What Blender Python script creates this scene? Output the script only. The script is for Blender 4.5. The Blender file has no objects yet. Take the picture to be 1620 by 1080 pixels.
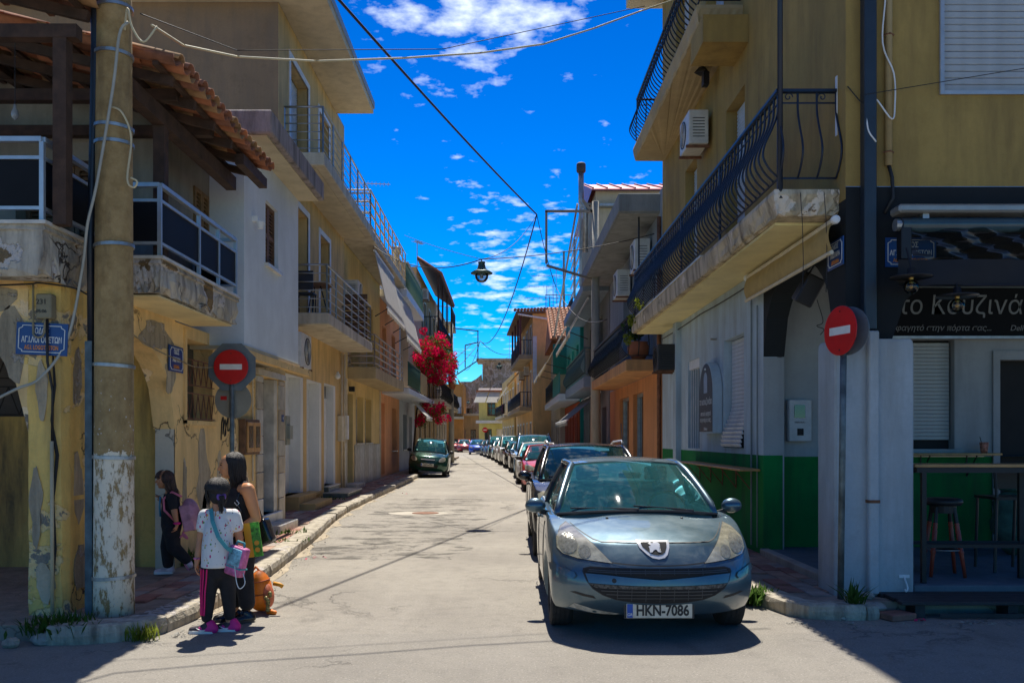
import bpy, bmesh, math, random
from mathutils import Vector, Matrix
from mathutils.bvhtree import BVHTree
R = random.Random(11)
sc = bpy.context.scene
COL = sc.collection
rad = math.radians
# ------------------------------------------------------------------ camera
FPX, VPX, VPY, EYE = 1400.0, 800.0, 692.0, 1.65      # focal length and vanishing point in photo pixels, eye height
cam = bpy.data.objects.new('camera', bpy.data.cameras.new('camera')); COL.objects.link(cam)
cam.location = (0, 0, EYE); cam.rotation_euler = (rad(90), 0, 0)
cam.data.sensor_width = 36; cam.data.lens = 36 * FPX / 1620
cam.data.shift_x = (810 - VPX) / 1620; cam.data.shift_y = (VPY - 540) / 1620
cam.data.clip_start = 0.05; cam.data.clip_end = 3000
sc.camera = cam
# ------------------------------------------------------------------ light
SUN_EL, SUN_AZ = rad(62.5), rad(0.3)                    # azimuth from the street axis, towards the left
sd = Vector((-math.sin(SUN_AZ) * math.cos(SUN_EL), math.cos(SUN_AZ) * math.cos(SUN_EL), math.sin(SUN_EL)))
sl = bpy.data.lights.new('sun', 'SUN'); sl.energy = 3.5; sl.angle = rad(0.53); sl.color = (1, .94, .84)
sun = bpy.data.objects.new('sun', sl); COL.objects.link(sun); sun.location = (0, 20, 40)
sun.rotation_euler = (-sd).to_track_quat('-Z', 'Y').to_euler()
world = bpy.data.worlds.new('World'); sc.world = world; world.use_nodes = True
def build_world():
    nt = world.node_tree; nt.nodes.clear(); N = nt.nodes.new; L = nt.links.new
    sky = N('ShaderNodeTexSky'); sky.sky_type = 'NISHITA'; sky.sun_disc = False
    sky.sun_elevation = SUN_EL; sky.sun_rotation = -SUN_AZ; sky.air_density = 1.0; sky.dust_density = 0.0; sky.ozone_density = 5.0; sky.altitude = 100
    hs = N('ShaderNodeHueSaturation'); hs.inputs['Saturation'].default_value = 1.12; hs.inputs['Value'].default_value = 1.0; hs.inputs['Hue'].default_value = .5
    g0 = N('ShaderNodeMixRGB'); g0.blend_type = 'MULTIPLY'; g0.inputs[0].default_value = 1; g0.inputs[2].default_value = (.11, .11, .11, 1); L(sky.outputs[0], g0.inputs[1]); gm = N('ShaderNodeGamma'); gm.inputs[1].default_value = 1.8; L(g0.outputs[0], gm.inputs[0]); g1 = N('ShaderNodeMixRGB'); g1.blend_type = 'MULTIPLY'; g1.inputs[0].default_value = 1; g1.inputs[2].default_value = (2.6, 4.6, 5.7, 1); L(gm.outputs[0], g1.inputs[1]); L(g1.outputs[0], hs.inputs['Color'])
    tc = N('ShaderNodeTexCoord'); sx = N('ShaderNodeSeparateXYZ'); L(tc.outputs['Generated'], sx.inputs[0])
    def m(op, a, b=None, clamp=False):
        n = N('ShaderNodeMath'); n.operation = op; n.use_clamp = clamp
        for i, v in enumerate((a, b)):
            if v is None: continue
            if isinstance(v, (int, float)): n.inputs[i].default_value = v
            else: L(v, n.inputs[i])
        return n.outputs[0]
    zz = m('MAXIMUM', sx.outputs[2], .02); den = m('ADD', zz, .12)
    cx = N('ShaderNodeCombineXYZ'); L(m('DIVIDE', sx.outputs[0], den), cx.inputs[0]); L(m('DIVIDE', sx.outputs[1], den), cx.inputs[1])
    def noise(scale, detail, rough, off):
        mp = N('ShaderNodeMapping'); mp.inputs['Location'].default_value = off; L(cx.outputs[0], mp.inputs[0])
        n = N('ShaderNodeTexNoise'); n.inputs['Scale'].default_value = scale; n.inputs['Detail'].default_value = detail; n.inputs['Roughness'].default_value = rough
        L(mp.outputs[0], n.inputs['Vector']); return n.outputs[0]
    puff = noise(10, 6, .55, (3.1, 1.7, 0)); cell = noise(26, 3, .5, (0, 0, 4)); cover = noise(1.1, 2, .5, (7.3, .4, 0))
    # cloud banks: one high up the street, one low over the far roofs, thin scattered cover elsewhere
    def bank(px, py, r, w=1.0):
        d = Vector(((px - VPX) / FPX, 1, (VPY - py) / FPX)).normalized()
        v = N('ShaderNodeVectorMath'); v.operation = 'DISTANCE'; L(tc.outputs['Generated'], v.inputs[0]); v.inputs[1].default_value = d
        return m('MULTIPLY', m('SUBTRACT', 1.0, m('DIVIDE', v.outputs['Value'], r), True), w)
    b = m('ADD', m('ADD', bank(690, 40, .13, .20), bank(830, -10, .12, .18)), m('ADD', bank(815, 445, .12, .20), bank(740, 285, .05, .12)))
    s = m('ADD', m('ADD', m('MULTIPLY', puff, .88), m('MULTIPLY', cell, .17)), m('ADD', b, m('MULTIPLY', cover, .18)))
    # unseen cloud cover added overhead and behind the camera to warm the fill light
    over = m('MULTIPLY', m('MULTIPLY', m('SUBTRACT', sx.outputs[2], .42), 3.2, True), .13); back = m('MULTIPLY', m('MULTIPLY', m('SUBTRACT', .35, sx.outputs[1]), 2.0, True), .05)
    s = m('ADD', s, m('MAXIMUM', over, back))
    rp = N('ShaderNodeValToRGB'); e = rp.color_ramp.elements
    e[0].position = .745; e[0].color = (0, 0, 0, 1); e[1].position = 1.0; e[1].color = (1, 1, 1, 1)
    L(s, rp.inputs[0])
    mx = N('ShaderNodeMixRGB'); L(rp.outputs[0], mx.inputs[0]); L(hs.outputs[0], mx.inputs[1]); mx.inputs[2].default_value = (3.8, 4.2, 4.55, 1)
    bg = N('ShaderNodeBackground'); bg.inputs['Strength'].default_value = 0.148; L(mx.outputs[0], bg.inputs['Color'])
    out = N('ShaderNodeOutputWorld'); L(bg.outputs[0], out.inputs[0])
build_world()
sc.view_settings.view_transform = 'Standard'; sc.view_settings.look = 'None'; sc.view_settings.gamma = 1
sc.view_settings.exposure = 1.08
sc.view_settings.use_curve_mapping = False
sc.render.engine = 'CYCLES'; cy = sc.cycles
cy.use_denoising = True; cy.max_bounces = 8; cy.diffuse_bounces = 4; cy.glossy_bounces = 4; cy.transmission_bounces = 6; cy.transparent_max_bounces = 16
cy.sample_clamp_indirect = 6; cy.caustics_reflective = False; cy.caustics_refractive = False
# ------------------------------------------------------------------ helpers
def P(px, py, Y): return Vector(((px - VPX) / FPX * Y, Y, EYE - (py - VPY) / FPX * Y))
def LY(px, X): return FPX * X / (px - VPX)             # depth at which the plane x = X is seen in column px
def zz(py, Y): return EYE - (py - VPY) / FPX * Y
def sstep(t): t = max(0, min(1, t)); return t * t * (3 - 2 * t)
def interp(tab, x):
    if x <= tab[0][0]: return tab[0][1]
    for (a, b), (c, d) in zip(tab, tab[1:]):
        if x <= c: return b + (d - b) * (x - a) / (c - a)
    return tab[-1][1]
WM = {}
def attach(o, parent):
    if parent is not None:
        o.parent = parent; o.matrix_parent_inverse = WM.get(parent.name, Matrix()).inverted()
    return o
def thing(name, label, cat, loc=(0, 0, 0), group=None):
    o = bpy.data.objects.new(name, None); COL.objects.link(o); o.location = loc; o.empty_display_size = .2
    o['label'] = label; o['category'] = cat
    if group: o['group'] = group
    WM[o.name] = Matrix.Translation(Vector(loc)); return o
def tag(o, label, cat, group=None):
    o['label'] = label; o['category'] = cat
    if group: o['group'] = group
    return o
def struct(o): o['kind'] = 'structure'; return o
def stuff(o): o['kind'] = 'stuff'; return o
def link(name, me, mat, parent=None):
    o = bpy.data.objects.new(name, me); COL.objects.link(o)
    if mat is not None:
        me.materials.clear(); me.materials.append(mat)
    return attach(o, parent)
def inst(o, parent, M):                                # another piece sharing mesh data
    c = bpy.data.objects.new(o.name.split('.')[0], o.data); COL.objects.link(c); attach(c, parent); c.matrix_basis = M; return c
def copy_tree(o, parent=None):
    c = o.copy(); COL.objects.link(c); c.parent = parent
    for ch in list(o.children): copy_tree(ch, c)
    return c
def catmull(p, n=5):
    q = [p[0] * 2 - p[1]] + p + [p[-1] * 2 - p[-2]]; out = []
    for i in range(1, len(q) - 2):
        a, b, c, d = q[i - 1:i + 3]
        for k in range(n): u = k / n; out.append(.5 * (2 * b + (c - a) * u + (2 * a - 5 * b + 4 * c - d) * u * u + (3 * b - a - 3 * c + d) * u ** 3))
    return out + [p[-1]]
class MB:
    def __init__(s): s.v = []; s.f = []
    def add(s, vs, fs):
        b = len(s.v); s.v += [tuple(v) for v in vs]; s.f += [tuple(i + b for i in f) for f in fs]; return s
    def box(s, x0, x1, y0, y1, z0, z1):
        return s.add([(x, y, z) for x in (x0, x1) for y in (y0, y1) for z in (z0, z1)],
                     [(0, 1, 3, 2), (4, 6, 7, 5), (0, 4, 5, 1), (2, 3, 7, 6), (0, 2, 6, 4), (1, 5, 7, 3)])
    def mbox(s, mp, a0, a1, d0, d1, z0, z1):
        return s.add([mp(a, d, z) for a in (a0, a1) for d in (d0, d1) for z in (z0, z1)],
                     [(0, 1, 3, 2), (4, 6, 7, 5), (0, 4, 5, 1), (2, 3, 7, 6), (0, 2, 6, 4), (1, 5, 7, 3)])
    def quad(s, *p): return s.add(p, [tuple(range(len(p)))])
    def bar(s, p, q, w, h=None, up=(0, 0, 1)):
        p, q = Vector(p), Vector(q); h = h or w; d = (q - p).normalized(); u = Vector(up)
        if abs(d.dot(u)) > .98: u = Vector((1, 0, 0))
        a = d.cross(u).normalized() * w / 2; b = a.cross(d).normalized() * h / 2
        return s.add([p - a - b, p + a - b, p + a + b, p - a + b, q - a - b, q + a - b, q + a + b, q - a + b],
                     [(0, 3, 2, 1), (4, 5, 6, 7), (0, 1, 5, 4), (1, 2, 6, 5), (2, 3, 7, 6), (3, 0, 4, 7)])
    def tube(s, pts, r, n=8, cap=True):
        pts = [Vector(p) for p in pts]
        if len(pts) >= 5 and len(pts) < 16 and not isinstance(r, (list, tuple)) and r <= .0125: pts = catmull(pts)
        rs = r if isinstance(r, (list, tuple)) else [r] * len(pts)
        b = len(s.v); prev = None
        for i, p in enumerate(pts):
            d = (pts[min(i + 1, len(pts) - 1)] - pts[max(i - 1, 0)])
            d = d.normalized() if d.length > 1e-9 else Vector((0, 0, 1))
            if prev is None:
                u = Vector((0, 0, 1)) if abs(d.z) < .9 else Vector((1, 0, 0)); a = d.cross(u).normalized()
            else:
                a = prev - d * prev.dot(d)
                a = a.normalized() if a.length > 1e-6 else d.orthogonal().normalized()
            prev = a; c = d.cross(a)
            for k in range(n):
                t = 2 * math.pi * k / n; s.v.append(tuple(p + (a * math.cos(t) + c * math.sin(t)) * rs[i]))
        for i in range(len(pts) - 1):
            for k in range(n):
                k2 = (k + 1) % n; s.f.append((b + i * n + k, b + i * n + k2, b + (i + 1) * n + k2, b + (i + 1) * n + k))
        if cap: s.f.append(tuple(b + k for k in range(n))[::-1]); s.f.append(tuple(b + (len(pts) - 1) * n + k for k in range(n)))
        return s
    def lathe(s, prof, n=16, M=None):                  # profile of (r, z) about the z axis
        M = M or Matrix(); b = len(s.v)
        for r, z in prof:
            for k in range(n): t = 2 * math.pi * k / n; s.v.append(tuple(M @ Vector((r * math.cos(t), r * math.sin(t), z))))
        for i in range(len(prof) - 1):
            for k in range(n): k2 = (k + 1) % n; s.f.append((b + i * n + k, b + i * n + k2, b + (i + 1) * n + k2, b + (i + 1) * n + k))
        if prof[0][0] > 1e-4: s.f.append(tuple(b + k for k in range(n))[::-1])
        if prof[-1][0] > 1e-4: s.f.append(tuple(b + (len(prof) - 1) * n + k for k in range(n)))
        return s
    def prism(s, poly, mp, d0, d1):                    # polygon of (a, z) extruded between depths d0 and d1
        n = len(poly); s.add([mp(a, d0, z) for a, z in poly] + [mp(a, d1, z) for a, z in poly],
            [tuple(range(n))[::-1], tuple(range(n, 2 * n))] + [(i, (i + 1) % n, n + (i + 1) % n, n + i) for i in range(n)]); return s
    def grid(s, fn, nu, nv):
        b = len(s.v)
        for i in range(nu + 1):
            for j in range(nv + 1): s.v.append(tuple(fn(i / nu, j / nv)))
        for i in range(nu):
            for j in range(nv): a = b + i * (nv + 1) + j; s.f.append((a, a + 1, a + nv + 2, a + nv + 1))
        return s
    def ball(s, c, r, n=10, m=7, M=None):
        r = r if isinstance(r, (list, tuple)) else (r, r, r); c = Vector(c); M = M or Matrix()
        b = len(s.v)
        for i in range(m + 1):
            th = math.pi * i / m
            for k in range(n):
                t = 2 * math.pi * k / n
                s.v.append(tuple(c + (M @ Vector((r[0] * math.sin(th) * math.cos(t), r[1] * math.sin(th) * math.sin(t), r[2] * math.cos(th))))))
        for i in range(m):
            for k in range(n): k2 = (k + 1) % n; s.f.append((b + i * n + k, b + (i + 1) * n + k, b + (i + 1) * n + k2, b + i * n + k2))
        return s
    def cap(s, p, q, r0, r1, n=10):                    # tapered limb with round ends
        p, q = Vector(p), Vector(q); d = (q - p).normalized(); pts, rs = [], []
        for a in (90, 60, 30): pts.append(p - d * r0 * math.sin(rad(a))); rs.append(max(r0 * math.cos(rad(a)), .0008))
        pts += [p, q]; rs += [r0, r1]
        for a in (30, 60, 90): pts.append(q + d * r1 * math.sin(rad(a))); rs.append(max(r1 * math.cos(rad(a)), .0008))
        return s.tube(pts, rs, n)
    def mesh(s, name, smooth=False, bevel=0, seg=1, merge=False):
        me = bpy.data.meshes.new(name); me.from_pydata(s.v, [], s.f)
        bm = bmesh.new(); bm.from_mesh(me)
        if merge: bmesh.ops.remove_doubles(bm, verts=bm.verts, dist=1e-4)
        bmesh.ops.recalc_face_normals(bm, faces=bm.faces)
        if bevel: bmesh.ops.bevel(bm, geom=list(bm.edges), offset=bevel, segments=seg, affect='EDGES', profile=.6, clamp_overlap=True)
        bm.to_mesh(me); bm.free()
        if smooth: me.polygons.foreach_set('use_smooth', [True] * len(me.polygons))
        me.update(); return me
    def to(s, name, mat, parent=None, smooth=False, bevel=0, seg=1, merge=False):
        return link(name, s.mesh(name, smooth, bevel, seg, merge), mat, parent)
def baked(o, *mods):                                   # apply modifiers to a mesh object, keep the object
    for typ, kw in mods:
        m = o.modifiers.new(typ, typ)
        for k, v in kw.items(): setattr(m, k, v)
    dg = bpy.context.evaluated_depsgraph_get(); me = bpy.data.meshes.new_from_object(o.evaluated_get(dg)); old = o.data
    o.modifiers.clear(); o.data = me; bpy.data.meshes.remove(old)
    me.polygons.foreach_set('use_smooth', [True] * len(me.polygons)); return o
def mapx(c, side): return lambda a, d, z: (c - side * d, a, z)      # wall along the street; side = +1 right, -1 left; d = out of the wall
def mapy(c): return lambda a, d, z: (a, c - d, z)                   # wall facing the camera
def text(body, size, mat, parent, loc, rot, align='CENTER', ext=.002, sx=1.0, name='lettering', shear=0, bold=0):
    cu = bpy.data.curves.new(name, 'FONT'); cu.body = body; cu.size = size; cu.align_x = align; cu.align_y = 'CENTER'; cu.extrude = ext; cu.resolution_u = 3; cu.shear = shear; cu.offset = bold
    tmp = bpy.data.objects.new(name, cu); COL.objects.link(tmp); me = bpy.data.meshes.new_from_object(tmp.evaluated_get(bpy.context.evaluated_depsgraph_get())); bpy.data.objects.remove(tmp)
    me.materials.clear(); me.materials.append(mat); o = bpy.data.objects.new(name, me); COL.objects.link(o)
    attach(o, parent); o.location = loc; o.rotation_euler = rot; o.scale = (sx, 1, 1); return o
# ------------------------------------------------------------------ materials
MATS = {}
class NT:
    def __init__(s, name):
        s.m = bpy.data.materials.new(name); s.m.use_nodes = True; s.nt = s.m.node_tree; s.b = s.nt.nodes['Principled BSDF']
    def n(s, t, **kw):
        nd = s.nt.nodes.new('ShaderNode' + t)
        for k, v in kw.items():
            if k in nd.inputs: nd.inputs[k].default_value = v
            else: setattr(nd, k, v)
        return nd
    def l(s, a, b): s.nt.links.new(a, b)
    def math(s, op, a, b=0, clamp=False):
        nd = s.n('Math', operation=op, use_clamp=clamp)
        for i, v in enumerate((a, b)):
            if isinstance(v, (int, float)): nd.inputs[i].default_value = v
            else: s.l(v, nd.inputs[i])
        return nd.outputs[0]
    def vec(s, obj=False, scale=(1, 1, 1)):
        src = s.n('TexCoord').outputs['Object'] if obj else s.n('NewGeometry').outputs['Position']
        mp = s.n('Mapping'); mp.inputs['Scale'].default_value = scale; s.l(src, mp.inputs[0]); return mp.outputs[0]
    def noise(s, v, scale, detail=4, rough=.55, dist=0):
        nd = s.n('TexNoise', Scale=scale, Detail=detail, Roughness=rough, Distortion=dist); s.l(v, nd.inputs['Vector']); return nd.outputs[0]
    def ramp(s, fac, *stops):
        nd = s.n('ValToRGB'); e = nd.color_ramp.elements
        while len(e) < len(stops): e.new(.5)
        for el, (p, c) in zip(e, stops): el.position = p; el.color = (c, c, c, 1) if isinstance(c, (int, float)) else (*c[:3], 1)
        s.l(fac, nd.inputs[0]); return nd.outputs[0]
    def mix(s, fac, a, b, mode='MIX'):
        nd = s.n('MixRGB', blend_type=mode)
        for i, v in enumerate((fac, a, b)):
            if isinstance(v, (int, float)) and i == 0: nd.inputs[0].default_value = v
            elif isinstance(v, (tuple, list)): nd.inputs[i].default_value = (*v[:3], 1)
            elif isinstance(v, (int, float)): nd.inputs[i].default_value = (v, v, v, 1)
            else: s.l(v, nd.inputs[i])
        return nd.outputs[0]
    def bump(s, h, strength=.3, dist=.02):
        nd = s.n('Bump', Strength=strength, Distance=dist); s.l(h, nd.inputs['Height']); s.l(nd.outputs[0], s.b.inputs['Normal'])
    def set(s, **kw):
        for k, v in kw.items():
            i = s.b.inputs[k.replace('_', ' ')]
            if hasattr(v, 'is_linked') or isinstance(v, bpy.types.NodeSocket): s.l(v, i)
            else: i.default_value = (*v[:3], 1) if isinstance(v, (tuple, list)) else v
        return s.m
def mat(name, col, rough=.6, metal=0, var=.12, bump=.0, scale=6, obj=True, spec=.5, coat=0, trans=0):
    if name in MATS: return MATS[name]
    t = NT(name); v = t.vec(obj); n = t.noise(v, scale, 5, .6)
    c = t.mix(t.ramp(n, (.3, 0), (.7, 1)), tuple(x * (1 - var) for x in col), tuple(min(1, x * (1 + var)) for x in col))
    t.set(Base_Color=c, Roughness=rough, Metallic=metal, Specular_IOR_Level=spec, Coat_Weight=coat, Coat_Roughness=.06, Transmission_Weight=trans)
    if bump: t.bump(t.noise(v, scale * 5, 4), bump, .01)
    MATS[name] = t.m; return t.m
def plaster(name, col, dirt=.35, bump=.25, dirtcol=None, peel=0, under=(.30, .27, .23), scale=1.0, crack=0):
    if name in MATS: return MATS[name]
    t = NT(name); v = t.vec(); vs = t.vec(scale=(2.2, 2.2, .35))
    dirtcol = dirtcol or tuple(x * .45 for x in col)
    a = t.noise(v, .8 * scale, 5, .6); f = t.noise(v, 30, 3, .6); s = t.noise(vs, 1.6 * scale, 5, .65)
    c = t.mix(t.ramp(a, (.35, 0), (.68, 1)), tuple(x * .86 for x in col), tuple(min(1, x * 1.08) for x in col))
    c = t.mix(t.math('MULTIPLY', t.ramp(s, (.44, 0), (.70, 1)), min(1, dirt * 1.25)), c, dirtcol)
    c = t.mix(t.math('MULTIPLY', t.ramp(t.noise(v, 4.5, 6, .7), (.52, 0), (.66, 1)), dirt * .55), c, tuple(x * .62 for x in col)); c = t.mix(t.math('MULTIPLY', t.ramp(f, (.45, 0), (.8, 1)), .25), c, tuple(x * .7 for x in col))
    h = t.math('MULTIPLY', f, .4); h = t.math('ADD', h, t.noise(v, 5, 3))
    if crack:
        vo = t.n('TexVoronoi', feature='DISTANCE_TO_EDGE', Scale=1.3)
        dn = t.n('TexNoise', Scale=3.5, Detail=5); t.l(v, dn.inputs['Vector'])
        vv = t.n('VectorMath', operation='MULTIPLY_ADD'); t.l(dn.outputs['Color'], vv.inputs[0]); vv.inputs[1].default_value = (.7, .7, .7); t.l(v, vv.inputs[2])
        t.l(vv.outputs[0], vo.inputs['Vector'])
        k = t.ramp(vo.outputs['Distance'], (.004, 1), (.018, 0)); k = t.math('MULTIPLY', k, t.ramp(t.noise(v, .9, 2), (.5, 0), (.56, 1)))
        c = t.mix(t.math('MULTIPLY', k, crack), c, (.06, .05, .04)); h = t.math('SUBTRACT', h, t.math('MULTIPLY', k, 1.5))
    if peel:
        p = t.noise(v, 1.25 * scale, 6, .58, .3); k = t.ramp(p, (peel, 0), (peel + .012, 1))
        u = t.mix(t.noise(v, 14, 5, .7), tuple(x * .45 for x in under), tuple(x * 1.4 for x in under))
        u2 = t.mix(t.ramp(p, (peel + .05, 0), (peel + .06, 1)), tuple(min(1, x * 1.25) for x in (col[0] * .8 + .1, col[1] * .8 + .1, col[2] * .8 + .13)), u)
        c = t.mix(k, c, u2); h = t.math('SUBTRACT', h, t.math('MULTIPLY', k, 1.6)); h = t.math('ADD', h, t.math('MULTIPLY', t.math('MULTIPLY', k, t.noise(v, 18, 5, .7)), 2))
    t.bump(h, bump, .03); t.set(Base_Color=c, Roughness=.9, Specular_IOR_Level=.25)
    MATS[name] = t.m; return t.m
def glassmat(name, tint=(.55, .75, .72), rough=.02, refl=1.0):
    if name in MATS: return MATS[name]
    t = NT(name); tr = t.n('BsdfTransparent'); tr.inputs[0].default_value = (*tint, 1); gl = t.n('BsdfGlossy', Roughness=rough); gl.inputs[0].default_value = (refl, refl, refl, 1)
    fr = t.n('Fresnel', IOR=1.5); mx = t.n('MixShader'); t.l(fr.outputs[0], mx.inputs[0]); t.l(tr.outputs[0], mx.inputs[1]); t.l(gl.outputs[0], mx.inputs[2])
    t.l(mx.outputs[0], t.nt.nodes['Material Output'].inputs[0]); MATS[name] = t.m; return t.m
def paint(name, col, metal=.55, rough=.32, dust=.12):
    if name in MATS: return MATS[name]
    t = NT(name); v = t.vec(True); n = t.noise(v, 3, 6, .7); f = t.noise(v, 60, 3)
    sp = t.ramp(t.noise(v, 45, 2), (.74, 0), (.78, 1))
    d = t.math('MULTIPLY', t.ramp(n, (.35, 0), (.8, 1)), dust); c = t.mix(d, col, (.45, .42, .37)); c = t.mix(t.math('MULTIPLY', sp, dust * 1.5), c, (.5, .48, .44))
    t.set(Base_Color=c, Metallic=metal, Roughness=t.math('ADD', t.math('MULTIPLY', n, .25), rough - .1), Coat_Weight=.8, Coat_Roughness=.03)
    MATS[name] = t.m; return t.m
white_p = mat('white_paint', (.74, .75, .75), .5); cream_p = mat('cream_paint', (.66, .58, .42), .6)
steel = mat('galvanised_steel', (.36, .38, .39), .45, .8, .25, .1, 9); rust = mat('rust_metal', (.20, .09, .05), .85, .2, .4, .2, 12)
black_m = mat('black_metal', (.016, .017, .02), .45, .3); dark_g = mat('dark_gap', (.02, .02, .02), .9); blue_blk = mat('blue_black_iron', (.018, .028, .05), .4, .3)
rail_m = mat('brushed_rail', (.42, .42, .40), .35, .85); tan_rail = mat('tan_rail_paint', (.50, .36, .17), .55)
rubber = mat('tyre_rubber', (.022, .022, .023), .85, 0, .3, .15, 25); plast = mat('black_plastic', (.02, .021, .023), .5)
wood_br = mat('brown_shutter_wood', (.16, .085, .045), .7, 0, .35, .2, 9); wood_dk = mat('dark_old_wood', (.06, .032, .02), .8, 0, .45, .3, 7)
wood_pl = mat('varnished_plank', (.50, .26, .09), .45, 0, .3, .1, 5); pane_m = mat('window_pane', (.018, .022, .026), .06, 0, .1, 0, 3, True, .8)
curtain = mat('curtain_white', (.5, .5, .48), .9); shutter_w = mat('white_roller_shutter', (.62, .65, .68), .5); ac_m = mat('ac_casing', (.62, .60, .54), .5, 0, .15)
marble = mat('grey_marble', (.60, .56, .48), .35, 0, .3, .05, 4); cable_m = mat('black_cable', (.015, .015, .016), .6); cable_y = mat('cream_cable', (.55, .48, .30), .55)
canvas_g = mat('grey_canvas', (.17, .165, .155), .9); canvas_y = mat('yellow_canvas', (.45, .32, .12), .85)
conc = plaster('old_concrete', (.40, .38, .33), .5, .5); slab_c = plaster('balcony_concrete', (.46, .41, .32), .75, .35, (.14, .12, .09), 0, scale=1.4)
soffit = plaster('soffit_cream', (.62, .54, .38), .3, .12); terr = mat('terracotta', (.33, .12, .055), .85, 0, .45, .25, 4, False)
sign_b = mat('sign_blue', (.012, .06, .22), .35, 0, .1); sign_w = mat('sign_white', (.75, .76, .72), .5); sign_o = mat('sign_orange', (.75, .26, .03), .5)
sign_r = mat('sign_red', (.58, .004, .006), .45); sign_back = mat('sign_back_grey', (.16, .20, .23), .5, .4)
def leafy(name, col, var=.45, scale=9):
    if name in MATS: return MATS[name]
    t = NT(name); v = t.vec(); n = t.ramp(t.noise(v, scale, 3), (.3, 0), (.7, 1)); c = t.mix(n, tuple(x * (1 - var) for x in col), tuple(min(1, x * (1 + var)) for x in col)); df = t.n('BsdfDiffuse'); tl = t.n('BsdfTranslucent'); t.l(c, df.inputs[0]); t.l(c, tl.inputs[0]); mx = t.n('MixShader'); mx.inputs[0].default_value = .5; t.l(df.outputs[0], mx.inputs[1]); t.l(tl.outputs[0], mx.inputs[2]); t.l(mx.outputs[0], t.nt.nodes['Material Output'].inputs[0]); MATS[name] = t.m; return t.m
canvas = leafy('white_canvas', (.76, .74, .68), .05, 3); leaf_g = leafy('leaf_green', (.075, .14, .03)); pot_m = mat('flowerpot_clay', (.38, .13, .06), .8)
# ------------------------------------------------------------------ walls, openings, balconies
def facade(mb, mp, a0, a1, z0, z1, holes, dep=.25):
    A = sorted({a0, a1, *[h[0] for h in holes], *[h[1] for h in holes]}); Z = sorted({z0, z1, *[h[2] for h in holes], *[h[3] for h in holes]})
    A = [a for a in A if a0 <= a <= a1]; Z = [z for z in Z if z0 <= z <= z1]
    for i in range(len(A) - 1):
        for j in range(len(Z) - 1):
            ca, cz = (A[i] + A[i + 1]) / 2, (Z[j] + Z[j + 1]) / 2
            if any(h[0] < ca < h[1] and h[2] < cz < h[3] for h in holes): continue
            mb.quad(mp(A[i], 0, Z[j]), mp(A[i + 1], 0, Z[j]), mp(A[i + 1], 0, Z[j + 1]), mp(A[i], 0, Z[j + 1]))
    for h in holes:
        b0, b1, y0, y1 = h[:4]
        for p, q in (((b0, y0), (b0, y1)), ((b0, y1), (b1, y1)), ((b1, y1), (b1, y0)), ((b1, y0), (b0, y0))):
            mb.quad(mp(p[0], 0, p[1]), mp(q[0], 0, q[1]), mp(q[0], -dep, q[1]), mp(p[0], -dep, p[1]))
    return mb
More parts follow.
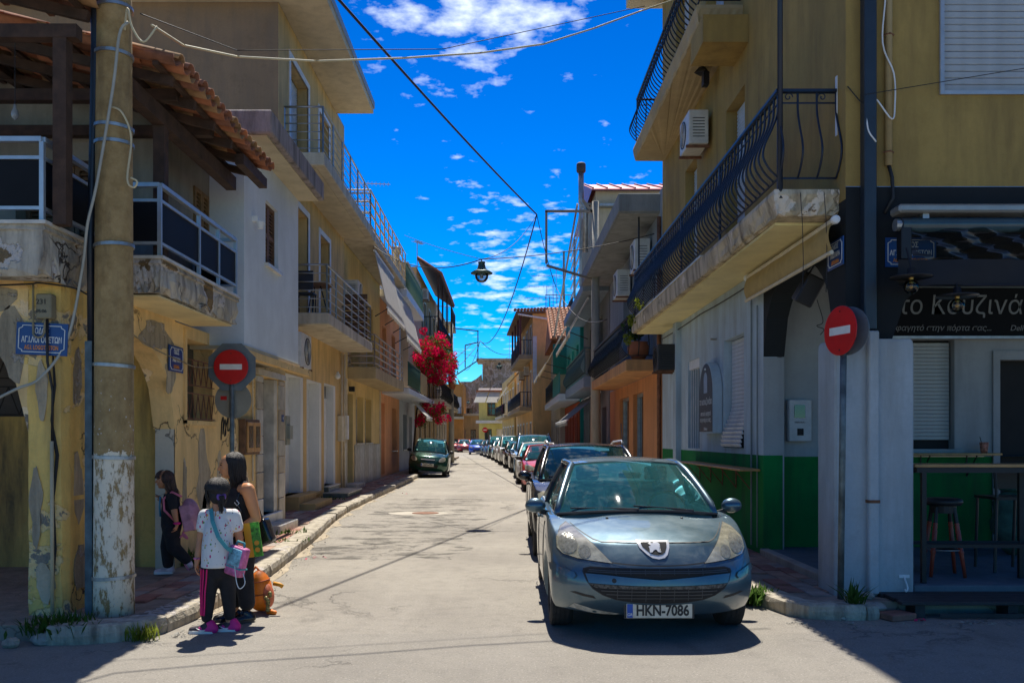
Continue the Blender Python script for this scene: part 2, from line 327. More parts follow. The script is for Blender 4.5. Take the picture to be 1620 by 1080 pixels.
def fill(kind, mp, a0, a1, z0, z1, parent, dep=.25, m=None, sill=True):
    """what stands in an opening: door, glazed window, roller shutter, louvred shutter"""
    d = -dep
    if kind == 'door':
        m = m or white_p; mb = MB().mbox(mp, a0 + .01, a1 - .01, d - .05, d + .03, z0 + .01, z1 - .01)
        w, h = a1 - a0, z1 - z0
        for q0, q1 in ((.06, .36), (.42, .93)): mb.mbox(mp, a0 + w * .18, a1 - w * .18, d + .03, d + .045, z0 + h * q0, z0 + h * q1)
        o = mb.to('door', m, parent, bevel=.004)
        MB().mbox(mp, a0 + w * .1, a0 + w * .1 + .03, d + .03, d + .09, z0 + h * .42, z0 + h * .48).to('door_handle', steel, o)
    elif kind == 'darkdoor':
        m = m or wood_br; mb = MB(); w = a1 - a0
        for q0, q1 in ((0, .09), (.46, .54), (.91, 1)): mb.mbox(mp, a0 + w * q0, a0 + w * q1, d - .04, d + .03, z0, z1)
        for q0, q1 in ((0, .08), (.36, .40), (.95, 1)): mb.mbox(mp, a0 + .003, a1 - .003, d - .035, d + .024, z0 + (z1 - z0) * q0, z0 + (z1 - z0) * q1)
        o = mb.to('door', m, parent); MB().mbox(mp, a0, a1, d - .03, d - .01, z0, z1).to('pane', pane_m, o)
        MB().mbox(mp, a0 + w * .42, a0 + w * .45, d + .03, d + .09, z0 + 1.0, z0 + 1.15).to('door_handle', steel, o)
    elif kind == 'window':
        m = m or white_p; mb = MB(); w = .055
        for b0, b1, y0, y1 in ((a0, a0 + w, z0, z1), (a1 - w, a1, z0, z1), (a0 + w, a1 - w, z1 - w, z1), (a0 + w, a1 - w, z0, z0 + w)): mb.mbox(mp, b0, b1, d - .02, d + .05, y0, y1)
        ac = (a0 + a1) / 2; mb.mbox(mp, ac - .03, ac + .03, d - .02, d + .045, z0 + w, z1 - w)
        o = mb.to('window', m, parent)
        for b0, b1 in ((a0 + w, ac - .03), (ac + .03, a1 - w)): MB().mbox(mp, b0, b1, d - .01, d + .005, z0 + w, z1 - w).to('pane', pane_m, o)
    elif kind == 'roller':
        m = m or shutter_w; o = MB().mbox(mp, a0, a1, d - .05, d - .02, z0, z1).to('shutter_box', m, parent); h = .055; n = max(2, int((z1 - z0) / h))
        mb = MB()
        for i in range(n):
            y = z0 + i * (z1 - z0) / n; mb.prism([(0, 0), (.016, .012), (.018, h * .7), (0, h)], lambda a, q, z, y=y: mp(q, d - .02 + a, y + z), a0 + .02, a1 - .02)
        stuff(mb.to('slats', m, o))
    elif kind == 'louver':
        m = m or wood_br; mb = MB(); ac = (a0 + a1) / 2; w = .05
        for lo, hi in ((a0, ac - .004), (ac + .004, a1)):
            for b0, b1, y0, y1 in ((lo, lo + w, z0, z1), (hi - w, hi, z0, z1), (lo + w, hi - w, z0, z0 + w), (lo + w, hi - w, z1 - w, z1), (lo + w, hi - w, (z0 + z1) / 2 - .03, (z0 + z1) / 2 + .03)): mb.mbox(mp, b0, b1, d, d + .045, y0, y1)
        o = mb.to('shutter', m, parent); ms = MB(); n = int((z1 - z0) / .055)
        for i in range(n):
            y = z0 + w + (i + .5) * (z1 - z0 - 2 * w) / n
            for lo, hi in ((a0, ac), (ac, a1)): ms.add([mp(lo + w, d + .036, y - .02), mp(hi - w, d + .036, y - .02), mp(hi - w, d + .006, y + .02), mp(lo + w, d + .006, y + .02), mp(lo + w, d + .030, y - .026), mp(hi - w, d + .030, y - .026), mp(hi - w, d, y + .014), mp(lo + w, d, y + .014)], [(0, 1, 2, 3), (4, 7, 6, 5), (0, 4, 5, 1), (2, 6, 7, 3), (0, 3, 7, 4), (1, 5, 6, 2)])
        stuff(ms.to('slats', m, o)); MB().mbox(mp, a0, a1, d - .02, d - .012, z0, z1).to('backing', dark_g, o)
    elif kind == 'panel':
        o = MB().mbox(mp, a0, a1, d - .04, d + .01, z0, z1).to('door', m or white_p, parent)
        MB().mbox(mp, a0 + .02, a0 + .1, d + .01, d + .04, z0, z1).to('door_frame', m or white_p, o)
    elif kind == 'dark':
        MB().mbox(mp, a0, a1, d - .6, d - .55, z0, z1).to('window', pane_m, parent); o = None
    if sill and kind in ('window', 'roller', 'louver') and z0 > .5:
        MB().mbox(mp, a0 - .06, a1 + .06, -.05, .06, z0 - .05, z0 - .004).to('sill', marble, o)
    return o
def house(name, label, X, Y0, Y1, side, H, wm, holes, depth=7, parts=None, roofm=None, z0=0, endm=None, frames=None):
    """a street house: wall with real openings, end walls, flat roof; holes = (y0, y1, z0, z1, kind[, material])"""
    t = thing(name, label, 'house', (X, (Y0 + Y1) / 2, 0)); mp = mapx(X, side); mb = MB()
    facade(mb, mp, Y0, Y1, z0, H, [h for h in holes])
    xb = X + side * depth
    (MB() if endm else mb).quad((X, Y0, z0), (xb, Y0, z0), (xb, Y0, H), (X, Y0, H)); mb.quad((X, Y1, z0), (xb, Y1, z0), (xb, Y1, H), (X, Y1, H)); mb.quad((xb, Y0, z0), (xb, Y1, z0), (xb, Y1, H), (xb, Y0, H))
    w = mb.to('wall', wm, t)
    if endm: MB().quad((X, Y0, z0), (xb, Y0, z0), (xb, Y0, H), (X, Y0, H)).to('end_wall', endm, t)
    MB().box(min(X, xb), max(X, xb), Y0, Y1, H + .003, H + .05).to('roof', roofm or conc, t)
    for h in holes:
        if h[4]: fill(h[4], mp, *h[:4], t, m=h[5] if len(h) > 5 else None)
    if frames:
        for h in holes:
            if h[4]: frame_round(t, X, side, *h[:4], .11, frames, .025)
    return t
def frame_round(t, X, side, y0, y1, z0, z1, w=.12, m=None, d=.02):
    mp = mapx(X, side); mb = MB().mbox(mp, y0 - w, y0, -.02, d, z0, z1 + w).mbox(mp, y1, y1 + w, -.02, d, z0, z1 + w).mbox(mp, y0, y1, -.02, d, z1, z1 + w)
    return mb.to('surround', m or white_p, t)
def slab(t, X0, X1, Y0, Y1, z0, z1, m=None, bev=.015, name='balcony'):
    return MB().box(min(X0, X1), max(X0, X1), Y0, Y1, z0, z1).to(name, m or slab_c, t, bevel=bev)
def railing(b, pts, z0, z1, style, m, step=.11, r=.009):
    """railing along a plan polyline; every baluster or rail is a piece of its own under balcony b"""
    pts = [Vector((p[0], p[1], 0)) for p in pts]
    MB().tube([p + Vector((0, 0, z1)) for p in pts], .024, 8).to('handrail', m, b, True)
    if style in ('bars', 'belly'):
        MB().tube([p + Vector((0, 0, z0 + .07)) for p in pts], .012, 6).to('bottom_rail', m, b)
        if style == 'belly': MB().tube([p + Vector((0, 0, z1 - .12)) for p in pts], .010, 6).to('upper_rail', m, b)
        o = None
        for a, c in zip(pts, pts[1:]):
            d = c - a; n = max(1, int(d.length / step)); out = Vector((-d.y, d.x, 0)).normalized() * (1 if pts[0].x > 0 else -1); ang = math.atan2(out.y, out.x)
            for i in range(n + 1):
                p = a + d * (i / n)
                if o is None:
                    h = z1 - z0 - .07
                    prof = [(0, 0), (0, 1)] if style == 'bars' else [(0, 0), (.09, .10), (.155, .24), (.14, .38), (.07, .56), (.01, .74), (0, .9), (0, 1)]
                    o = MB().tube([(x, 0, q * h) for x, q in prof], r, 6).to('baluster', m, b, True)
                    o.matrix_basis = Matrix.Translation((p.x, p.y, z0 + .07)) @ Matrix.Rotation(ang, 4, 'Z')
                else: inst(o, b, Matrix.Translation((p.x, p.y, z0 + .07)) @ Matrix.Rotation(ang, 4, 'Z'))
    else:                                              # horizontal rails on posts
        for k in range(step if isinstance(step, int) else 6):
            z = z0 + .1 + k * (z1 - z0 - .1) / (step if isinstance(step, int) else 6)
            MB().tube([p + Vector((0, 0, z)) for p in pts], r, 6).to('rail', m, b, True)
        o = None
        for a, c in zip(pts, pts[1:]):
            d = c - a; n = max(1, round(d.length / 1.0))
            for i in range(n + 1):
                p = a + d * (i / n)
                if o is None: o = MB().tube([(0, 0, 0), (0, 0, z1 - z0)], .02, 8).to('rail_post', m, b); o.matrix_basis = Matrix.Translation((p.x, p.y, z0))
                else: inst(o, b, Matrix.Translation((p.x, p.y, z0)))
def ac_unit(label, x0, x1, y0, y1, z0, z1, face, group='air conditioner units on the walls', m=None):
    """outdoor condenser; face = -1 or +1: which way along x the fan looks"""
    t = thing('air_conditioner', label, 'air conditioner', ((x0 + x1) / 2, (y0 + y1) / 2, z0), group); m = m or ac_m
    MB().box(x0, x1, y0, y1, z0, z1).to('casing', m, t, bevel=.02, seg=2)
    xf = x1 if face > 0 else x0; yc = y0 + (y1 - y0) * .6; zc = (z0 + z1) / 2; r = min(y1 - y0, z1 - z0) * .4
    M = Matrix.Translation((xf, yc, zc)) @ Matrix.Rotation(rad(90) * face, 4, 'Y')
    f = MB().lathe([(r, -.01), (r, .012), (r * .93, .012), (r * .93, -.005), (0, -.005)], 20, M).to('fan_guard', plast, t)
    g = MB()
    for i in range(1, 6): g.lathe([(r * i / 6 + .004, .006), (r * i / 6 + .004, .014), (r * i / 6 - .004, .014), (r * i / 6 - .004, .006)], 20, M)
    stuff(g.to('guard_rings', m, f))
    v = MB()
    for i in range(7): z = z0 + (z1 - z0) * (.2 + .09 * i); v.box(x0 + (x1 - x0) * .2, x0 + (x1 - x0) * .8, y0 - .006, y0 - .001, z, z + .012)
    stuff(v.to('vent', plast, t))
    MB().bar((x0 - .03, y0 + .08, z0 - .02), (x1 + .03, y0 + .08, z0 - .02), .04).to('bracket', rust, t); MB().bar((x0 - .03, y1 - .08, z0 - .02), (x1 + .03, y1 - .08, z0 - .02), .04).to('bracket', rust, t)
    return t
def awning(label, y0, y1, p0, p1, m, side, group='awnings over the balconies', arms=True, valance=.18):
    """cloth from (x, z) p0 to p1 between y0 and y1, folding arms, valance"""
    t = thing('awning', label, 'awning', (p0[0], (y0 + y1) / 2, p0[1]), group)
    def f(u, v):
        s_ = -.05 * math.sin(math.pi * u); return (p0[0] + (p1[0] - p0[0]) * u, y0 + (y1 - y0) * v + .0, p0[1] + (p1[1] - p0[1]) * u + s_ * .5 + .012 * math.sin(v * 30))
    mb = MB().grid(f, 6, 24); mb.grid(lambda u, v: (p1[0] - side * .004, y0 + (y1 - y0) * v, p1[1] - valance * u * (1 + .15 * math.sin(v * 50))), 1, 40)
    o = mb.to('cloth', m, t, True); sm = o.modifiers.new('thickness', 'SOLIDIFY'); sm.thickness = .006
    MB().tube([(p1[0], y0, p1[1]), (p1[0], y1, p1[1])], .025, 8).to('front_bar', white_p, t); MB().tube([(p0[0], y0, p0[1]), (p0[0], y1, p0[1])], .035, 8).to('roller', white_p, t)
    if arms:
        for y in (y0 + .15, (y0 + y1) / 2, y1 - .15):
            MB().tube([(p1[0], y, p1[1] - .02), (p0[0], y, p1[1] - .25)], .016, 6).to('arm', black_m, t)
    return t
# ------------------------------------------------------------------ ground
def asphalt():
    t = NT('asphalt'); v = t.vec(); a = t.noise(v, .35, 5, .6); g = t.noise(v, 55, 4, .75); m = t.noise(v, 6, 5, .65); st = t.noise(t.vec(scale=(1, .25, 1)), 1.1, 5, .6)
    c = t.mix(t.ramp(a, (.35, 0), (.65, 1)), (.255, .232, .198), (.35, .32, .27))
    c = t.mix(t.math('MULTIPLY', t.ramp(m, (.48, 0), (.72, 1)), .5), c, (.19, .175, .15))
    c = t.mix(t.math('MULTIPLY', t.ramp(st, (.5, 0), (.7, 1)), .4), c, (.38, .35, .30))
    sx = t.n('SeparateXYZ'); t.l(t.n('NewGeometry').outputs['Position'], sx.inputs[0]); wob = t.math('MULTIPLY', t.math('SUBTRACT', t.noise(v, 1.5, 4), .5), .35)
    cross = t.ramp(t.math('ADD', sx.outputs[1], wob), (0, 1), (1, 1))
    near = t.math('LESS_THAN', t.math('ADD', sx.outputs[1], wob), 7.45); c = t.mix(t.math('MULTIPLY', near, .30), c, (.24, .225, .195))
    # worn strip with old mends beside the kerb
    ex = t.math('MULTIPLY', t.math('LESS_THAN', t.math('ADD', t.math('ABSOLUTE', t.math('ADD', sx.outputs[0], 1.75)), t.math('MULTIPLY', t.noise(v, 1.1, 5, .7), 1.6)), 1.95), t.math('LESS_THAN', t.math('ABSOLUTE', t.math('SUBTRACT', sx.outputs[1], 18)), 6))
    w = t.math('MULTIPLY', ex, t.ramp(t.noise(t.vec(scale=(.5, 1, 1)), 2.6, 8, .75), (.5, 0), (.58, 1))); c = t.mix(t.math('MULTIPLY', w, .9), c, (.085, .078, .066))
    # cracks
    dn = t.n('TexNoise', Scale=.9, Detail=6, Roughness=.7); t.l(v, dn.inputs['Vector']); vv = t.n('VectorMath', operation='MULTIPLY_ADD'); t.l(dn.outputs['Color'], vv.inputs[0]); vv.inputs[1].default_value = (2.2, 2.2, 0); t.l(v, vv.inputs[2])
    vo = t.n('TexVoronoi', feature='DISTANCE_TO_EDGE', Scale=.33); t.l(vv.outputs[0], vo.inputs['Vector'])
    k = t.math('MULTIPLY', t.ramp(vo.outputs['Distance'], (.002, 1), (.009, 0)), t.ramp(t.noise(v, .3, 3), (.46, 0), (.54, 1))); c = t.mix(t.math('MULTIPLY', k, .5), c, (.09, .082, .07))
    oil = t.ramp(t.noise(t.vec(scale=(1, .5, 1)), .9, 6, .7), (.60, 0), (.70, 1)); c = t.mix(t.math('MULTIPLY', oil, .6), c, (.15, .135, .115)); sp = t.ramp(g, (.57, 0), (.66, 1)); c = t.mix(t.math('MULTIPLY', sp, .7), c, (.12, .11, .095)); sp2 = t.ramp(g, (.34, 1), (.42, 0)); c = t.mix(t.math('MULTIPLY', sp2, .65), c, (.55, .51, .44))
    pit = t.ramp(t.noise(t.vec(scale=(.35, 1, 1)), 9, 5, .7), (.70, 0), (.73, 1)); c = t.mix(t.math('MULTIPLY', pit, .65), c, (.09, .08, .07))
    h = t.math('SUBTRACT', t.math('ADD', g, t.math('MULTIPLY', m, .6)), t.math('ADD', k, t.math('MULTIPLY', w, .4))); t.bump(h, .85, .018)
    t.set(Base_Color=c, Roughness=.88, Specular_IOR_Level=.3); return t.m
ASPH = asphalt()
struct(MB().quad((-600, -300, 0), (600, -300, 0), (600, 1500, 0), (-600, 1500, 0)).to('road', ASPH))
sand = plaster('gutter_sand', (.43, .36, .26), .5, .5); pave_base = plaster('pavement_mortar', (.34, .28, .22), .6, .5, crack=.5)
pav_red = mat('paver_red', (.29, .135, .095), .85, 0, .4, .35, 5, False); pav_tan = mat('paver_tan', (.36, .225, .155), .85, 0, .4, .35, 5, False); pav_grey = mat('paver_grey', (.30, .255, .215), .85, 0, .35, .35, 5, False)
kerb_m = plaster('kerb_concrete', (.47, .42, .33), .7, .9, (.13, .11, .085), peel=.60, under=(.22, .19, .15), scale=2.2)
KL = [(-3.66, 7.04), (-3.37, 7.06), (-3.16, 7.15), (-2.99, 7.26), (-2.88, 7.5), (-2.82, 8.04), (-2.80, 8.6), (-2.77, 9.5), (-2.80, 10.5), (-2.9, 12), (-3.03, 13.8), (-3.2, 15.7), (-3.4, 18), (-3.5, 20), (-3.53, 24), (-3.54, 28), (-3.56, 33), (-3.62, 37.2)]
KR = [(2.40, 30), (2.38, 20), (2.36, 12), (2.38, 9.6), (2.47, 8.8), (2.53, 8.5), (2.60, 8.22), (2.76, 8.06), (3.04, 7.97), (3.26, 7.98), (3.40, 8.06)]
def resample(poly, step):
    out = [Vector(poly[0])]
    for a, b in zip(poly, poly[1:]):
        a, b = Vector(a), Vector(b); n = max(1, round((b - a).length / step)); out += [a + (b - a) * (i / n) for i in range(1, n + 1)]
    return out
def kerb(name, poly, side, h, w, per, rr):
    root = bpy.data.objects.new(name, None); COL.objects.link(root); root['kind'] = 'structure'; root['label'] = 'worn concrete kerb'
    pts = resample(poly, .2); i = 0
    while i < len(pts) - 1:
        j = min(len(pts) - 1, i + rr.choice(per)); seg = pts[i:j + 1]; mb = MB(); prof = [(0, -.02), (-.008, h * .5), (.0, h * .88), (.022, h * .985), (.12, h), (w, h * .99), (w, -.02)]
        n = len(prof); dz = rr.uniform(-.012, .008); dn = rr.uniform(-.012, .012)
        for k, p in enumerate(seg):
            q0, q1 = pts[max(0, i + k - 1)], pts[min(len(pts) - 1, i + k + 1)]; d = (q1 - q0).normalized(); nm = Vector((d.y, -d.x)) * side
            e = d * (.008 if k == 0 else -.008 if k == len(seg) - 1 else 0)
            for o, z in prof: jn = rr.uniform(-.008, .008); mb.v.append((p.x + nm.x * -(o + jn + dn) + e.x, p.y + nm.y * -(o + jn + dn) + e.y, z + (dz + rr.uniform(-.006, .006) if z > 0 else 0)))
        for k in range(len(seg) - 1):
            for q in range(n): a, b = k * n + q, k * n + (q + 1) % n; mb.f.append((a, b, b + n, a + n))
        mb.f.append(tuple(range(n))); mb.f.append(tuple(range((len(seg) - 1) * n, len(seg) * n))); mb.to('kerb_stone', kerb_m, root, False)
        i = j
    return root
kerb('kerb_left', KL, 1, .15, .27, (4, 5, 6), random.Random(3)); kerb('kerb_right', KR, 1, .13, .24, (4, 5, 6), random.Random(5))
# pavements
def flat(name, poly, z0, z1, m):
    n = len(poly); return struct(MB().add([(x, y, z0) for x, y in poly] + [(x, y, z1) for x, y in poly], [tuple(range(n, 2 * n))] + [(i, (i + 1) % n, n + (i + 1) % n, n + i) for i in range(n)]).to(name, m))
def off(poly, d): return [(x - d, y + (d * .6 if y < 7.6 else 0)) for x, y in poly]
PL = flat('pavement_left', off(KL, .12) + [(-3.75, 44), (-3.8, 72), (-9, 72), (-9, 7.3), (-3.9, 7.2)], 0, .125, pave_base)
PR = flat('pavement_right', [(x + .12 if y > 8.3 else x + .05, y + (.1 if y < 8.4 else 0)) for x, y in KR] + [(3.5, 8.3), (9, 8.3), (9, 44), (2.4, 44)], 0, .115, pave_base)
struct(MB().add([(p.x + o, p.y, .004) for p in resample(KL[5:], .5) for o in (-.04, .10 + .07 * math.sin(p.y * 3.1) + .05 * math.sin(p.y * 7.7))], [(i * 2, i * 2 + 1, i * 2 + 3, i * 2 + 2) for i in range(len(resample(KL[5:], .5)) - 1)]).to('gutter', sand))
def pavers(base, xl, xr, y0, y1, z, limit, rr):
    me = {}
    for nm, m in (('a', pav_red), ('b', pav_tan), ('c', pav_grey)):
        o = MB().box(-.094, .094, -.194, .194, -.02, .016).mesh('paver', False, .006); o.materials.append(m); me[nm] = o
    cnt = 0; rest = MB(); y = y0; row = 0
    while y < y1:
        x = xr(y) - .1 - (.0 if row % 2 else .0)
        while x - .1 > xl(y):
            yy = y + (.2 if int(round((xr(y) - x) / .2)) % 2 else 0)
            if rr.random() > .03:
                M = Matrix.Translation((x + rr.uniform(-.004, .004), yy, z + rr.uniform(-.006, .004))) @ Matrix.Rotation(rr.uniform(-.02, .02), 4, 'Z') @ Matrix.Rotation(rr.uniform(-.015, .015), 4, 'X')
                if cnt < limit:
                    o = bpy.data.objects.new('paver', me[rr.choice('aaabbc')]); COL.objects.link(o); attach(o, base); o.matrix_basis = M; cnt += 1
                else: rest.add([M @ Vector(c) for c in ((-.094, -.194, .016), (.094, -.194, .016), (.094, .194, .016), (-.094, .194, .016), (-.094, -.194, -.02), (.094, -.194, -.02), (.094, .194, -.02), (-.094, .194, -.02))], [(0, 1, 2, 3), (0, 4, 5, 1), (1, 5, 6, 2), (2, 6, 7, 3), (3, 7, 4, 0)])
            x -= .2
        y += .4; row += 1
    if rest.v: stuff(rest.to('paving', pav_red, base))
def klx(y, off=.30): return interp([(p[1], p[0]) for p in KL[5:]] + [(75, -3.7)], y) - off
pavers(PL, lambda y: -3.84 if y < 15.3 else -4.58 if y < 25.2 else -4.74, lambda y: klx(y), 8.35, 36.5, .125, 300, random.Random(4))
pavers(PR, lambda y: 2.64, lambda y: 3.36 - (.0), 8.75, 13.6, .115, 120, random.Random(9))
def grit(label, n, place, seed):
    rr = random.Random(seed); mb = MB()
    for i in range(n):
        x, y, z = place(rr); s = rr.uniform(.004, .016) * (2.2 if rr.random() < .05 else 1); p = [Vector((x + rr.uniform(-s, s), y + rr.uniform(-s, s), z + rr.uniform(0, s * .9))) for _ in range(4)]; mb.add(p, [(0, 1, 2), (0, 2, 3), (0, 3, 1), (1, 3, 2)])
    o = stuff(mb.to('gravel', conc)); o['label'] = label; o['category'] = 'gravel'
def gl(rr): y = 7.3 + 26 * rr.random() ** 1.8; return klx(max(y, 8.05), 0) + abs(rr.gauss(0, .14)) + (.03 if y > 8 else .05), y, .003
grit('loose grit and small stones in the gutter along the left kerb', 1500, gl, 1)
grit('loose grit on the road in front of the right kerb and deck', 500, lambda rr: (2.5 + 2.6 * rr.random(), 7.9 - abs(rr.gauss(0, .12)), .003), 2)
# small things lying on the ground
def stone(label, p, r, m, seed, name='stone', cat='stone', sq=.6):
    rr = random.Random(seed); mb = MB().ball((0, 0, 0), (r, r * rr.uniform(.7, 1.1), r * sq), 9, 6)
    mb.v = [tuple(c * rr.uniform(.85, 1.12) for c in v) for v in mb.v]; o = mb.to(name, m, None, False, merge=True); o.location = (p[0], p[1], p[2] + r * sq * .6); o.rotation_euler = (0, 0, rr.uniform(0, 6)); tag(o, label, cat, 'loose stones by the kerbs'); return o
stone('pale broken stone beside the concrete pole foot', (-3.62, 7.42, .13), .055, conc, 1); stone('grey stone at the corner by the weeds under the cracked pillar', (-3.70, 7.10, 0), .10, conc, 2); stone('flat brown stone in the gutter left of the weeds', (-3.9, 6.98, 0), .08, kerb_m, 3)
stone('pale stone beside the wooden deck and pillar foot', (3.44, 8.42, .12), .07, conc, 4); stone('flat stone between the kerb end and the deck', (3.42, 8.22, .06), .12, conc, 5, sq=.35)
o = MB().box(-.14, .14, -.10, .10, 0, .06).to('brick', pav_red, bevel=.008); o.location = (3.56, 8.06, .0); o.rotation_euler = (0, 0, .35); tag(o, 'loose red brick lying in front of the wooden deck', 'brick')
# the iron covers and the old mend in the road
t = thing('drain_cover', 'round iron drain cover in a pale concrete mend', 'drain cover', (-1.9, 19.3, .004)); t['kind'] = 'thing'
MB().lathe([(.55, .003), (.30, .004)], 24, Matrix.Translation((-1.9, 19.3, .001)) @ Matrix.Diagonal((1.2, .9, 1, 1))).to('collar', plaster('mend_concrete', (.46, .42, .35), .4, .5), t); MB().lathe([(.29, .004), (.29, .012), (0, .012)], 24, Matrix.Translation((-1.75, 19.3, .001))).to('lid', rust, t)
# weeds
def weed(label, p, h, n, spread, seed, col=leaf_g, cat='weed', broad=.012, name='weed_clump', group='weeds growing by the kerbs'):
    rr = random.Random(seed); mb = MB()
    for i in range(n):
        a = rr.uniform(0, 6.283); L = h * rr.uniform(.45, 1.1); lean = rr.uniform(.1, .9); b = Vector((p[0] + rr.gauss(0, spread), p[1] + rr.gauss(0, spread * .6), p[2])); d = Vector((math.cos(a) * lean, math.sin(a) * lean, 1)).normalized(); w = Vector((-math.sin(a), math.cos(a), 0)) * broad * rr.uniform(.6, 1.5)
        m = b + d * L * .55; e = b + d * L + Vector((math.cos(a), math.sin(a), -.6)) * L * .25 * lean
        mb.add([b - w * .4, b + w * .4, m + w, m - w, e], [(0, 1, 2, 3), (3, 2, 4)])
    o = mb.to('foliage', col, None); o.name = name; tag(o, label, cat, group); o['kind'] = 'stuff'; return o
weed_y = leafy('leaf_yellow_green', (.20, .24, .035))
weed('bright yellow green weed growing at the kerb corner by the girl', (-2.98, 7.22, 0), .17, 110, .06, 1, weed_y, broad=.007); weed('dark leafy weeds at the foot of the cracked pillar', (-3.62, 7.2, .05), .2, 420, .12, 2, leaf_g, broad=.009); weed('small weeds against the yellow wall behind the walking girl', (-3.74, 10.55, .13), .22, 70, .08, 3)
weed('weeds at the foot of the marble doorstep', (-3.6, 14.0, .13), .12, 90, .18, 4); weed('sparse weeds on the brick pavement by the marble step', (-3.45, 12.9, .13), .07, 60, .2, 5); weed('tall spiky weed in front of the white corner pillar', (3.19, 8.1, .1), .28, 60, .03, 6, leaf_g, broad=.010)
weed('low green weeds beside the front wheel of the silver blue car', (2.42, 8.75, .02), .2, 420, .13, 7, leaf_g, broad=.011); weed('weeds at the green marble step', (-4.3, 21.6, .13), .12, 50, .12, 8)
def petals(label, p, n, sp, seed):
    rr = random.Random(seed); pm = mat('fallen_petal', (.55, .02, .10), .7); mb = MB()
    for i in range(n):
        c = Vector((p[0] + rr.gauss(0, sp), p[1] + rr.gauss(0, sp), .012)); a = rr.uniform(0, 6); u = Vector((math.cos(a), math.sin(a), .4)) * .022; v = Vector((-math.sin(a), math.cos(a), .3)) * .018; mb.quad(c - u, c - v, c + u, c + v)
    tag(stuff(mb.to('fallen_petals', pm)), label, 'petals', 'fallen petals')
petals('pink fallen petals in the gutter by the orange bag', (-2.62, 12.1), 5, .08, 1); petals('pink fallen petals further up the gutter', (-3.38, 26), 6, .2, 2); petals('purple petals in front of the wooden deck', (3.72, 7.98), 6, .03, 3)
# ------------------------------------------------------------------ left side: the cracked corner house
yel = plaster('yellow_plaster_peeling', (.90, .62, .28), .35, .6, (.24, .16, .08), peel=.595, under=(.26, .22, .17), crack=.8)
yel2 = plaster('yellow_plaster', (.88, .605, .27), .3, .4, (.28, .19, .09), peel=.65, under=(.33, .28, .21), crack=.5)
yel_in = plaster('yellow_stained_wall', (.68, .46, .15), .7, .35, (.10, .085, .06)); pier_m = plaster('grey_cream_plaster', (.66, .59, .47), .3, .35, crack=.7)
pil_m = plaster('pillar_plaster_cracked', (.90, .60, .18), .4, .8, (.24, .17, .1), peel=.545, under=(.36, .31, .24), scale=1.7, crack=1.0)
brk = plaster('crumbling_balcony_concrete', (.54, .49, .40), .8, .9, (.13, .11, .09), peel=.55, under=(.27, .19, .10), scale=1.6, crack=1.0)
alu = mat('aluminium_rail', (.50, .54, .55), .4, .6); blkp = mat('black_panel', (.008, .009, .011), .6, 0, .3, 0, 2, True, .2)
def arch_wall(mb, mp, a0, a1, spring, rise, ztop, dep, n=16):
    for i in range(n):
        def z(k): u = 2 * k / n - 1; return spring + rise * math.sqrt(max(0, 1 - u * u))
        b0, b1 = a0 + (a1 - a0) * i / n, a0 + (a1 - a0) * (i + 1) / n; y0, y1 = z(i), z(i + 1)
        mb.quad(mp(b0, 0, y0), mp(b1, 0, y1), mp(b1, 0, ztop), mp(b0, 0, ztop)); mb.quad(mp(b0, -dep, y0), mp(b1, -dep, y1), mp(b1, -dep, ztop), mp(b0, -dep, ztop)); mb.quad(mp(b0, 0, y0), mp(b1, 0, y1), mp(b1, -dep, y1), mp(b0, -dep, y0))
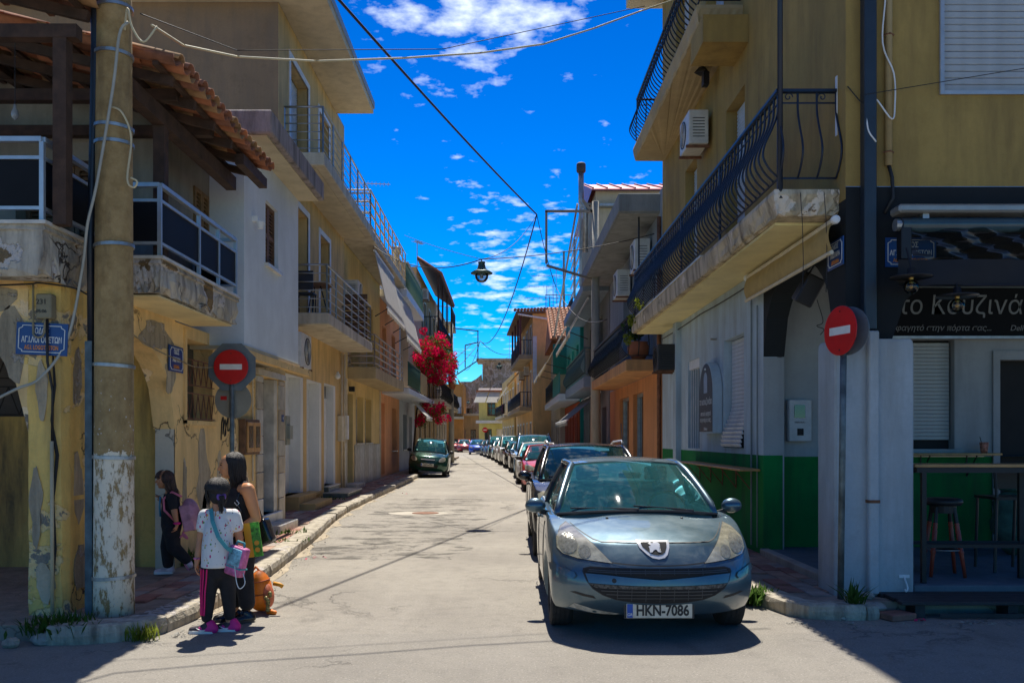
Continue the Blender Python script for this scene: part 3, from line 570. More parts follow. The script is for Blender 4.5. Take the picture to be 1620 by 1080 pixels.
def corner_house():
    X = -3.85; t = thing('corner_house', 'crumbling yellow corner house with arcade, black panelled balcony and tiled hip roof', 'house', (-5, 9, 0)); mp = mapx(X, -1); mf = mapy(7.6)
    # corner pillar, slightly irregular
    rr = random.Random(2); mb = MB(); n = 14
    for i in range(n + 1):
        z = .05 + 2.98 * i / n; g = .05 * sstep((z - 2.0) / 1.0)
        for x, y in ((-4.10 - g * 3, 7.6), (-3.90, 7.6), (-3.83, 7.63), (-3.80, 7.72), (-3.80, 8.05 + g * 3), (-4.10 - g * 3, 8.05 + g * 3)): mb.v.append((x + rr.uniform(-.008, .008), y + rr.uniform(-.008, .008), z))
    for i in range(n):
        for k in range(6): a, b = i * 6 + k, i * 6 + (k + 1) % 6; mb.f.append((a, b, b + 6, a + 6))
    mb.to('pillar', pil_m, t)
    w = MB(); arch_wall(w, mp, 8.05, 10.3, 1.75, .95, 3.03, .25); arch_wall(w, mf, -6.1, -4.1, 1.7, 1.0, 3.03, .3)
    facade(w, mp, 10.3, 13.35, 0, 3.0, [(10.62, 11.62, 1.86, 2.85)]); w.quad((-9, 7.6, 0), (-6.1, 7.6, 0), (-6.1, 7.6, 3.03), (-9, 7.6, 3.03)); w.to('wall', yel, t)
    MB().box(-4.08, X - .012, 10.302, 10.4, .1, 2.4).to('pier', pier_m, t)
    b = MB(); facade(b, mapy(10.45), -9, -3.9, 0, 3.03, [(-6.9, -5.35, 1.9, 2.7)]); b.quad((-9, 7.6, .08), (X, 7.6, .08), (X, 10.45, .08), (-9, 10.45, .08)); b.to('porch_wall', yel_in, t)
    def grille(mpp, a0, a1, z0, z1, d, nn):
        g = MB(); h = (z1 - z0) / 2
        for z in (z0 + .02, z0 + h - .05, z0 + h + .05, z1 - .02): g.bar(mpp(a0, d, z), mpp(a1, d, z), .014)
        for base in (z0 + .02, z0 + h + .05):
            for i in range(nn * 2):
                q0 = a0 + (a1 - a0) * i / (nn * 2); q1 = a0 + (a1 - a0) * (i + 1) / (nn * 2); lo, hi = base, base + h - .07
                g.bar(mpp(q0, d, lo if i % 2 else hi), mpp(q1, d, hi if i % 2 else lo), .010)
        return g
    o = MB().mbox(mapy(10.45), -6.9, -5.35, -.27, -.25, 1.9, 2.7).to('window', mat('grey_glass', (.10, .10, .11), .3), t); grille(mapy(10.45), -6.9, -5.35, 1.9, 2.7, .01, 6).to('grille', black_m, o)
    o = MB().mbox(mp, 10.62, 11.62, -.27, -.25, 1.86, 2.85).to('window', mat('shaded_recess', (.10, .085, .06), .9), t); grille(mp, 10.62, 11.62, 1.86, 2.62, .02, 5).to('grille', rust, o)
    f = MB()
    for q in ((10.56, 10.62, 1.82, 2.95), (10.56, 11.75, 1.80, 1.86)): f.mbox(mp, q[0], q[1], -.02, .03, q[2], q[3])
    f.to('window_trim', yel2, o)
    # balcony slabs with a broken lower edge
    def broken(x0, x1, y0, y1, z0, z1, seed):
        rr = random.Random(seed); mb = MB(); n = 22
        def ring(u, v): return None
        loop = [(x0 + (x1 - x0) * i / n, y0) for i in range(n)] + [(x1, y0 + (y1 - y0) * i / n) for i in range(n)] + [(x1, y1), (x0, y1)]
        k = len(loop)
        for j, (z, o) in enumerate(((z1, 0), (z1 - .04, .015), (z1 - .05, -.01), ((z0 + z1) / 2, 0), (z0 + .07, 0), (z0, 0))):
            for i, (x, y) in enumerate(loop):
                e = o + (rr.uniform(-.05, .008) if j >= 4 else rr.uniform(-.012, .006) if j > 1 else 0)
                ex = e if i >= n and i < 2 * n + 1 else 0; ey = -e if i < n else 0
                mb.v.append((x + ex, y + ey, z + (rr.uniform(0, .09) * (1 if rr.random() < .4 else .2) if j == 5 else 0)))
        for j in range(5):
            for i in range(k): a, b = j * k + i, j * k + (i + 1) % k; mb.f.append((a, b, b + k, a + k))
        mb.f.append(tuple(range(k))); mb.f.append(tuple(range(5 * k, 6 * k))); return mb
    b1 = broken(-9, -3.75, 7.18, 8.6, 2.95, 3.38, 4).to('balcony', brk, t); b2 = broken(-3.9, -3.30, 8.48, 10.92, 3.03, 3.36, 6).to('balcony', brk, t)
    MB().box(-9, -3.72, 7.15, 8.6, 3.381, 3.41).to('coping', marble, b1); MB().box(-3.9, -3.27, 8.45, 10.95, 3.361, 3.39).to('coping', marble, b2)
    MB().box(-3.86, -3.36, 8.56, 10.86, 3.015, 3.029).to('soffit', plaster('pale_soffit', (.88, .74, .42), .25, .12), b2)
    for b_, pts in ((b1, [(-9, 7.22), (-7.4, 7.22), (-5.55, 7.22), (-3.78, 7.22), (-3.78, 8.4)]), (b2, [(-3.78, 8.52), (-3.33, 8.52), (-3.33, 9.6), (-3.33, 10.9), (-3.84, 10.9)])):
        for z, w_ in ((4.08, .05), (3.93, .035), (3.52, .035)):
            m = MB()
            for p, q in zip(pts, pts[1:]): m.bar((*p, z), (*q, z), w_, w_ * .8)
            m.to('rail', alu, b_)
        for p, q in zip(pts, pts[1:]):
            P0, Q0 = Vector((*p, 0)), Vector((*q, 0)); n = max(1, round((Q0 - P0).length / .8))
            for i in range(0 if p == pts[0] else 1, n + 1):
                c = P0 + (Q0 - P0) * i / n; MB().box(c.x - .018, c.x + .018, c.y - .018, c.y + .018, 3.39, 4.06).to('rail_post', alu, b_)
            MB().bar((*p, 3.725), (*q, 3.725), .008, .38).to('panel', blkp, b_)
    # upper storey
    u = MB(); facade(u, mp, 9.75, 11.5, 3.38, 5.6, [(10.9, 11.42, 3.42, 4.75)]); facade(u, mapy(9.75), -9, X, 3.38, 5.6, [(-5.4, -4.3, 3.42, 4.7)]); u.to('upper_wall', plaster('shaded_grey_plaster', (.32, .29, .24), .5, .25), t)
    fill('louver', mapy(9.75), -5.4, -4.3, 3.42, 4.7, t, sill=False); MB().box(-9, -3.86, 8.6, 9.76, 3.33, 3.38).to('balcony_floor', conc, t)
    o = fill('louver', mp, 10.9, 11.42, 3.42, 4.75, t, .02, m=mat('tan_shutter_wood', (.22, .13, .055), .7, 0, .35, .2, 9), sill=False)
    # timber frame and tiled hip roof
    sl, ex, ey, ez = .24, -3.0, 6.85, 4.98
    def fr(y): return .50 if y < 7.86 else 0     # the eave steps back round the pole
    def up(y): return .20 if y < 7.86 else 0
    def zr(x, y): return ez + sl * (ex - x)
    for x, y, top in ((-3.66, 7.31, 4.93), (-3.41, 8.75, 4.72)): MB().box(x - .055, x + .055, y - .055, y + .055, 3.4, top).to('post', wood_dk, t)
    MB().box(-3.47, -3.35, 7.9, 11.0, 4.72, 4.88).to('beam', wood_dk, t); None
    for i in range(8):
        y = 6.95 + i * .58; MB().bar((ex - .05 - fr(y), y, zr(ex - .05 - fr(y), 99) - .085 + up(y)), (-6.4, y, zr(-6.4, 99) - .085 + up(y)), .055, .085).to('rafter', wood_dk, t)
    for i in range(9):
        x = ex - .12 - i * .40; MB().bar((x, 7.87, zr(x, 99) - .025), (x, 11.15, zr(x, 99) - .025), .05, .035).to('batten', wood_dk, t); MB().bar((x - .5, ey, zr(x - .5, 99) + .175), (x - .5, 7.85, zr(x - .5, 99) + .175), .05, .035).to('batten', wood_dk, t)
    for y, x1 in ((7.25, -3.52), (8.6, -3.2), (9.6, -3.2)): MB().box(-6.4, x1, y, y + .11, 4.93, 5.04).to('tie_beam', wood_dk, t)
    MB().bar((-5.2, 7.2, 5.45), (-5.2, 11.1, 5.45), .1, .12).to('purlin', wood_dk, t); MB().box(-3.12, -3.02, 10.2, 11.2, 4.80, 4.92).to('fascia', wood_dk, t)
    def tile_mesh(up):
        mb = MB(); n = 6
        for r_, j in ((.085, 0), (.073, 1)):
            pass
        for e in (0, 1):
            for ro, dz in ((.088 if e == 0 else .075, .0), (.076 if e == 0 else .063, .0)):
                for k in range(n + 1): a = math.pi * k / n; mb.v.append((-.45 * e, -ro * math.cos(a), up * ro * math.sin(a) * .8 + .012 * e * up))
        m1 = n + 1
        for k in range(n):
            o0, i0, o1, i1 = k, m1 + k, 2 * m1 + k, 3 * m1 + k; mb.f += [(o0, o0 + 1, o1 + 1, o1), (i0, i1, i1 + 1, i0 + 1), (o0, i0, i0 + 1, o0 + 1), (o1, o1 + 1, i1 + 1, i1)]
        mb.f += [(0, 2 * m1, 3 * m1, m1), (n, m1 + n, 3 * m1 + n, 2 * m1 + n)]; return mb
    roof = bpy.data.objects.new('roof', None); COL.objects.link(roof); attach(roof, t); WM[roof.name] = Matrix()
    terr2 = mat('terracotta_weathered', (.24, .10, .06), .9, 0, .5, .3, 4, False); ml = mat('terracotta_mossy', (.30, .17, .08), .9, 0, .5, .3, 5, False)
    cov = []; pan = []
    for m in (terr, terr, terr2, ml):
        a = tile_mesh(1).mesh('roof_tile', True); a.materials.append(m); cov.append(a); a = tile_mesh(-1).mesh('roof_tile', True); a.materials.append(m); pan.append(a)
    rr = random.Random(8); th = math.atan(sl)
    def tile(me, x, y, z, rz, jit=1):
        o = bpy.data.objects.new('roof_tile', me); COL.objects.link(o); attach(o, roof)
        o.matrix_basis = Matrix.Translation((x, y, z)) @ Matrix.Rotation(rz, 4, 'Z') @ Matrix.Rotation(th + rr.uniform(-.03, .03) * jit, 4, 'Y') @ Matrix.Rotation(rr.uniform(-.05, .05) * jit, 4, 'Z')
    for j in range(22):
        y = 6.93 + j * .195
        for i in range(6):
            x = ex + .07 - i * .40 - fr(y) + rr.uniform(-.015, .015)
            tile(rr.choice(pan), x, y, zr(x, 99) + .075 + up(y), 0)
            tile(rr.choice(cov), x, y + .095, zr(x, 99) + .075 + up(y), 0)
    far = MB(); pt, ct = tile_mesh(-1), tile_mesh(1)
    for j in range(22):
        y = ey + .08 + j * .19
        for i in range(6, 10):
            x = ex + .07 - i * .40 - fr(y)
            for src, dy in ((pt, 0), (ct, .095)):
                M = Matrix.Translation((x, y + dy, zr(x, 99) + .075 + up(y))) @ Matrix.Rotation(th, 4, 'Y'); far.add([M @ Vector(v) for v in src.v], src.f)
    stuff(far.to('roof_tiles', terr2, roof, True))
    o = MB().tube([(-4.38, 7.9, 5.2), (-4.38, 7.9, 4.62)], .004, 5).to('pendant_cord', cable_m, t); MB().lathe([(.0, -.14), (.025, -.12), (.033, -.09), (.026, -.055), (.014, -.03), (.014, 0)], 12, Matrix.Translation((-4.38, 7.9, 4.62))).to('light_bulb', mat('frosted_bulb', (.35, .36, .36), .15), o, True)
    return t
corner_house()
def bare_patches():
    rub = plaster('bare_rubble', (.40, .33, .23), .6, 1.0, (.16, .13, .09), peel=.55, under=(.52, .43, .30), scale=4); cem = plaster('old_render_patch', (.54, .44, .30), .6, 1.0, (.2, .16, .11), scale=3); t = [o for o in COL.objects if o.name == 'corner_house'][0]
    def blob(mp, a, z, ra, rz, seed, m, d=.004):
        rr = random.Random(seed); n = 26; ph = [rr.uniform(0, 6) for _ in range(4)]; poly = [(a + ra * math.cos(2 * math.pi * k / n) * (1 + .22 * math.sin(3 * 6.283 * k / n + ph[0]) + .14 * math.sin(5 * 6.283 * k / n + ph[1]) + rr.uniform(-.07, .07)), z + rz * math.sin(2 * math.pi * k / n) * (1 + .2 * math.sin(2 * 6.283 * k / n + ph[2]) + rr.uniform(-.07, .07))) for k in range(n)]; MB().prism(poly, mp, -.004, d).to('bare_patch', m, t)
    mx, mf = mapx(-3.85, -1), mapy(7.6)
    for mp, a, z, ra, rz, m in ((mx, 11.25, 1.20, .22, .48, cem), (mx, 11.35, .68, .16, .28, rub), (mx, 10.62, 1.0, .07, .42, rub), (mx, 11.9, 1.25, .1, .2, cem), (mx, 13.0, 1.15, .08, .22, rub), (mx, 12.5, .35, .4, .18, cem), (mx, 9.75, 2.78, .4, .18, rub), (mx, 10.15, 2.35, .14, .22, cem), (mf, -4.55, 2.84, .32, .15, rub), (mf, -4.23, 2.45, .12, .3, rub), (mf, -5.4, 2.85, .3, .12, cem)): blob(mp, a, z, ra, rz, int(a * 100 + z * 10), m)
    mf2 = mapy(7.592); mx2 = mapx(-3.797, -1)
    for mp, a, z, ra, rz, m in ((mf2, -3.98, 2.05, .05, .22, cem), (mf2, -4.03, 1.05, .05, .3, cem), (mf2, -3.95, .4, .08, .16, cem), (mx2, 7.86, 1.2, .09, .3, cem), (mx2, 7.9, .5, .1, .25, rub), (mx2, 7.84, 2.2, .08, .25, rub)): blob(mp, a, z, ra, rz, int(-a * 90 + z * 10), m, .003)
    for pts in ([(-3.89, 7.588, 2.5), (-3.865, 7.588, 2.1), (-3.895, 7.588, 1.8), (-3.85, 7.6, 1.5), (-3.88, 7.59, 1.1), (-3.865, 7.595, .7), (-3.89, 7.59, .3)],): MB().tube(pts, [.004, .012, .009, .016, .009, .013, .006], 5).to('crack', dark_g, t)
bare_patches()
# white upper volume over the marble door
def white_house():
    t = thing('white_house', 'small house with bluish white overhanging upper storey, brown shutter and marble doorway', 'house', (-4.2, 13, 0)); X = -3.85; mp = mapx(X, -1)
    wb = plaster('white_blue_plaster', (.74, .80, .84), .14, .16, (.5, .53, .56)); m2 = mapx(-3.4, -1)
    w = MB(); facade(w, m2, 11.5, 14.5, 2.85, 5.55, [(LY(420, -3.4), LY(440, -3.4), 4.12, 5.02)], .14); w.quad((-3.4, 11.5, 2.85), (-8, 11.5, 2.85), (-8, 11.5, 5.55), (-3.4, 11.5, 5.55)); w.quad((-3.4, 14.5, 2.85), (-8, 14.5, 2.85), (-8, 14.5, 5.55), (-3.4, 14.5, 5.55)); w.to('upper_wall', wb, t)
    o = fill('louver', m2, LY(420, -3.4), LY(440, -3.4), 4.12, 5.02, t, .10)
    MB().box(-8, -3.38, 11.48, 14.52, 2.80, 2.849).to('soffit', soffit, t); MB().box(-3.46, -3.36, 11.46, 15.3, 2.70, 2.798).to('cornice', yel2, t)
    slab(t, -8, -3.0, 11.35, 14.62, 5.552, 5.86, plaster('purple_grey_slab', (.36, .31, .30), .8, .6, (.1, .09, .08), scale=2), .02, 'roof'); MB().box(-7.9, -3.08, 11.42, 14.55, 5.535, 5.551).to('roof_soffit', soffit, t)
    g = MB(); d0, d1 = 13.98, 14.92; facade(g, mp, 13.351, 15.45, 0, 2.7, [(d0, d1, .42, 2.62)], .22); g.quad((X, 15.45, 0), (-5, 15.45, 0), (-5, 15.45, 3), (X, 15.45, 3)); g.to('wall', yel2, t)
    MB().mbox(mp, d1 - .22, d1 - .002, -.2, -.002, .42, 2.61).mbox(mp, d0 + .002, d0 + .02, -.2, -.002, .42, 2.61).to('jamb', marble, t); fill('darkdoor', mp, d0 + .02, d1 - .22, .42, 2.62, t, .2, m=mat('dark_bronze', (.05, .045, .05), .4, .5))
    rr = random.Random(4); mm = [mat('marble_a', (.46, .42, .35), .4, 0, .3, .05, 4), mat('marble_b', (.40, .33, .24), .4, 0, .35, .05, 3), mat('marble_c', (.52, .50, .46), .4, 0, .25, .05, 5)]
    for a0, a1 in ((13.62, 13.96), (14.94, 15.32)):
        z = .14
        while z < 2.6:
            h = rr.choice((.28, .42, .5)); MB().mbox(mp, a0, a1, -.01, .03, z, min(z + h, 2.62) - .012).to('marble_panel', rr.choice(mm), t, bevel=.004); z += h
    MB().mbox(mp, 13.62, 15.32, -.01, .05, 2.63, 2.72).to('lintel', mm[2], t); 
    for dd, zt in ((.32, .27), (.06, .42)): MB().mbox(mp, 13.85, 15.05, -.2, dd, .125, zt).to('step', marble, t, bevel=.008)
    o = MB().box(-3.42, -3.32, 11.86, 11.96, 4.55, 4.62).to('wall_lamp', white_p, t); MB().lathe([(.035, -.1), (.06, -.02), (.05, .0)], 12, Matrix.Translation((-3.3, 11.91, 4.56))).to('lamp_shade', white_p, o)
    # conduits
    MB().tube([(-3.83, 13.4, 1.0), (-3.83, 13.4, 2.7)], .012, 6).to('conduit', cream_p, t)
white_house()
# beige three storey house
def beige_house():
    X = -4.6; wm = plaster('beige_plaster', (.74, .51, .22), .45, .2); jm = plaster('white_jamb', (.80, .79, .76), .15, .08)
    holes = [(18.45, 20.06, .42, 3.0, None), (20.44, 22.05, .34, 3.0, None), (22.4, 23.85, .42, 3.03, None), (19.2, 20.6, 4.32, 6.75, 'roller'), (21.9, 23.1, 4.32, 6.7, 'roller'), (18.9, 20.6, 7.6, 9.75, 'roller'), (21.8, 23.0, 7.6, 9.7, 'roller')]
    t = house('beige_house', 'tall beige house with steel railed balconies and wide roof overhang', X, 17.9, 25.2, -1, 10.45, wm, holes, endm=plaster('brown_cement_render', (.29, .20, .125), .6, .12, (.2, .15, .11))); mp = mapx(X, -1)
    for h in holes[:3]:
        d = -.30; MB().mbox(mp, h[0] - .002, h[0] + .02, d, .004, h[2], h[3]).mbox(mp, h[1] - .25, h[1] + .002, d, .005, h[2], h[3]).mbox(mp, h[0], h[1], d, .004, h[3] - .02, h[3] + .001).to('jamb', jm, t)
    fill('panel', mp, 18.45, 19.82, .42, 3.0, t, .26, white_p); fill('panel', mp, 20.44, 21.81, .34, 3.0, t, .26, white_p)
    o = fill('door', mp, 22.42, 23.6, .42, 2.7, t, .2, white_p); MB().mbox(mp, 22.8, 22.95, -.19, -.14, 1.2, 2.3).to('glass_slot', pane_m, o); MB().mbox(mp, 22.42, 23.6, -.24, -.2, 2.72, 3.02).to('fanlight', pane_m, o)
    tan = plaster('tan_step', (.58, .40, .18), .3, .2)
    for dd, z, a0, a1 in ((.62, .27, 18.5, 20.3), (.30, .42, 18.4, 20.06)): MB().mbox(mp, a0, a1, -.2, dd, .12, z).to('step', tan, t, bevel=.01)
    MB().mbox(mp, 20.4, 22.1, -.2, .06, .28, .338).to('sill', tan, t)
    gm = mat('green_marble', (.12, .16, .15), .35, 0, .4, .05, 6)
    for dd, z, a0, a1 in ((.62, .27, 22.3, 24.3), (.12, .42, 22.4, 23.85)):
        o = MB().mbox(mp, a0, a1, -.2, dd, .12, z - .03).to('step', gm, t); MB().mbox(mp, a0 - .02, a1 + .02, -.2, dd + .03, z - .029, z).to('step_tread', marble, o)
    for h in holes[3:]: frame_round(t, X, -1, h[0], h[1], h[2], h[3], .13, white_p)
    wall = slab(t, X - .1, -3.75, 18.75, 24.9, 4.05, 4.30, plaster('pale_slab', (.60, .54, .42), .5, .3, (.25, .2, .14)), .015); railing(wall, [(X, 18.8), (-3.8, 18.8), (-3.8, 24.85), (X, 24.85)], 4.32, 5.32, 'rails', rail_m, 5, .013)
    s2 = slab(t, X - .1, -3.75, 18.3, 25.0, 7.28, 7.55, plaster('pale_slab', (.6, .54, .42)), .015); railing(s2, [(X, 18.4), (-3.8, 18.4), (-3.8, 24.9), (X, 24.9)], 7.56, 8.52, 'rails', rail_m, 5, .012)
    MB().box(X - .05, -3.95, 18.5, 24.9, 7.262, 7.279).to('soffit', soffit, s2)
    MB().box(-11.7, -3.6, 17.2, 24.1, 10.46, 10.72).to('eaves_slab', soffit, t, bevel=.01); MB().box(-11.7, -3.57, 17.17, 24.13, 10.60, 10.78).to('eaves_edge', mat('blue_grey_edge', (.26, .31, .36), .7), t)
    g = thing('balcony_table', 'dark round balcony table behind the lower steel railing', 'table', (-4.2, 19.6, 4.3)); MB().lathe([(.36, .70), (.37, .72), (.36, .735)], 20, Matrix.Translation((-4.2, 19.6, 4.3))).to('table_top', wood_br, g)
    for a in range(3): MB().tube([(-4.2 + .1 * math.cos(a * 2.1), 19.6 + .1 * math.sin(a * 2.1), 5.0), (-4.2 + .28 * math.cos(a * 2.1), 19.6 + .28 * math.sin(a * 2.1), 4.3)], .014, 6).to('leg', black_m, g)
    g = thing('balcony_chair', 'black folding chair beside the round balcony table', 'chair', (-4.3, 19.0, 4.3))
    MB().box(-4.5, -4.1, 18.85, 19.2, 4.72, 4.75).to('seat', plast, g); MB().box(-4.5, -4.1, 18.83, 18.86, 4.8, 5.2).to('backrest', plast, g)
    for x in (-4.48, -4.12):
        for y in (18.86, 19.18): MB().tube([(x, y, 4.3), (x, y, 4.74)], .012, 6).to('leg', black_m, g)
    o = MB().mbox(mp, 18.02, 18.34, 0, .14, 1.5, 2.1).to('utility_box', mat('box_green_grey', (.28, .29, .24), .6), t, bevel=.01); MB().mbox(mp, 18.06, 18.3, .14, .2, 1.62, 1.9).to('box_cover', mat('box_green_grey', (.3, .3, .3)), o)
    MB().mbox(mp, 24.2, 24.5, 0, .13, 1.55, 2.25).to('utility_box', cream_p, t, bevel=.01)
    MB().lathe([(0, -.14), (.06, -.12), (.085, -.05), (.04, .02), (.03, .06)], 12, Matrix.Translation((-4.48, 23.6, 3.35))).to('globe_lamp', white_p, t, True)
    for y in (24.55, 24.95): MB().tube([(-4.55, y, .15), (-4.55, y, 4.0)], .03, 8).to('drainpipe', cream_p, t, True)
beige_house()
ac_unit('cream air conditioner low on the beige house beside the white upper storey', -4.55, -4.18, 18.1, 19.05, 3.1, 3.82, 1)
# house with white awnings and tan roof railing
def awning_house():
    X = -4.75; wm = plaster('cream_plaster', (.80, .59, .25), .3, .18)
    holes = [(26.2, 27.5, .25, 3.0, 'darkdoor', mat('red_brown_door', (.10, .035, .025), .5)), (28.06, 29.5, 1.48, 2.98, 'window', cream_p), (29.85, 31.3, 1.48, 2.98, 'window', cream_p), (27.2, 28.6, 3.85, 6.2, 'roller'), (30.2, 31.6, 3.85, 6.2, 'window')]
    t = house('awning_house', 'cream house with concrete balcony, white awnings and tan roof terrace railing', X, 25.21, 33.4, -1, 7.4, wm, holes); mp = mapx(X, -1)
    rr = random.Random(3)
    for i in range(12): MB().mbox(mp, 27.75 + i * .46, 27.75 + i * .46 + .45, 0, .03, .13, 1.42).to('marble_panel', MATS[rr.choice(['marble_a', 'marble_c'])], t)
    b = slab(t, X, -3.9, 26.6, 33.9, 3.42, 3.78, plaster('ochre_slab', (.50, .39, .22), .4, .2)); railing(b, [(X, 26.65), (-3.95, 26.65), (-3.95, 33.85)], 3.8, 4.75, 'rails', mat('pinkish_rail', (.42, .36, .32), .6), 4, .03)
    s2 = slab(t, X, -3.85, 25.3, 34.6, 7.40, 7.66, plaster('pale_slab', (.6, .54, .42))); railing(s2, [(X - 2, 25.5), (-3.9, 25.5), (-3.9, 34.4)], 7.68, 8.78, 'rails', tan_rail, 3, .03)
    for a in (26.1, 33.2): MB().mbox(mp, a, a + .12, 0, .06, .13, 3.4).to('pilaster', cream_p, t)
    MB().mbox(mp, 25.9, 26.15, .0, .12, 1.6, 2.3).to('utility_box', white_p, t)
    MB().mbox(mp, 25.75, 26.18, .01, .05, .13, 1.5).to('dado', marble, t); MB().mbox(mp, 26.1, 27.7, -.1, .35, .12, .26).to('step', marble, t)
    MB().mbox(mp, 26.8, 26.95, 0, .16, 3.05, 3.2).to('wall_lantern', black_m, t)
    # wooden screen on the party wall
    for i in range(9): MB().box(-4.72, -3.95, 25.25, 25.29, 4.32 + i * .16, 4.46 + i * .16).to('screen_board', wood_br, t)
    MB().lathe([(.12, 0), (.12, 1.1), (.19, 1.12), (.19, 1.35), (0, 1.4)], 12, Matrix.Translation((-4.2, 34.0, 7.6))).to('flue', steel, t, True)
awning_house()
ac_unit('air conditioner behind the wooden balcony screen', -4.7, -4.3, 25.8, 26.6, 5.7, 6.25, 1)
awning('long white awning let down steeply below the tan railing', 26.5, 31.0, (-3.93, 7.25), (-3.55, 5.55), canvas, -1); awning('second white awning behind it with a shaded upper half', 31.3, 36.6, (-3.93, 7.0), (-3.50, 5.25), canvas, -1)
# pink house, pale blue house
def pink_house():
    X = -4.8; pk = plaster('salmon_plaster', (.90, .42, .20), .25, .15); gr = mat('dark_green_shutter', (.03, .10, .09), .5)
    t = house('pink_house', 'salmon pink house with narrow door and dark green window', X, 33.42, 39.9, -1, 7.0, pk, [(34.0, 35.1, .2, 3.0, 'panel', plaster('salmon_door', (.36, .16, .10), .2, .1)), (37.4, 38.9, 1.1, 2.9, 'louver', gr), (34.4, 35.6, 3.9, 6.0, 'louver', gr), (37.2, 38.4, 3.9, 6.0, 'louver', gr)])
    b = slab(t, X, -3.75, 34.3, 46.6, 3.35, 3.58, mat('pale_blue_white', (.62, .66, .70), .6)); railing(b, [(-3.8, 34.4), (-3.8, 39.4)], 3.6, 4.6, 'bars', mat('green_rail', (.05, .12, .08), .5), .12)
    MB().box(-3.79, -3.77, 39.5, 42.4, 3.65, 4.55).to('reed_screen', mat('tan_cloth', (.45, .32, .14), .9), b)
    s = slab(t, X, -3.75, 33.6, 40.6, 7.0, 7.3, mat('pale_blue_white', (.6, .6, .6))); railing(s, [(-3.8, 33.7), (-3.8, 40.5)], 7.32, 8.3, 'bars', mat('green_rail', (.05, .12, .08)), .13)
    t2 = house('pale_blue_house', 'narrow pale blue house behind the green hatchback', X, 39.92, 46.6, -1, 9.7, plaster('pale_blue_plaster', (.50, .54, .58), .2, .12), [(41.4, 43.0, 1.1, 2.75, 'louver', gr), (44.0, 45.4, .2, 2.7, 'darkdoor'), (41.4, 42.6, 3.8, 6.0, 'roller'), (44.2, 45.4, 7.2, 9.0, 'roller')])
    MB().add([(-4.75, 39.95, 9.7), (-12, 39.95, 9.7), (-8, 39.95, 11.2), (-4.75, 46.6, 9.7), (-12, 46.6, 9.7), (-8, 46.6, 11.2)], [(0, 1, 2), (3, 5, 4), (0, 2, 5, 3), (1, 4, 5, 2)]).to('gable', plaster('peach_gable', (.56, .42, .28), .3, .15), t2)
    MB().box(-4.9, -4.45, 40.5, 46.6, 4.0, 9.69).to('upper_front', plaster('peach_gable', (.5, .4, .3)), t2)
pink_house()
awning('small white awning over the pale blue ground floor window', 39.6, 42.8, (-4.2, 3.32), (-3.55, 2.6), canvas, -1, arms=False)
def leafball(mb, c, r, n, size, rr, flat=1.0):
    for i in range(n):
        while True:
            d = Vector((rr.uniform(-1, 1), rr.uniform(-1, 1), rr.uniform(-1, 1)))
            if d.length <= 1: break
        p = Vector(c) + Vector((d.x * r[0], d.y * r[1], d.z * r[2])); a = Vector((rr.uniform(-1, 1), rr.uniform(-1, 1), rr.uniform(-1, 1))).normalized(); b = a.orthogonal().normalized(); s = size * rr.uniform(.6, 1.3); e = a.cross(b)
        mb.add([p - a * s, p + b * s * .6 + e * s * .2, p + a * s, p - b * s * .6 + e * s * .2], [(0, 1, 2), (0, 2, 3)])
def bougainvillea():
    t = thing('bougainvillea', 'red bougainvillea cascading over the left balconies above the street', 'plant', (-4.4, 44, 0)); rr = random.Random(6)
    mag = leafy('bract_magenta', (.78, .012, .10), .3, 6); mag2 = leafy('bract_crimson', (.50, .006, .05), .35, 6)
    c1 = MB(); c2 = MB(); g = MB(); mb_ = None
    blobs = [((-3.6, 44, 6.1), (.75, 1.2, .7)), ((-3.1, 45, 5.7), (.6, 1.3, .7)), ((-4.2, 43.5, 5.6), (.5, 1.2, .7)), ((-2.95, 46, 5.2), (.5, 1.2, .5)), ((-3.8, 44, 5.0), (.8, 1.2, .5)), ((-3.3, 45, 6.6), (.45, 1, .35)), ((-2.75, 46.5, 5.6), (.3, .8, .3)), ((-3.4, 44.5, 4.5), (.3, .8, .3)), ((-3.85, 43.5, 3.1), (.45, 1, .4)), ((-3.6, 44.5, 2.7), (.4, .9, .35)), ((-4.1, 43, 2.4), (.3, .7, .35)), ((-3.3, 45, 3.0), (.3, .7, .25))]
    for c, r in blobs:
        k = int(900 * r[0] * r[1] * r[2] / .5 + 160)
        for _ in range(max(3, k // 60)):
            d = Vector((rr.gauss(0, .5), rr.gauss(0, .5), rr.gauss(0, .5))); cc = (c[0] + d.x * r[0], c[1] + d.y * r[1], c[2] + d.z * r[2]); leafball(c1 if rr.random() < .65 else c2, cc, (.22, .34, .22), 44, .072, rr)
        leafball(g, c, r, k // 3, .06, rr)
    c1.to('blossom', mag, t); c2.to('blossom', mag2, t); g.to('foliage', leaf_g, t)
    MB().tube([(-4.6, 43.5, .1), (-4.5, 43.6, 1.5), (-4.4, 43.8, 3.0), (-4.0, 44.2, 4.8), (-3.7, 45.5, 5.5)], [.06, .05, .045, .03, .015], 7).to('trunk', wood_dk, t, True)
bougainvillea()
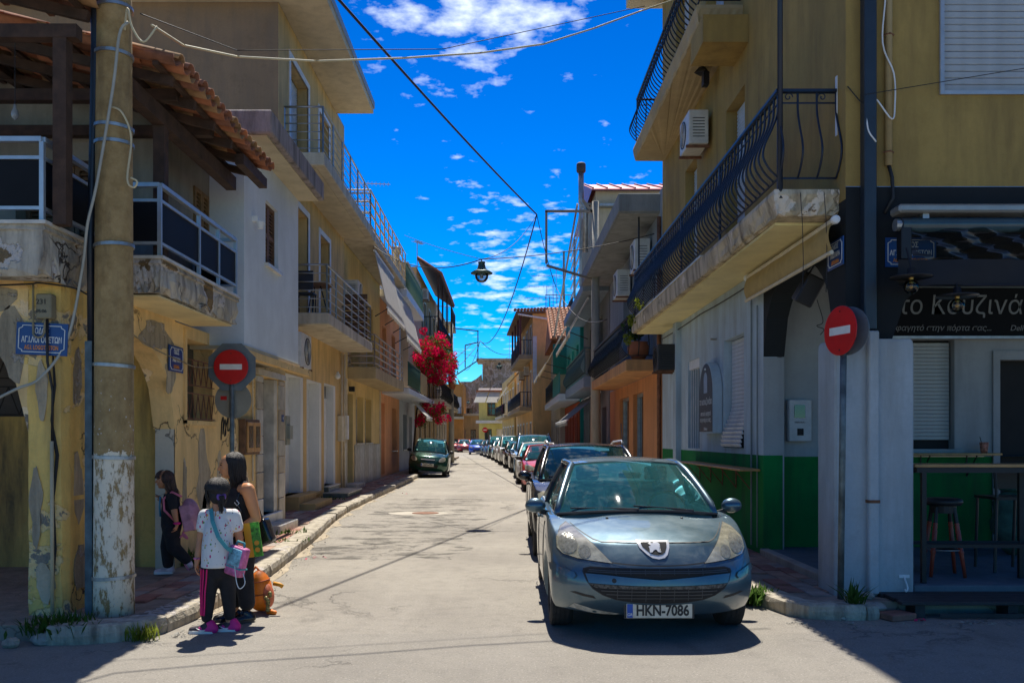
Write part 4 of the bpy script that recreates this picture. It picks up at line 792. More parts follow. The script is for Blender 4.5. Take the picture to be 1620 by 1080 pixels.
# houses with iron balconies up to the bend
def iron_house():
    X = -4.7; wm = plaster('tan_plaster', (.50, .36, .19), .45, .2); dk = mat('brown_door', (.12, .07, .04), .6)
    hs = []
    for i in range(4):
        y = 47.6 + i * 3.1
        hs += [(y, y + 1.3, .2 if i % 2 else 1.0, 2.8, 'darkdoor' if i % 2 else 'window'), (y, y + 1.2, 3.95, 6.2, 'louver' if i % 2 else 'darkdoor'), (y, y + 1.2, 7.25, 9.4, 'roller' if i % 2 else 'louver')]
    t = house('iron_balcony_house', 'tan house with black iron balconies and a tiled lean-to over the top floor', X, 46.62, 60, -1, 10.6, wm, hs, frames=cream_p)
    for z, y0, y1, xo in ((3.55, 49, 59.5, -3.6), (6.85, 47.5, 59.5, -3.55)):
        b = slab(t, X, xo, y0, y1, z, z + .25, soffit); railing(b, [(X, y0 + .05), (xo - .05, y0 + .05), (xo - .05, y1 - .05), (X, y1 - .05)], z + .27, z + 1.3, 'belly' if z < 5 else 'bars', black_m, .2, .014)
    r = MB(); r.add([(X, 47, 11.2), (X, 59, 11.2), (-3.45, 59, 10.35), (-3.45, 47, 10.35), (X, 47, 11.1), (X, 59, 11.1), (-3.45, 59, 10.25), (-3.45, 47, 10.25)], [(0, 1, 2, 3), (4, 7, 6, 5), (3, 2, 6, 7), (0, 3, 7, 4), (1, 5, 6, 2)])
    ro = r.to('lean_to_roof', wood_dk, t); tm = MB()
    for i in range(48): tm.tube([(X, 47.1 + i * .25, 11.24), (-3.4, 47.1 + i * .25, 10.38)], .075, 6)
    stuff(tm.to('roof_tiles', terr, ro, True))
    for y in (47.3, 50.5, 54.2, 58.6): MB().box(-3.65, -3.55, y, y + .1, 7.1, 10.3).to('post', wood_dk, t)
    t2 = house('corner_balcony_house', 'cream house with a small iron balcony near the leaning bracket pole', -4.8, 60.02, 72, -1, 10.9, plaster('cream_grey_plaster', (.5, .43, .31), .4, .15), [(61 + 2.6 * i, 62.2 + 2.6 * i, .2, 2.7, 'darkdoor' if i % 2 else 'door') for i in range(4)] + [(61 + 2.6 * i, 62.2 + 2.6 * i, 4.0, 6.0, 'louver') for i in range(4)] + [(61 + 2.6 * i, 62.2 + 2.6 * i, 7.6, 9.6, 'louver') for i in range(4)], frames=white_p)
    b = slab(t2, -4.8, -3.7, 61, 66, 9.4, 9.65, soffit); railing(b, [(-4.8, 61.05), (-3.75, 61.05), (-3.75, 65.9)], 9.67, 10.7, 'bars', black_m, .2, .014)
    b = slab(t2, -4.8, -3.7, 60.5, 69, 3.6, 3.8, soffit); railing(b, [(-4.8, 60.6), (-3.75, 60.6), (-3.75, 68.9)], 3.82, 4.8, 'belly', black_m, .2, .014)
iron_house()
ac_unit('air conditioner high under the tiled lean-to', -4.65, -4.3, 48.9, 49.8, 9.3, 9.9, 1)
awning('striped awning hanging past the red blossoms', 50, 55, (-3.9, 6.6), (-3.1, 5.1), canvas, -1, arms=False); awning('striped awning further along above the flower pots', 55.5, 60, (-3.9, 6.6), (-3.0, 5.3), leafy('ochre_canvas', (.6, .42, .18), .1, 3), -1, arms=False)
for i, (y, c) in enumerate(((58.0, 'clay'), (59.0, 'yellow'), (56.6, 'red'))):
    t = thing('flower_pot', f'{c} flower pot on the iron balcony rail under the striped awnings', 'flower pot', (-3.55, y, 4.85)); MB().lathe([(.10, 0), (.16, .26), (.17, .3), (.13, .3)], 12, Matrix.Translation((-3.5, y, 4.85))).to('pot', pot_m, t); g = MB(); leafball(g, (-3.5, y, 5.3), (.28, .3, .25), 120, .07, random.Random(i)); g.to('foliage', mat('flowers_' + c, {'clay': (.1, .16, .05), 'yellow': (.5, .36, .05), 'red': (.35, .08, .05)}[c]), t)
# ------------------------------------------------------------------ right side: the corner building with the cafe
beige_r = plaster('khaki_plaster', (.39, .265, .085), .5, .25, (.18, .12, .05)); slate = plaster('slate_blue_paint', (.020, .024, .027), .25, .12, (.02, .02, .02)); pale = plaster('pale_grey_paint', (.48, .59, .65), .42, .22, (.27, .27, .25))
green_d = plaster('green_dado_paint', (.006, .20, .045), .6, .22, (.02, .075, .035)); in_grey = plaster('porch_grey_paint', (.36, .37, .37), .3, .1); floor_b = plaster('porch_tiles', (.13, .17, .20), .4, .1)
edge_s = plaster('stained_balcony_edge', (.62, .52, .36), .7, .5, (.10, .075, .05), peel=.63, under=(.26, .18, .10), scale=1.4, crack=.5)
def rough_slab(t, xo, xi, y0, y1, z0, z1, seed, m, amp=.05, near=3.0):
    """slab whose outer and near edges are crumbled, worst at the near end"""
    rr = random.Random(seed); mb = MB(); n1, n2 = 12, 60; sd = 1 if xi > xo else -1
    loop = [(xi + (xo - xi) * i / n1, y0) for i in range(n1)] + [(xo, y0 + (y1 - y0) * i / n2) for i in range(n2 + 1)] + [(xi, y1)]
    k = len(loop); lv = [(z1, .0), (z1 - .05, .012), ((z0 + z1) / 2, .0), (z0 + .05, -.01), (z0, -.03)]
    for j, (z, o) in enumerate(lv):
        for i, (x, y) in enumerate(loop):
            q = amp * (1 if y < y0 + near else .15); e = o * (1 if y < y0 + near else .4) + (rr.uniform(-q, q * .2) if j >= 2 else 0)
            mb.v.append((x - sd * (e if n1 <= i <= n1 + n2 else 0), y - (e if i < n1 else 0), z + (rr.uniform(0, q) if j == 4 else 0)))
    for j in range(4):
        for i in range(k): a, b = j * k + i, j * k + (i + 1) % k; mb.f.append((a, b, b + k, a + k))
    mb.f += [tuple(range(k)), tuple(range(4 * k, 5 * k))]; return mb.to('balcony', m, t)
def cafe_building():
    X = 3.35; mp = mapx(X, 1); t = thing('corner_cafe_building', 'khaki corner building with a slate blue and green cafe porch below', 'building', (5.5, 12, 0))
    MB().mbox(mp, 11.5, 18.9, -.25, 0, 0, 1.42).to('dado', green_d, t); MB().mbox(mp, 11.52, 11.9, 0, .012, .1, 4.0).to('wall_strip', pale, t) if False else None
    h1, h2 = (12.44, 13.6, 1.5, 3.13), (15.3, 16.25, 1.46, 3.04)
    w = MB(); facade(w, mp, 11.5, 18.9, 1.421, 4.0, [h1, h2], .22); w.quad((X, 18.9, 0), (6, 18.9, 0), (6, 18.9, 11), (X, 18.9, 11)); w.to('wall', pale, t)
    # bulging half broken shutter
    sh = MB().mbox(mp, h1[0], h1[1], -.24, -.2, h1[2], h1[3]).to('window', dark_g, t); n = 27; me = MB().box(-.012, .012, h1[0] + .03, h1[1] - .03, 0, .055).mesh('slat', False, .004); me.materials.append(shutter_w)
    for i in range(n):
        z = h1[2] + .02 + i * (h1[3] - h1[2] - .03) / n; o = bpy.data.objects.new('slat', me); COL.objects.link(o); attach(o, sh); f = sstep(1 - i / 11); o.matrix_basis = Matrix.Translation((X + .13 - .16 * f, 0, z)) @ Matrix.Rotation(-.45 * f, 4, 'Y')
    o = MB().mbox(mp, h2[0], h2[1], -.24, -.2, h2[2], h2[3]).to('window', pane_m, t)
    for i in range(5): MB().tube([(X + .04, h2[0] + .1 + i * .19, h2[2]), (X + .04, h2[0] + .1 + i * .19, h2[3] - .12)], .011, 6).to('window_bar', white_p, o)
    MB().mbox(mp, h2[0], h2[1], -.1, -.02, h2[3] - .16, h2[3]).to('transom', white_p, o); MB().mbox(mp, 16.9, 17.2, 0, .10, .1, 4.0).to('pilaster', pale, t)
    # arcade: street arch, front arch, corner pillar
    a = MB(); arch_wall(a, mp, 9.05, 11.5, 2.7, .98, 3.999, .27); a.mbox(mp, 8.735, 9.05, -.26, 0, 2.6, 3.999); a.to('street_arch', slate, t)
    MB().mbox(mp, 11.502, 11.6, -.27, -.001, .12, 2.69).to('jamb', in_grey, t)
    f = MB(); arch_wall(f, mapy(8.72), 3.75, 9.3, 2.45, 1.5, 4.12, .3, 30); f.box(X + .001, 3.75, 8.72, 9.04, 2.601, 4.12); f.to('front_arch', slate, t)
    pl = MB(); rr = random.Random(5); prof = [(.1, 0), (.5, 0), (1.2, 0), (2.0, 0), (2.52, 0), (2.585, .012), (2.61, .05)]
    for z, i in prof:
        for x, y in ((3.2, 8.62), (3.22, 8.6), (3.95, 8.6), (3.97, 8.62), (3.97, 9.06), (3.2, 9.06)): cx, cy = 3.585, 8.83; pl.v.append((x + (cx - x) * i, y + (cy - y) * i, z))
    for i in range(len(prof) - 1):
        for k in range(6): p, q = i * 6 + k, i * 6 + (k + 1) % 6; pl.f.append((p, q, q + 6, p + 6))
    pl.f.append(tuple(range((len(prof) - 1) * 6, len(prof) * 6))); pl.to('pillar', plaster('pillar_white_blue', (.45, .49, .51), .42, .35, (.24, .24, .22)), t)
    pp = MB(); pp.box(3.50, 3.60, 8.52, 8.6, .14, 2.68); d = pp.to('downpipe', plaster('pillar_white_blue', (.5, .5, .5)), t, bevel=.012); MB().box(3.495, 3.605, 8.515, 8.60, 1.02, 1.05).to('pipe_clamp', rust, d); MB().box(3.49, 3.61, 8.6, 8.72, 2.70, 12).to('downpipe', mat('blue_drainpipe', (.022, .032, .045), .4), t, bevel=.01)
    # back walls of the porch
    b = MB(); sw, dr = (5.28, 5.96, 1.5, 2.95), (6.46, 7.4, .22, 2.80); facade(b, mapy(11.75), 3.6, 9, 1.40, 4.0, [(sw[0], sw[1], 1.5, 2.95), (dr[0], dr[1], 1.4, 2.8)], .2); b.to('porch_wall', in_grey, t)
    b = MB(); facade(b, mapy(11.751), 3.6, 9, .1, 1.399, [(dr[0], dr[1], .22, 1.399)], .2); b.to('porch_dado', green_d, t); MB().box(3.42, 9, 8.75, 11.75, 3.98, 4.0).to('porch_ceiling', slate, t)
    mk = mapy(11.75); o = MB().mbox(mk, sw[0], sw[1], -.2, -.16, 1.5, 2.95).to('window', dark_g, t); me = MB().box(sw[0] + .02, sw[1] - .02, -.015, .015, 0, .048).mesh('slat', False, .006); me.materials.append(mat('grey_shutter', (.40, .40, .38), .5))
    for i in range(26): q = bpy.data.objects.new('slat', me); COL.objects.link(q); attach(q, o); q.matrix_basis = Matrix.Translation((0, 11.86, 1.62 + i * .05))
    MB().mbox(mk, sw[0] - .08, sw[1] + .1, -.05, .06, 1.44, 1.498).to('sill', in_grey, o)
    o = MB().mbox(mk, dr[0], dr[1], -.2, -.17, .22, 2.8).to('door', dark_g, t); MB().mbox(mk, dr[0], dr[0] + .09, -.15, .03, .22, 2.8).mbox(mk, dr[0] + .09, dr[1], -.15, .03, 2.68, 2.8).to('door_frame', in_grey, o)
    MB().box(3.42, 9, 8.72, 11.75, .1, .2).to('porch_floor', floor_b, t); MB().box(3.30, 3.419, 9.06, 11.5, .1, .215).to('porch_step', conc, t, bevel=.01); MB().box(3.98, 9, 8.62, 8.719, .1, .212).to('porch_step', floor_b, t, bevel=.008)
    # upper storeys
    ups = [(12.4, 13.45, 4.18, 6.6), (15.5, 16.5, 4.18, 6.6), (13.6, 14.8, 7.9, 10.2), (16.2, 17.4, 7.9, 10.2)]
    u = MB(); facade(u, mp, 8.72, 18.9, 4.001, 11.4, ups, .2); facade(u, mapy(8.72), X, 9.3, 4.121, 11.4, [(4.31, 6.0, 5.06, 6.6)], .10); u.box(X + .01, 9.2, 8.74, 18.85, 11.39, 11.4); u.to('upper_wall', beige_r, t)
    MB().box(3.13, 3.348, 8.9, 9.7, 4.16, 11.3).to('corner_pier', beige_r, t) if False else None
    for h in ups: fill('roller', mp, *h, t, .16, mat('blue_white_shutter', (.46, .54, .62), .5))
    o = MB().mbox(mapy(8.72), 4.31, 6.0, -.11, -.09, 5.06, 6.6).to('window', dark_g, t); me = MB().box(4.33, 5.98, -.012, .014, 0, .062).mesh('slat', False, .006); me.materials.append(mat('grey_white_shutter', (.38, .41, .43), .5))
    for i in range(23): q = bpy.data.objects.new('slat', me); COL.objects.link(q); attach(q, o); q.matrix_basis = Matrix.Translation((0, 8.78, 5.08 + i * .066))
    MB().mbox(mapy(8.72), 4.27, 4.31, -.05, .03, 5.02, 6.6).mbox(mapy(8.72), 4.311, 6.05, -.05, .03, 5.02, 5.058).to('window_frame', mat('grey_alu', (.45, .46, .46), .4, .5), o)
    b = rough_slab(t, 2.70, 3.349, 8.88, 19.0, 3.88, 4.14, 3, edge_s, .035, 3.0); MB().box(2.80, 3.348, 9.2, 18.9, 3.855, 3.882).to('soffit', plaster('stained_soffit', (.88, .76, .40), .2, .10, (.5, .4, .25)), b); MB().box(2.68, 3.4, 12.2, 19.02, 4.141, 4.165).to('coping', marble, b)
    railing(b, [(3.34, 8.95), (2.76, 8.95), (2.76, 18.9), (3.34, 18.9)], 4.2, 5.15, 'belly', blue_blk, .155, .0115); MB().bar((3.34, 8.95, 5.15), (2.76, 8.95, 5.15), .06, .03).bar((2.76, 8.92, 5.15), (2.76, 18.9, 5.15), .06, .03).to('flat_handrail', blue_blk, b)
    for y in (8.95, 11.4, 13.9, 16.4, 18.9): MB().tube([(2.76, y, 4.14), (2.76, y, 5.14)], .018, 6).to('rail_post', blue_blk, b)
    for cx, s_ in ((2.86, 1), (3.2, -1)):
        MB().tube([(cx + s_ * .045 * (1 - k / 16) * math.cos(k * .55), 8.95, 5.09 + .045 * (1 - k / 16) * math.sin(k * .55)) for k in range(14)], .006, 5).to('scroll', blue_blk, b)
    b2 = rough_slab(t, 2.70, 3.349, 12.5, 18.7, 7.48, 7.76, 7, plaster('khaki_slab', (.46, .36, .20), .3, .2, (.3, .22, .13)), .02, 9); railing(b2, [(3.34, 12.6), (2.76, 12.6), (2.76, 18.6), (3.34, 18.6)], 7.8, 8.75, 'belly', black_m, .155, .0115); MB().box(2.72, 3.348, 12.2, 13.0, 7.10, 7.479).to('bracket', beige_r, b2)
    MB().box(2.6, 9.3, 8.3, 19.1, 10.9, 11.15).to('eaves_slab', soffit, t); MB().box(3.36, 9.2, 8.74, 18.9, 11.16, 11.2).to('roof', conc, t)
    MB().tube([(2.76, 8.9, 4.05), (2.76, 8.9, 9.5)], .028, 8).to('awning_pole', blue_blk, t, True)
    MB().tube([(3.76, 8.69, 4.32), (3.76, 8.69, 9)], .035, 10).to('conduit', mat('tan_conduit', (.34, .26, .13), .6), t, True); MB().tube([(3.76, 8.69, 4.33), (3.79, 8.68, 4.2), (3.8, 8.68, 4.0), (3.72, 8.68, 3.85)], .018, 8).to('conduit_tail', cable_m, t, True)
    for z in (4.45, 5.6): MB().tube([(3.71, 8.69, z), (3.76, 8.65, z), (3.81, 8.69, z)], .008, 6).to('pipe_clamp', rust, t)
    MB().tube([(3.75, 8.66, 6.9), (3.71, 8.64, 6.0), (3.68, 8.64, 5.5), (3.79, 8.64, 5.2), (3.80, 8.64, 4.9), (3.76, 8.62, 4.75), (3.60, 8.62, 4.95), (3.52, 8.62, 4.9), (3.52, 8.6, 4.65), (3.60, 8.6, 4.52)], .008, 6).to('loose_cable', white_p, t, True)
    MB().tube([(3.36, 8.7, 5.1), (3.5, 8.66, 4.9), (3.58, 8.6, 4.75)], .006, 5).to('loose_cable', cable_m, t); MB().mbox(mp, 8.93, 8.97, 0, .01, 4.7, 5.3).to('paint_patch', white_p, t)
    MB().tube([(3.33, 12.0, .2), (3.33, 12.0, 3.7)], .012, 6).tube([(3.33, 11.72, .2), (3.33, 11.72, 3.4)], .009, 6).to('wall_cables', mat('painted_cable', (.2, .24, .24), .6), t)
    o = MB().box(3.11, 3.20, 13.9, 14.05, 7.2, 7.4).to('wall_lantern', black_m, t); MB().lathe([(.13, 0), (.05, .09), (.03, .12)], 4, Matrix.Translation((3.1, 13.97, 7.4))).to('lantern_cap', black_m, o)
    o = MB().mbox(mp, 14.05, 14.1, 0, .09, 3.2, 3.23).to('tap_pipe', conc, t)
    return t
CAFE = cafe_building()
ac_unit('dusty white air conditioner with rusty brackets under the upper right balcony', 2.96, 3.28, 14.3, 15.05, 6.4, 6.95, -1); 
ac_unit('black condenser box on brackets at the end of the green wall', 2.93, 3.33, 17.0, 17.6, 2.95, 3.45, -1, m=mat('sooty_casing', (.02, .02, .02), .6))
# light box on the wall
def light_box():
    X = 3.35; t = thing('wall_light_box', 'arched dark wall sign box with pale lettering beside the broken shutter', 'sign', (3.28, 14.15, 1.72)); mp = mapx(X, 1); y0, y1, z0, z1 = 13.66, 14.62, 1.72, 2.86
    n = 14; poly = [(y0, z0), (y1, z0)] + [((y0 + y1) / 2 + (y1 - y0) / 2 * math.cos(math.pi * i / n), 2.36 + .5 * math.sin(math.pi * i / n)) for i in range(n + 1)]
    MB().prism(poly, mp, .01, .15).to('case', pale, t); c = ((y0 + y1) / 2, 2.25); MB().prism([(c[0] + (a - c[0]) * .93, c[1] + (z - c[1]) * .95) for a, z in poly], mp, .151, .156).to('face', mat('sign_slate', (.03, .05, .075), .4), t)
    def tx(s_, size, z, sh=0): text(s_, size, sign_w, t, (X - .158, c[0], z), (rad(90), 0, rad(-90)), ext=.001, shear=.15)
    tx('το κουζινάκι', .15, 2.22); tx('σπιτικό φαγητό', .10, 2.03); tx('στην πόρτα σας..', .10, 1.93); tx('Delivery', .07, 1.79)
    d = MB().prism([(c[0] - .12, 2.36), (c[0] + .12, 2.36)] + [(c[0] + .12 * math.cos(math.pi * i / 8), 2.56 + .13 * math.sin(math.pi * i / 8)) for i in range(9)], mp, .1565, .16); d.to('door_symbol', mat('sign_pale_blue', (.35, .45, .55), .5), t); MB().ball((X - .158, c[0], 2.74), .02).to('dot', sign_w, t)
light_box()
def plank_shelf(label, mp, a0, a1, d, z, nb, m=wood_pl, brm=None):
    t = thing('wall_shelf', label, 'shelf', mp((a0 + a1) / 2, 0, z)); MB().mbox(mp, a0, a1, 0.005, d, z - .03, z).to('plank', m, t, bevel=.006)
    for i in range(nb):
        a = a0 + (a1 - a0) * (i + .5) / nb; MB().bar(mp(a, .02, z - .30), mp(a, d * .85, z - .032), .012).bar(mp(a, .015, z - .32), mp(a, .015, z - .031), .012).to('bracket', brm or mat('red_iron', (.16, .03, .02), .6), t)
    return t
plank_shelf('long wooden drink shelf on red brackets along the green outer wall', mapx(3.35, 1), 11.62, 15.6, .28, 1.24, 5)
plank_shelf('short wooden shelf with white bracket behind the white corner pillar', mapy(11.75), 4.25, 4.98, .3, 1.42, 1, wood_pl, white_p); plank_shelf('wooden wall counter under the grey shutter in the porch', mapy(11.75), 5.2, 6.42, .32, 1.45, 2, wood_pl, black_m)
# cafe fittings
def cafe_items():
    t = thing('shop_sign', 'black shop sign with pale handwritten style lettering above the porch', 'sign', (5.6, 11.6, 3.2)); MB().box(4.5, 9, 11.66, 11.70, 2.99, 3.62).to('board', mat('sign_black', (.005, .006, .008), .75, 0, .1, 0, 6, True, .2), t); gw = mat('sign_grey_letters', (.24, .25, .25), .7)
    MB().box(4.5, 9, 11.62, 11.658, 2.95, 2.985).to('edge', steel, t)
    text('το Κουζινάκι', .345, gw, t, (5.16, 11.655, 3.38), (rad(90), 0, 0), 'LEFT', .002, .92, shear=.1); text('φαγητό στην πόρτα σας...', .105, gw, t, (5.13, 11.655, 3.09), (rad(90), 0, 0), 'LEFT', .002, 1, shear=.25); text('Delivery', .105, gw, t, (6.64, 11.655, 3.09), (rad(90), 0, 0), 'LEFT', .002, 1, shear=.25)
    t = thing('meter_box', 'white electricity meter box with a dark window on the porch wall', 'meter box', (4.05, 11.7, 1.62)); MB().box(3.72, 4.02, 11.62, 11.749, 1.60, 2.15).to('case', mat('meter_grey', (.45, .46, .46), .5), t, bevel=.012)
    MB().box(3.79, 3.93, 11.612, 11.622, 1.91, 2.08).to('meter_window', pane_m, t); MB().box(3.83, 3.91, 11.612, 11.622, 1.68, 1.77).to('label_plate', dark_g, t); text('ΕΝΑΛΛΑΞ', .03, dark_g, t, (3.865, 11.618, 1.85), (rad(90), 0, 0))
    MB().tube([(3.68, 11.72, 1.6), (3.68, 11.72, 2.2), (3.66, 11.72, 2.3), (3.66, 11.72, 3.4)], .016, 6).to('conduit', in_grey, t, True)
    # awning cassette, clear curtain, valance
    t = thing('clear_curtain_awning', 'black cafe awning with a clear plastic curtain rolled above the porch front', 'awning', (4.6, 8.45, 3.1)); MB().box(3.72, 6.4, 8.36, 8.58, 3.78, 3.86).to('cassette', mat('grey_profile', (.34, .34, .31), .4, .5), t, bevel=.02)
    MB().tube([(3.78, 8.46, 3.68), (6.4, 8.46, 3.68)], .07, 12).to('roller', mat('teal_plastic', (.05, .09, .11), .2), t, True); rr = random.Random(2)
    w1 = lambda u, v: (3.86 + 2.6 * u, 8.42 + .03 * math.sin(u * 23 + v * 4) + .022 * math.sin(u * 41 - v * 9) + .012 * math.sin(v * 25 + u * 11), 3.64 - .30 * v)
    o = MB().grid(w1, 60, 14).to('clear_curtain', glassmat('clear_vinyl', (.55, .55, .53), .5, .10), t, True)
    MB().grid(lambda u, v: (3.72 + 2.8 * u, 8.38 + .02 * math.sin(u * 17 + 2 * v), 3.335 - .24 * v), 40, 4).to('valance', mat('black_fabric', (.012, .012, .016), .8), t, True); MB().tube([(3.72, 8.38, 3.09), (6.5, 8.38, 3.09)], .012, 6).to('hem_bar', black_m, t)
    for x in (4.0, 5.0): MB().box(x - .03, x + .03, 8.42, 8.5, 3.72, 3.78).to('bracket', steel, t)
    MB().box(3.76, 3.86, 8.40, 8.52, 3.34, 3.74).to('folded_arm', black_m, t, bevel=.01); MB().lathe([(.06, 0), (.06, .06)], 12, Matrix.Translation((3.72, 8.46, 3.68)) @ Matrix.Rotation(rad(90), 4, 'Y')).to('end_cap', steel, t)
    for nm, x, y, z, lab in (('pendant_lamp', 3.78, 8.25, 3.14, 'black disc lamp with a clear glass bulb at the corner of the porch awning'), ('pendant_lamp', 4.26, 8.35, 2.98, 'second bare bulb lamp hanging in front of the black shop sign')):
        t = thing(nm, lab, 'lamp', (x, y, z), 'bulb lamps of the cafe'); MB().lathe([(.19, 0), (.185, .012), (.04, .035), (.03, .09), (0, .09)], 24, Matrix.Translation((x, y, z))).to('lamp_shade', black_m, t, True); MB().tube([(x, y, z + .09), (x, y + .1, z + .3)], .008, 6).to('arm', black_m, t)
        b = MB().ball((x, y, z - .085), .068, 14, 9).to('bulb', glassmat('bulb_glass', (.8, .75, .62), .03, .9), t, True); MB().lathe([(.018, -.05), (.022, 0)], 8, Matrix.Translation((x, y, z))).to('socket', mat('brass', (.4, .25, .08), .35, .8), t); MB().ball((x, y, z - .085), .018, 8, 6).to('filament', mat('filament', (.6, .35, .1), .4), b)
    # bar table, stools, cup, sack
    t = thing('bar_table', 'high narrow bar table with a wooden top on a black steel frame in the porch', 'table', (5, 8.9, .2)); MB().box(4.07, 6.6, 8.80, 9.2, 1.355, 1.385).to('table_top', wood_pl, t, bevel=.004); MB().box(4.1, 6.58, 8.82, 9.18, 1.30, 1.354).to('apron', black_m, t)
    for x in (4.15, 5.3, 6.5):
        for y in (8.84, 9.15): MB().box(x, x + .045, y - .022, y + .022, .2, 1.3).to('leg', black_m, t)
    for y in (8.84, 9.15): MB().box(4.196, 6.5, y - .014, y + .014, .55, .585).to('foot_rail', black_m, t)
    def stool(x, y, lab):
        t = thing('bar_stool', lab, 'stool', (x, y, .2), 'bar stools in the porch'); MB().lathe([(.0, .74), (.17, .74), (.195, .77), (.19, .80), (.15, .815), (0, .815)], 20, Matrix.Translation((x, y, .2))).to('seat', plast, t, True); MB().lathe([(.13, .66), (.13, .74)], 16, Matrix.Translation((x, y, .2))).to('seat_ring', black_m, t)
        red = mat('red_turned_wood', (.34, .05, .025), .4)
        for a in (35, 125, 215, 305):
            c, s_ = math.cos(rad(a)), math.sin(rad(a)); p0 = Vector((x + .12 * c, y + .12 * s_, .92)); p1 = Vector((x + .235 * c, y + .235 * s_, .2)); pts = [p0 + (p1 - p0) * q for q in (0, .22, .24, .26, .28, .31, .33, .62, .64, .66, .68, 1)]
            l = MB().tube(pts, [.02, .02, .027, .02, .027, .02, .026, .024, .03, .024, .022, .018], 8).to('leg', red, t, True); MB().tube([p0 + (p1 - p0) * 0, p0 + (p1 - p0) * .23], .0215, 8).to('leg_sleeve', black_m, l)
        MB().lathe([(.185, .27), (.195, .28), (.185, .29), (.178, .28), (.185, .27)], 20, Matrix.Translation((x, y, .2))).to('foot_ring', steel, t, True)
    stool(4.62, 9.35, 'red legged bar stool with a round black seat behind the bar table'); stool(4.12, 9.75, 'red legged bar stool mostly hidden behind the white pillar')
    t = thing('black_chair', 'black metal chair at the far end of the bar table', 'chair', (5.5, 9.7, .2))
    for x in (5.28, 5.7):
        MB().tube([(x - .03, 9.5, .2), (x + .02, 9.55, 1.0), (x + .02, 9.6, 1.35)], .016, 6).to('leg', black_m, t); MB().tube([(x, 9.95, .2), (x, 9.9, 1.0)], .016, 6).to('leg', black_m, t)
    MB().box(5.27, 5.72, 9.5, 9.95, .98, 1.01).to('seat', black_m, t); MB().box(5.3, 5.7, 9.58, 9.61, 1.1, 1.35).to('backrest', black_m, t)
    t = thing('printed_sack', 'dark green printed sack leaning against the porch door frame', 'sack', (6.0, 11.2, .2)); mb = MB().ball((0, 0, .42), (.3, .22, .44), 16, 12); rr = random.Random(3); mb.v = [(x * (1.0 - .35 * max(0, z - .6)) + .03 * math.sin(z * 20 + x * 9), y, max(.0, z * 1.0 + .02 * math.sin(x * 25))) for x, y, z in mb.v]
    sk = mat('sack_cloth', (.05, .12, .09), .9, 0, .4, .3, 8); o = mb.to('body', sk, t, True); o.location = (6.35, 11.0, .2) ; o.matrix_parent_inverse = WM[t.name].inverted(); MB().lathe([(.2, .8), (.12, .9), (.2, 1.05), (.17, 1.12)], 12, Matrix.Translation((6.35, 11.0, .2))).to('tied_neck', sk, t, True); text('CALI', .13, mat('sack_print', (.02, .04, .035), .9), t, (6.42, 10.765, .5), (rad(90), 0, 0))
    t = thing('paper_cup', 'small patterned paper cup with a straw on the porch counter', 'cup', (6.05, 11.55, 1.45)); MB().lathe([(.04, 0), (.055, .14), (.05, .14), (.04, .02)], 14, Matrix.Translation((6.26, 11.58, 1.45))).to('body', mat('cup_print', (.45, .16, .10), .7, 0, .8, 0, 30), t, True); MB().tube([(6.25, 11.58, 1.5), (6.20, 11.57, 1.66)], .005, 5).to('straw', black_m, t)
    t = thing('loudspeaker', 'black loudspeaker hanging tilted inside the porch arch', 'loudspeaker', (3.6, 10.0, 3.2)); M = Matrix.Translation((3.42, 10.0, 3.32)) @ Matrix.Rotation(.45, 4, 'Y') @ Matrix.Rotation(.3, 4, 'X'); mb = MB().box(-.10, .10, -.13, .13, -.17, .17); mb.v = [tuple(M @ Vector(v)) for v in mb.v]; mb.to('case', plast, t, bevel=.015); MB().tube([(3.42, 10.0, 3.48), (3.55, 10.0, 3.7)], .012, 6).to('bracket', black_m, t); MB().tube([(3.5, 9.95, 3.2), (3.55, 9.9, 2.95), (3.48, 9.9, 2.9), (3.56, 9.9, 2.86), (3.52, 9.9, 2.8)], .005, 5).to('cable', cable_m, t)
    # rolled yellow awning under the balcony, deck, hook
    t = thing('rolled_awning', 'faded yellow awning folded up under the lower right balcony', 'awning', (3.2, 10.2, 3.6)); MB().grid(lambda u, v: (3.24 - .05 * math.sin(u * 3.1), 8.75 + 3.1 * v, 3.80 - .32 * u + .012 * math.sin(v * 22 + u * 3)), 6, 30).to('cloth', canvas_y, t, True); MB().tube([(3.24, 8.72, 3.79), (3.24, 11.9, 3.79)], .03, 8).to('roller', cream_p, t); MB().tube([(3.22, 8.74, 3.48), (3.22, 11.86, 3.48)], .022, 8).to('front_bar', cream_p, t)
    for y in (8.7, 11.88): MB().lathe([(.04, -.03), (.045, .0), (.04, .03), (.02, .04)], 12, Matrix.Translation((3.24, y, 3.79)) @ Matrix.Rotation(rad(90), 4, 'X')).to('end_cap', white_p, t)
    t = thing('wooden_deck', 'dark weathered plank deck on blocks in front of the cafe porch', 'deck', (4.6, 8.3, 0)); rr = random.Random(1); wd = mat('wet_dark_wood', (.035, .03, .03), .7, 0, .4, .3, 6)
    for i in range(6): MB().box(3.60 + rr.uniform(0, .05), 8, 8.06 + i * .11, 8.06 + i * .11 + .10, .12 + rr.uniform(-.004, .004), .155).to('plank', wd, t, bevel=.005)
    for x in (3.75, 4.6, 5.6, 6.6): MB().box(x, x + .09, 8.1, 8.6, .0, .119).to('joist', wd, t)
    MB().box(3.95, 4.75, 8.045, 8.06, .01, .05).to('skirting_board', wd, t); MB().box(4.8, 8, 8.045, 8.06, .01, .11).to('skirting_board', wd, t)
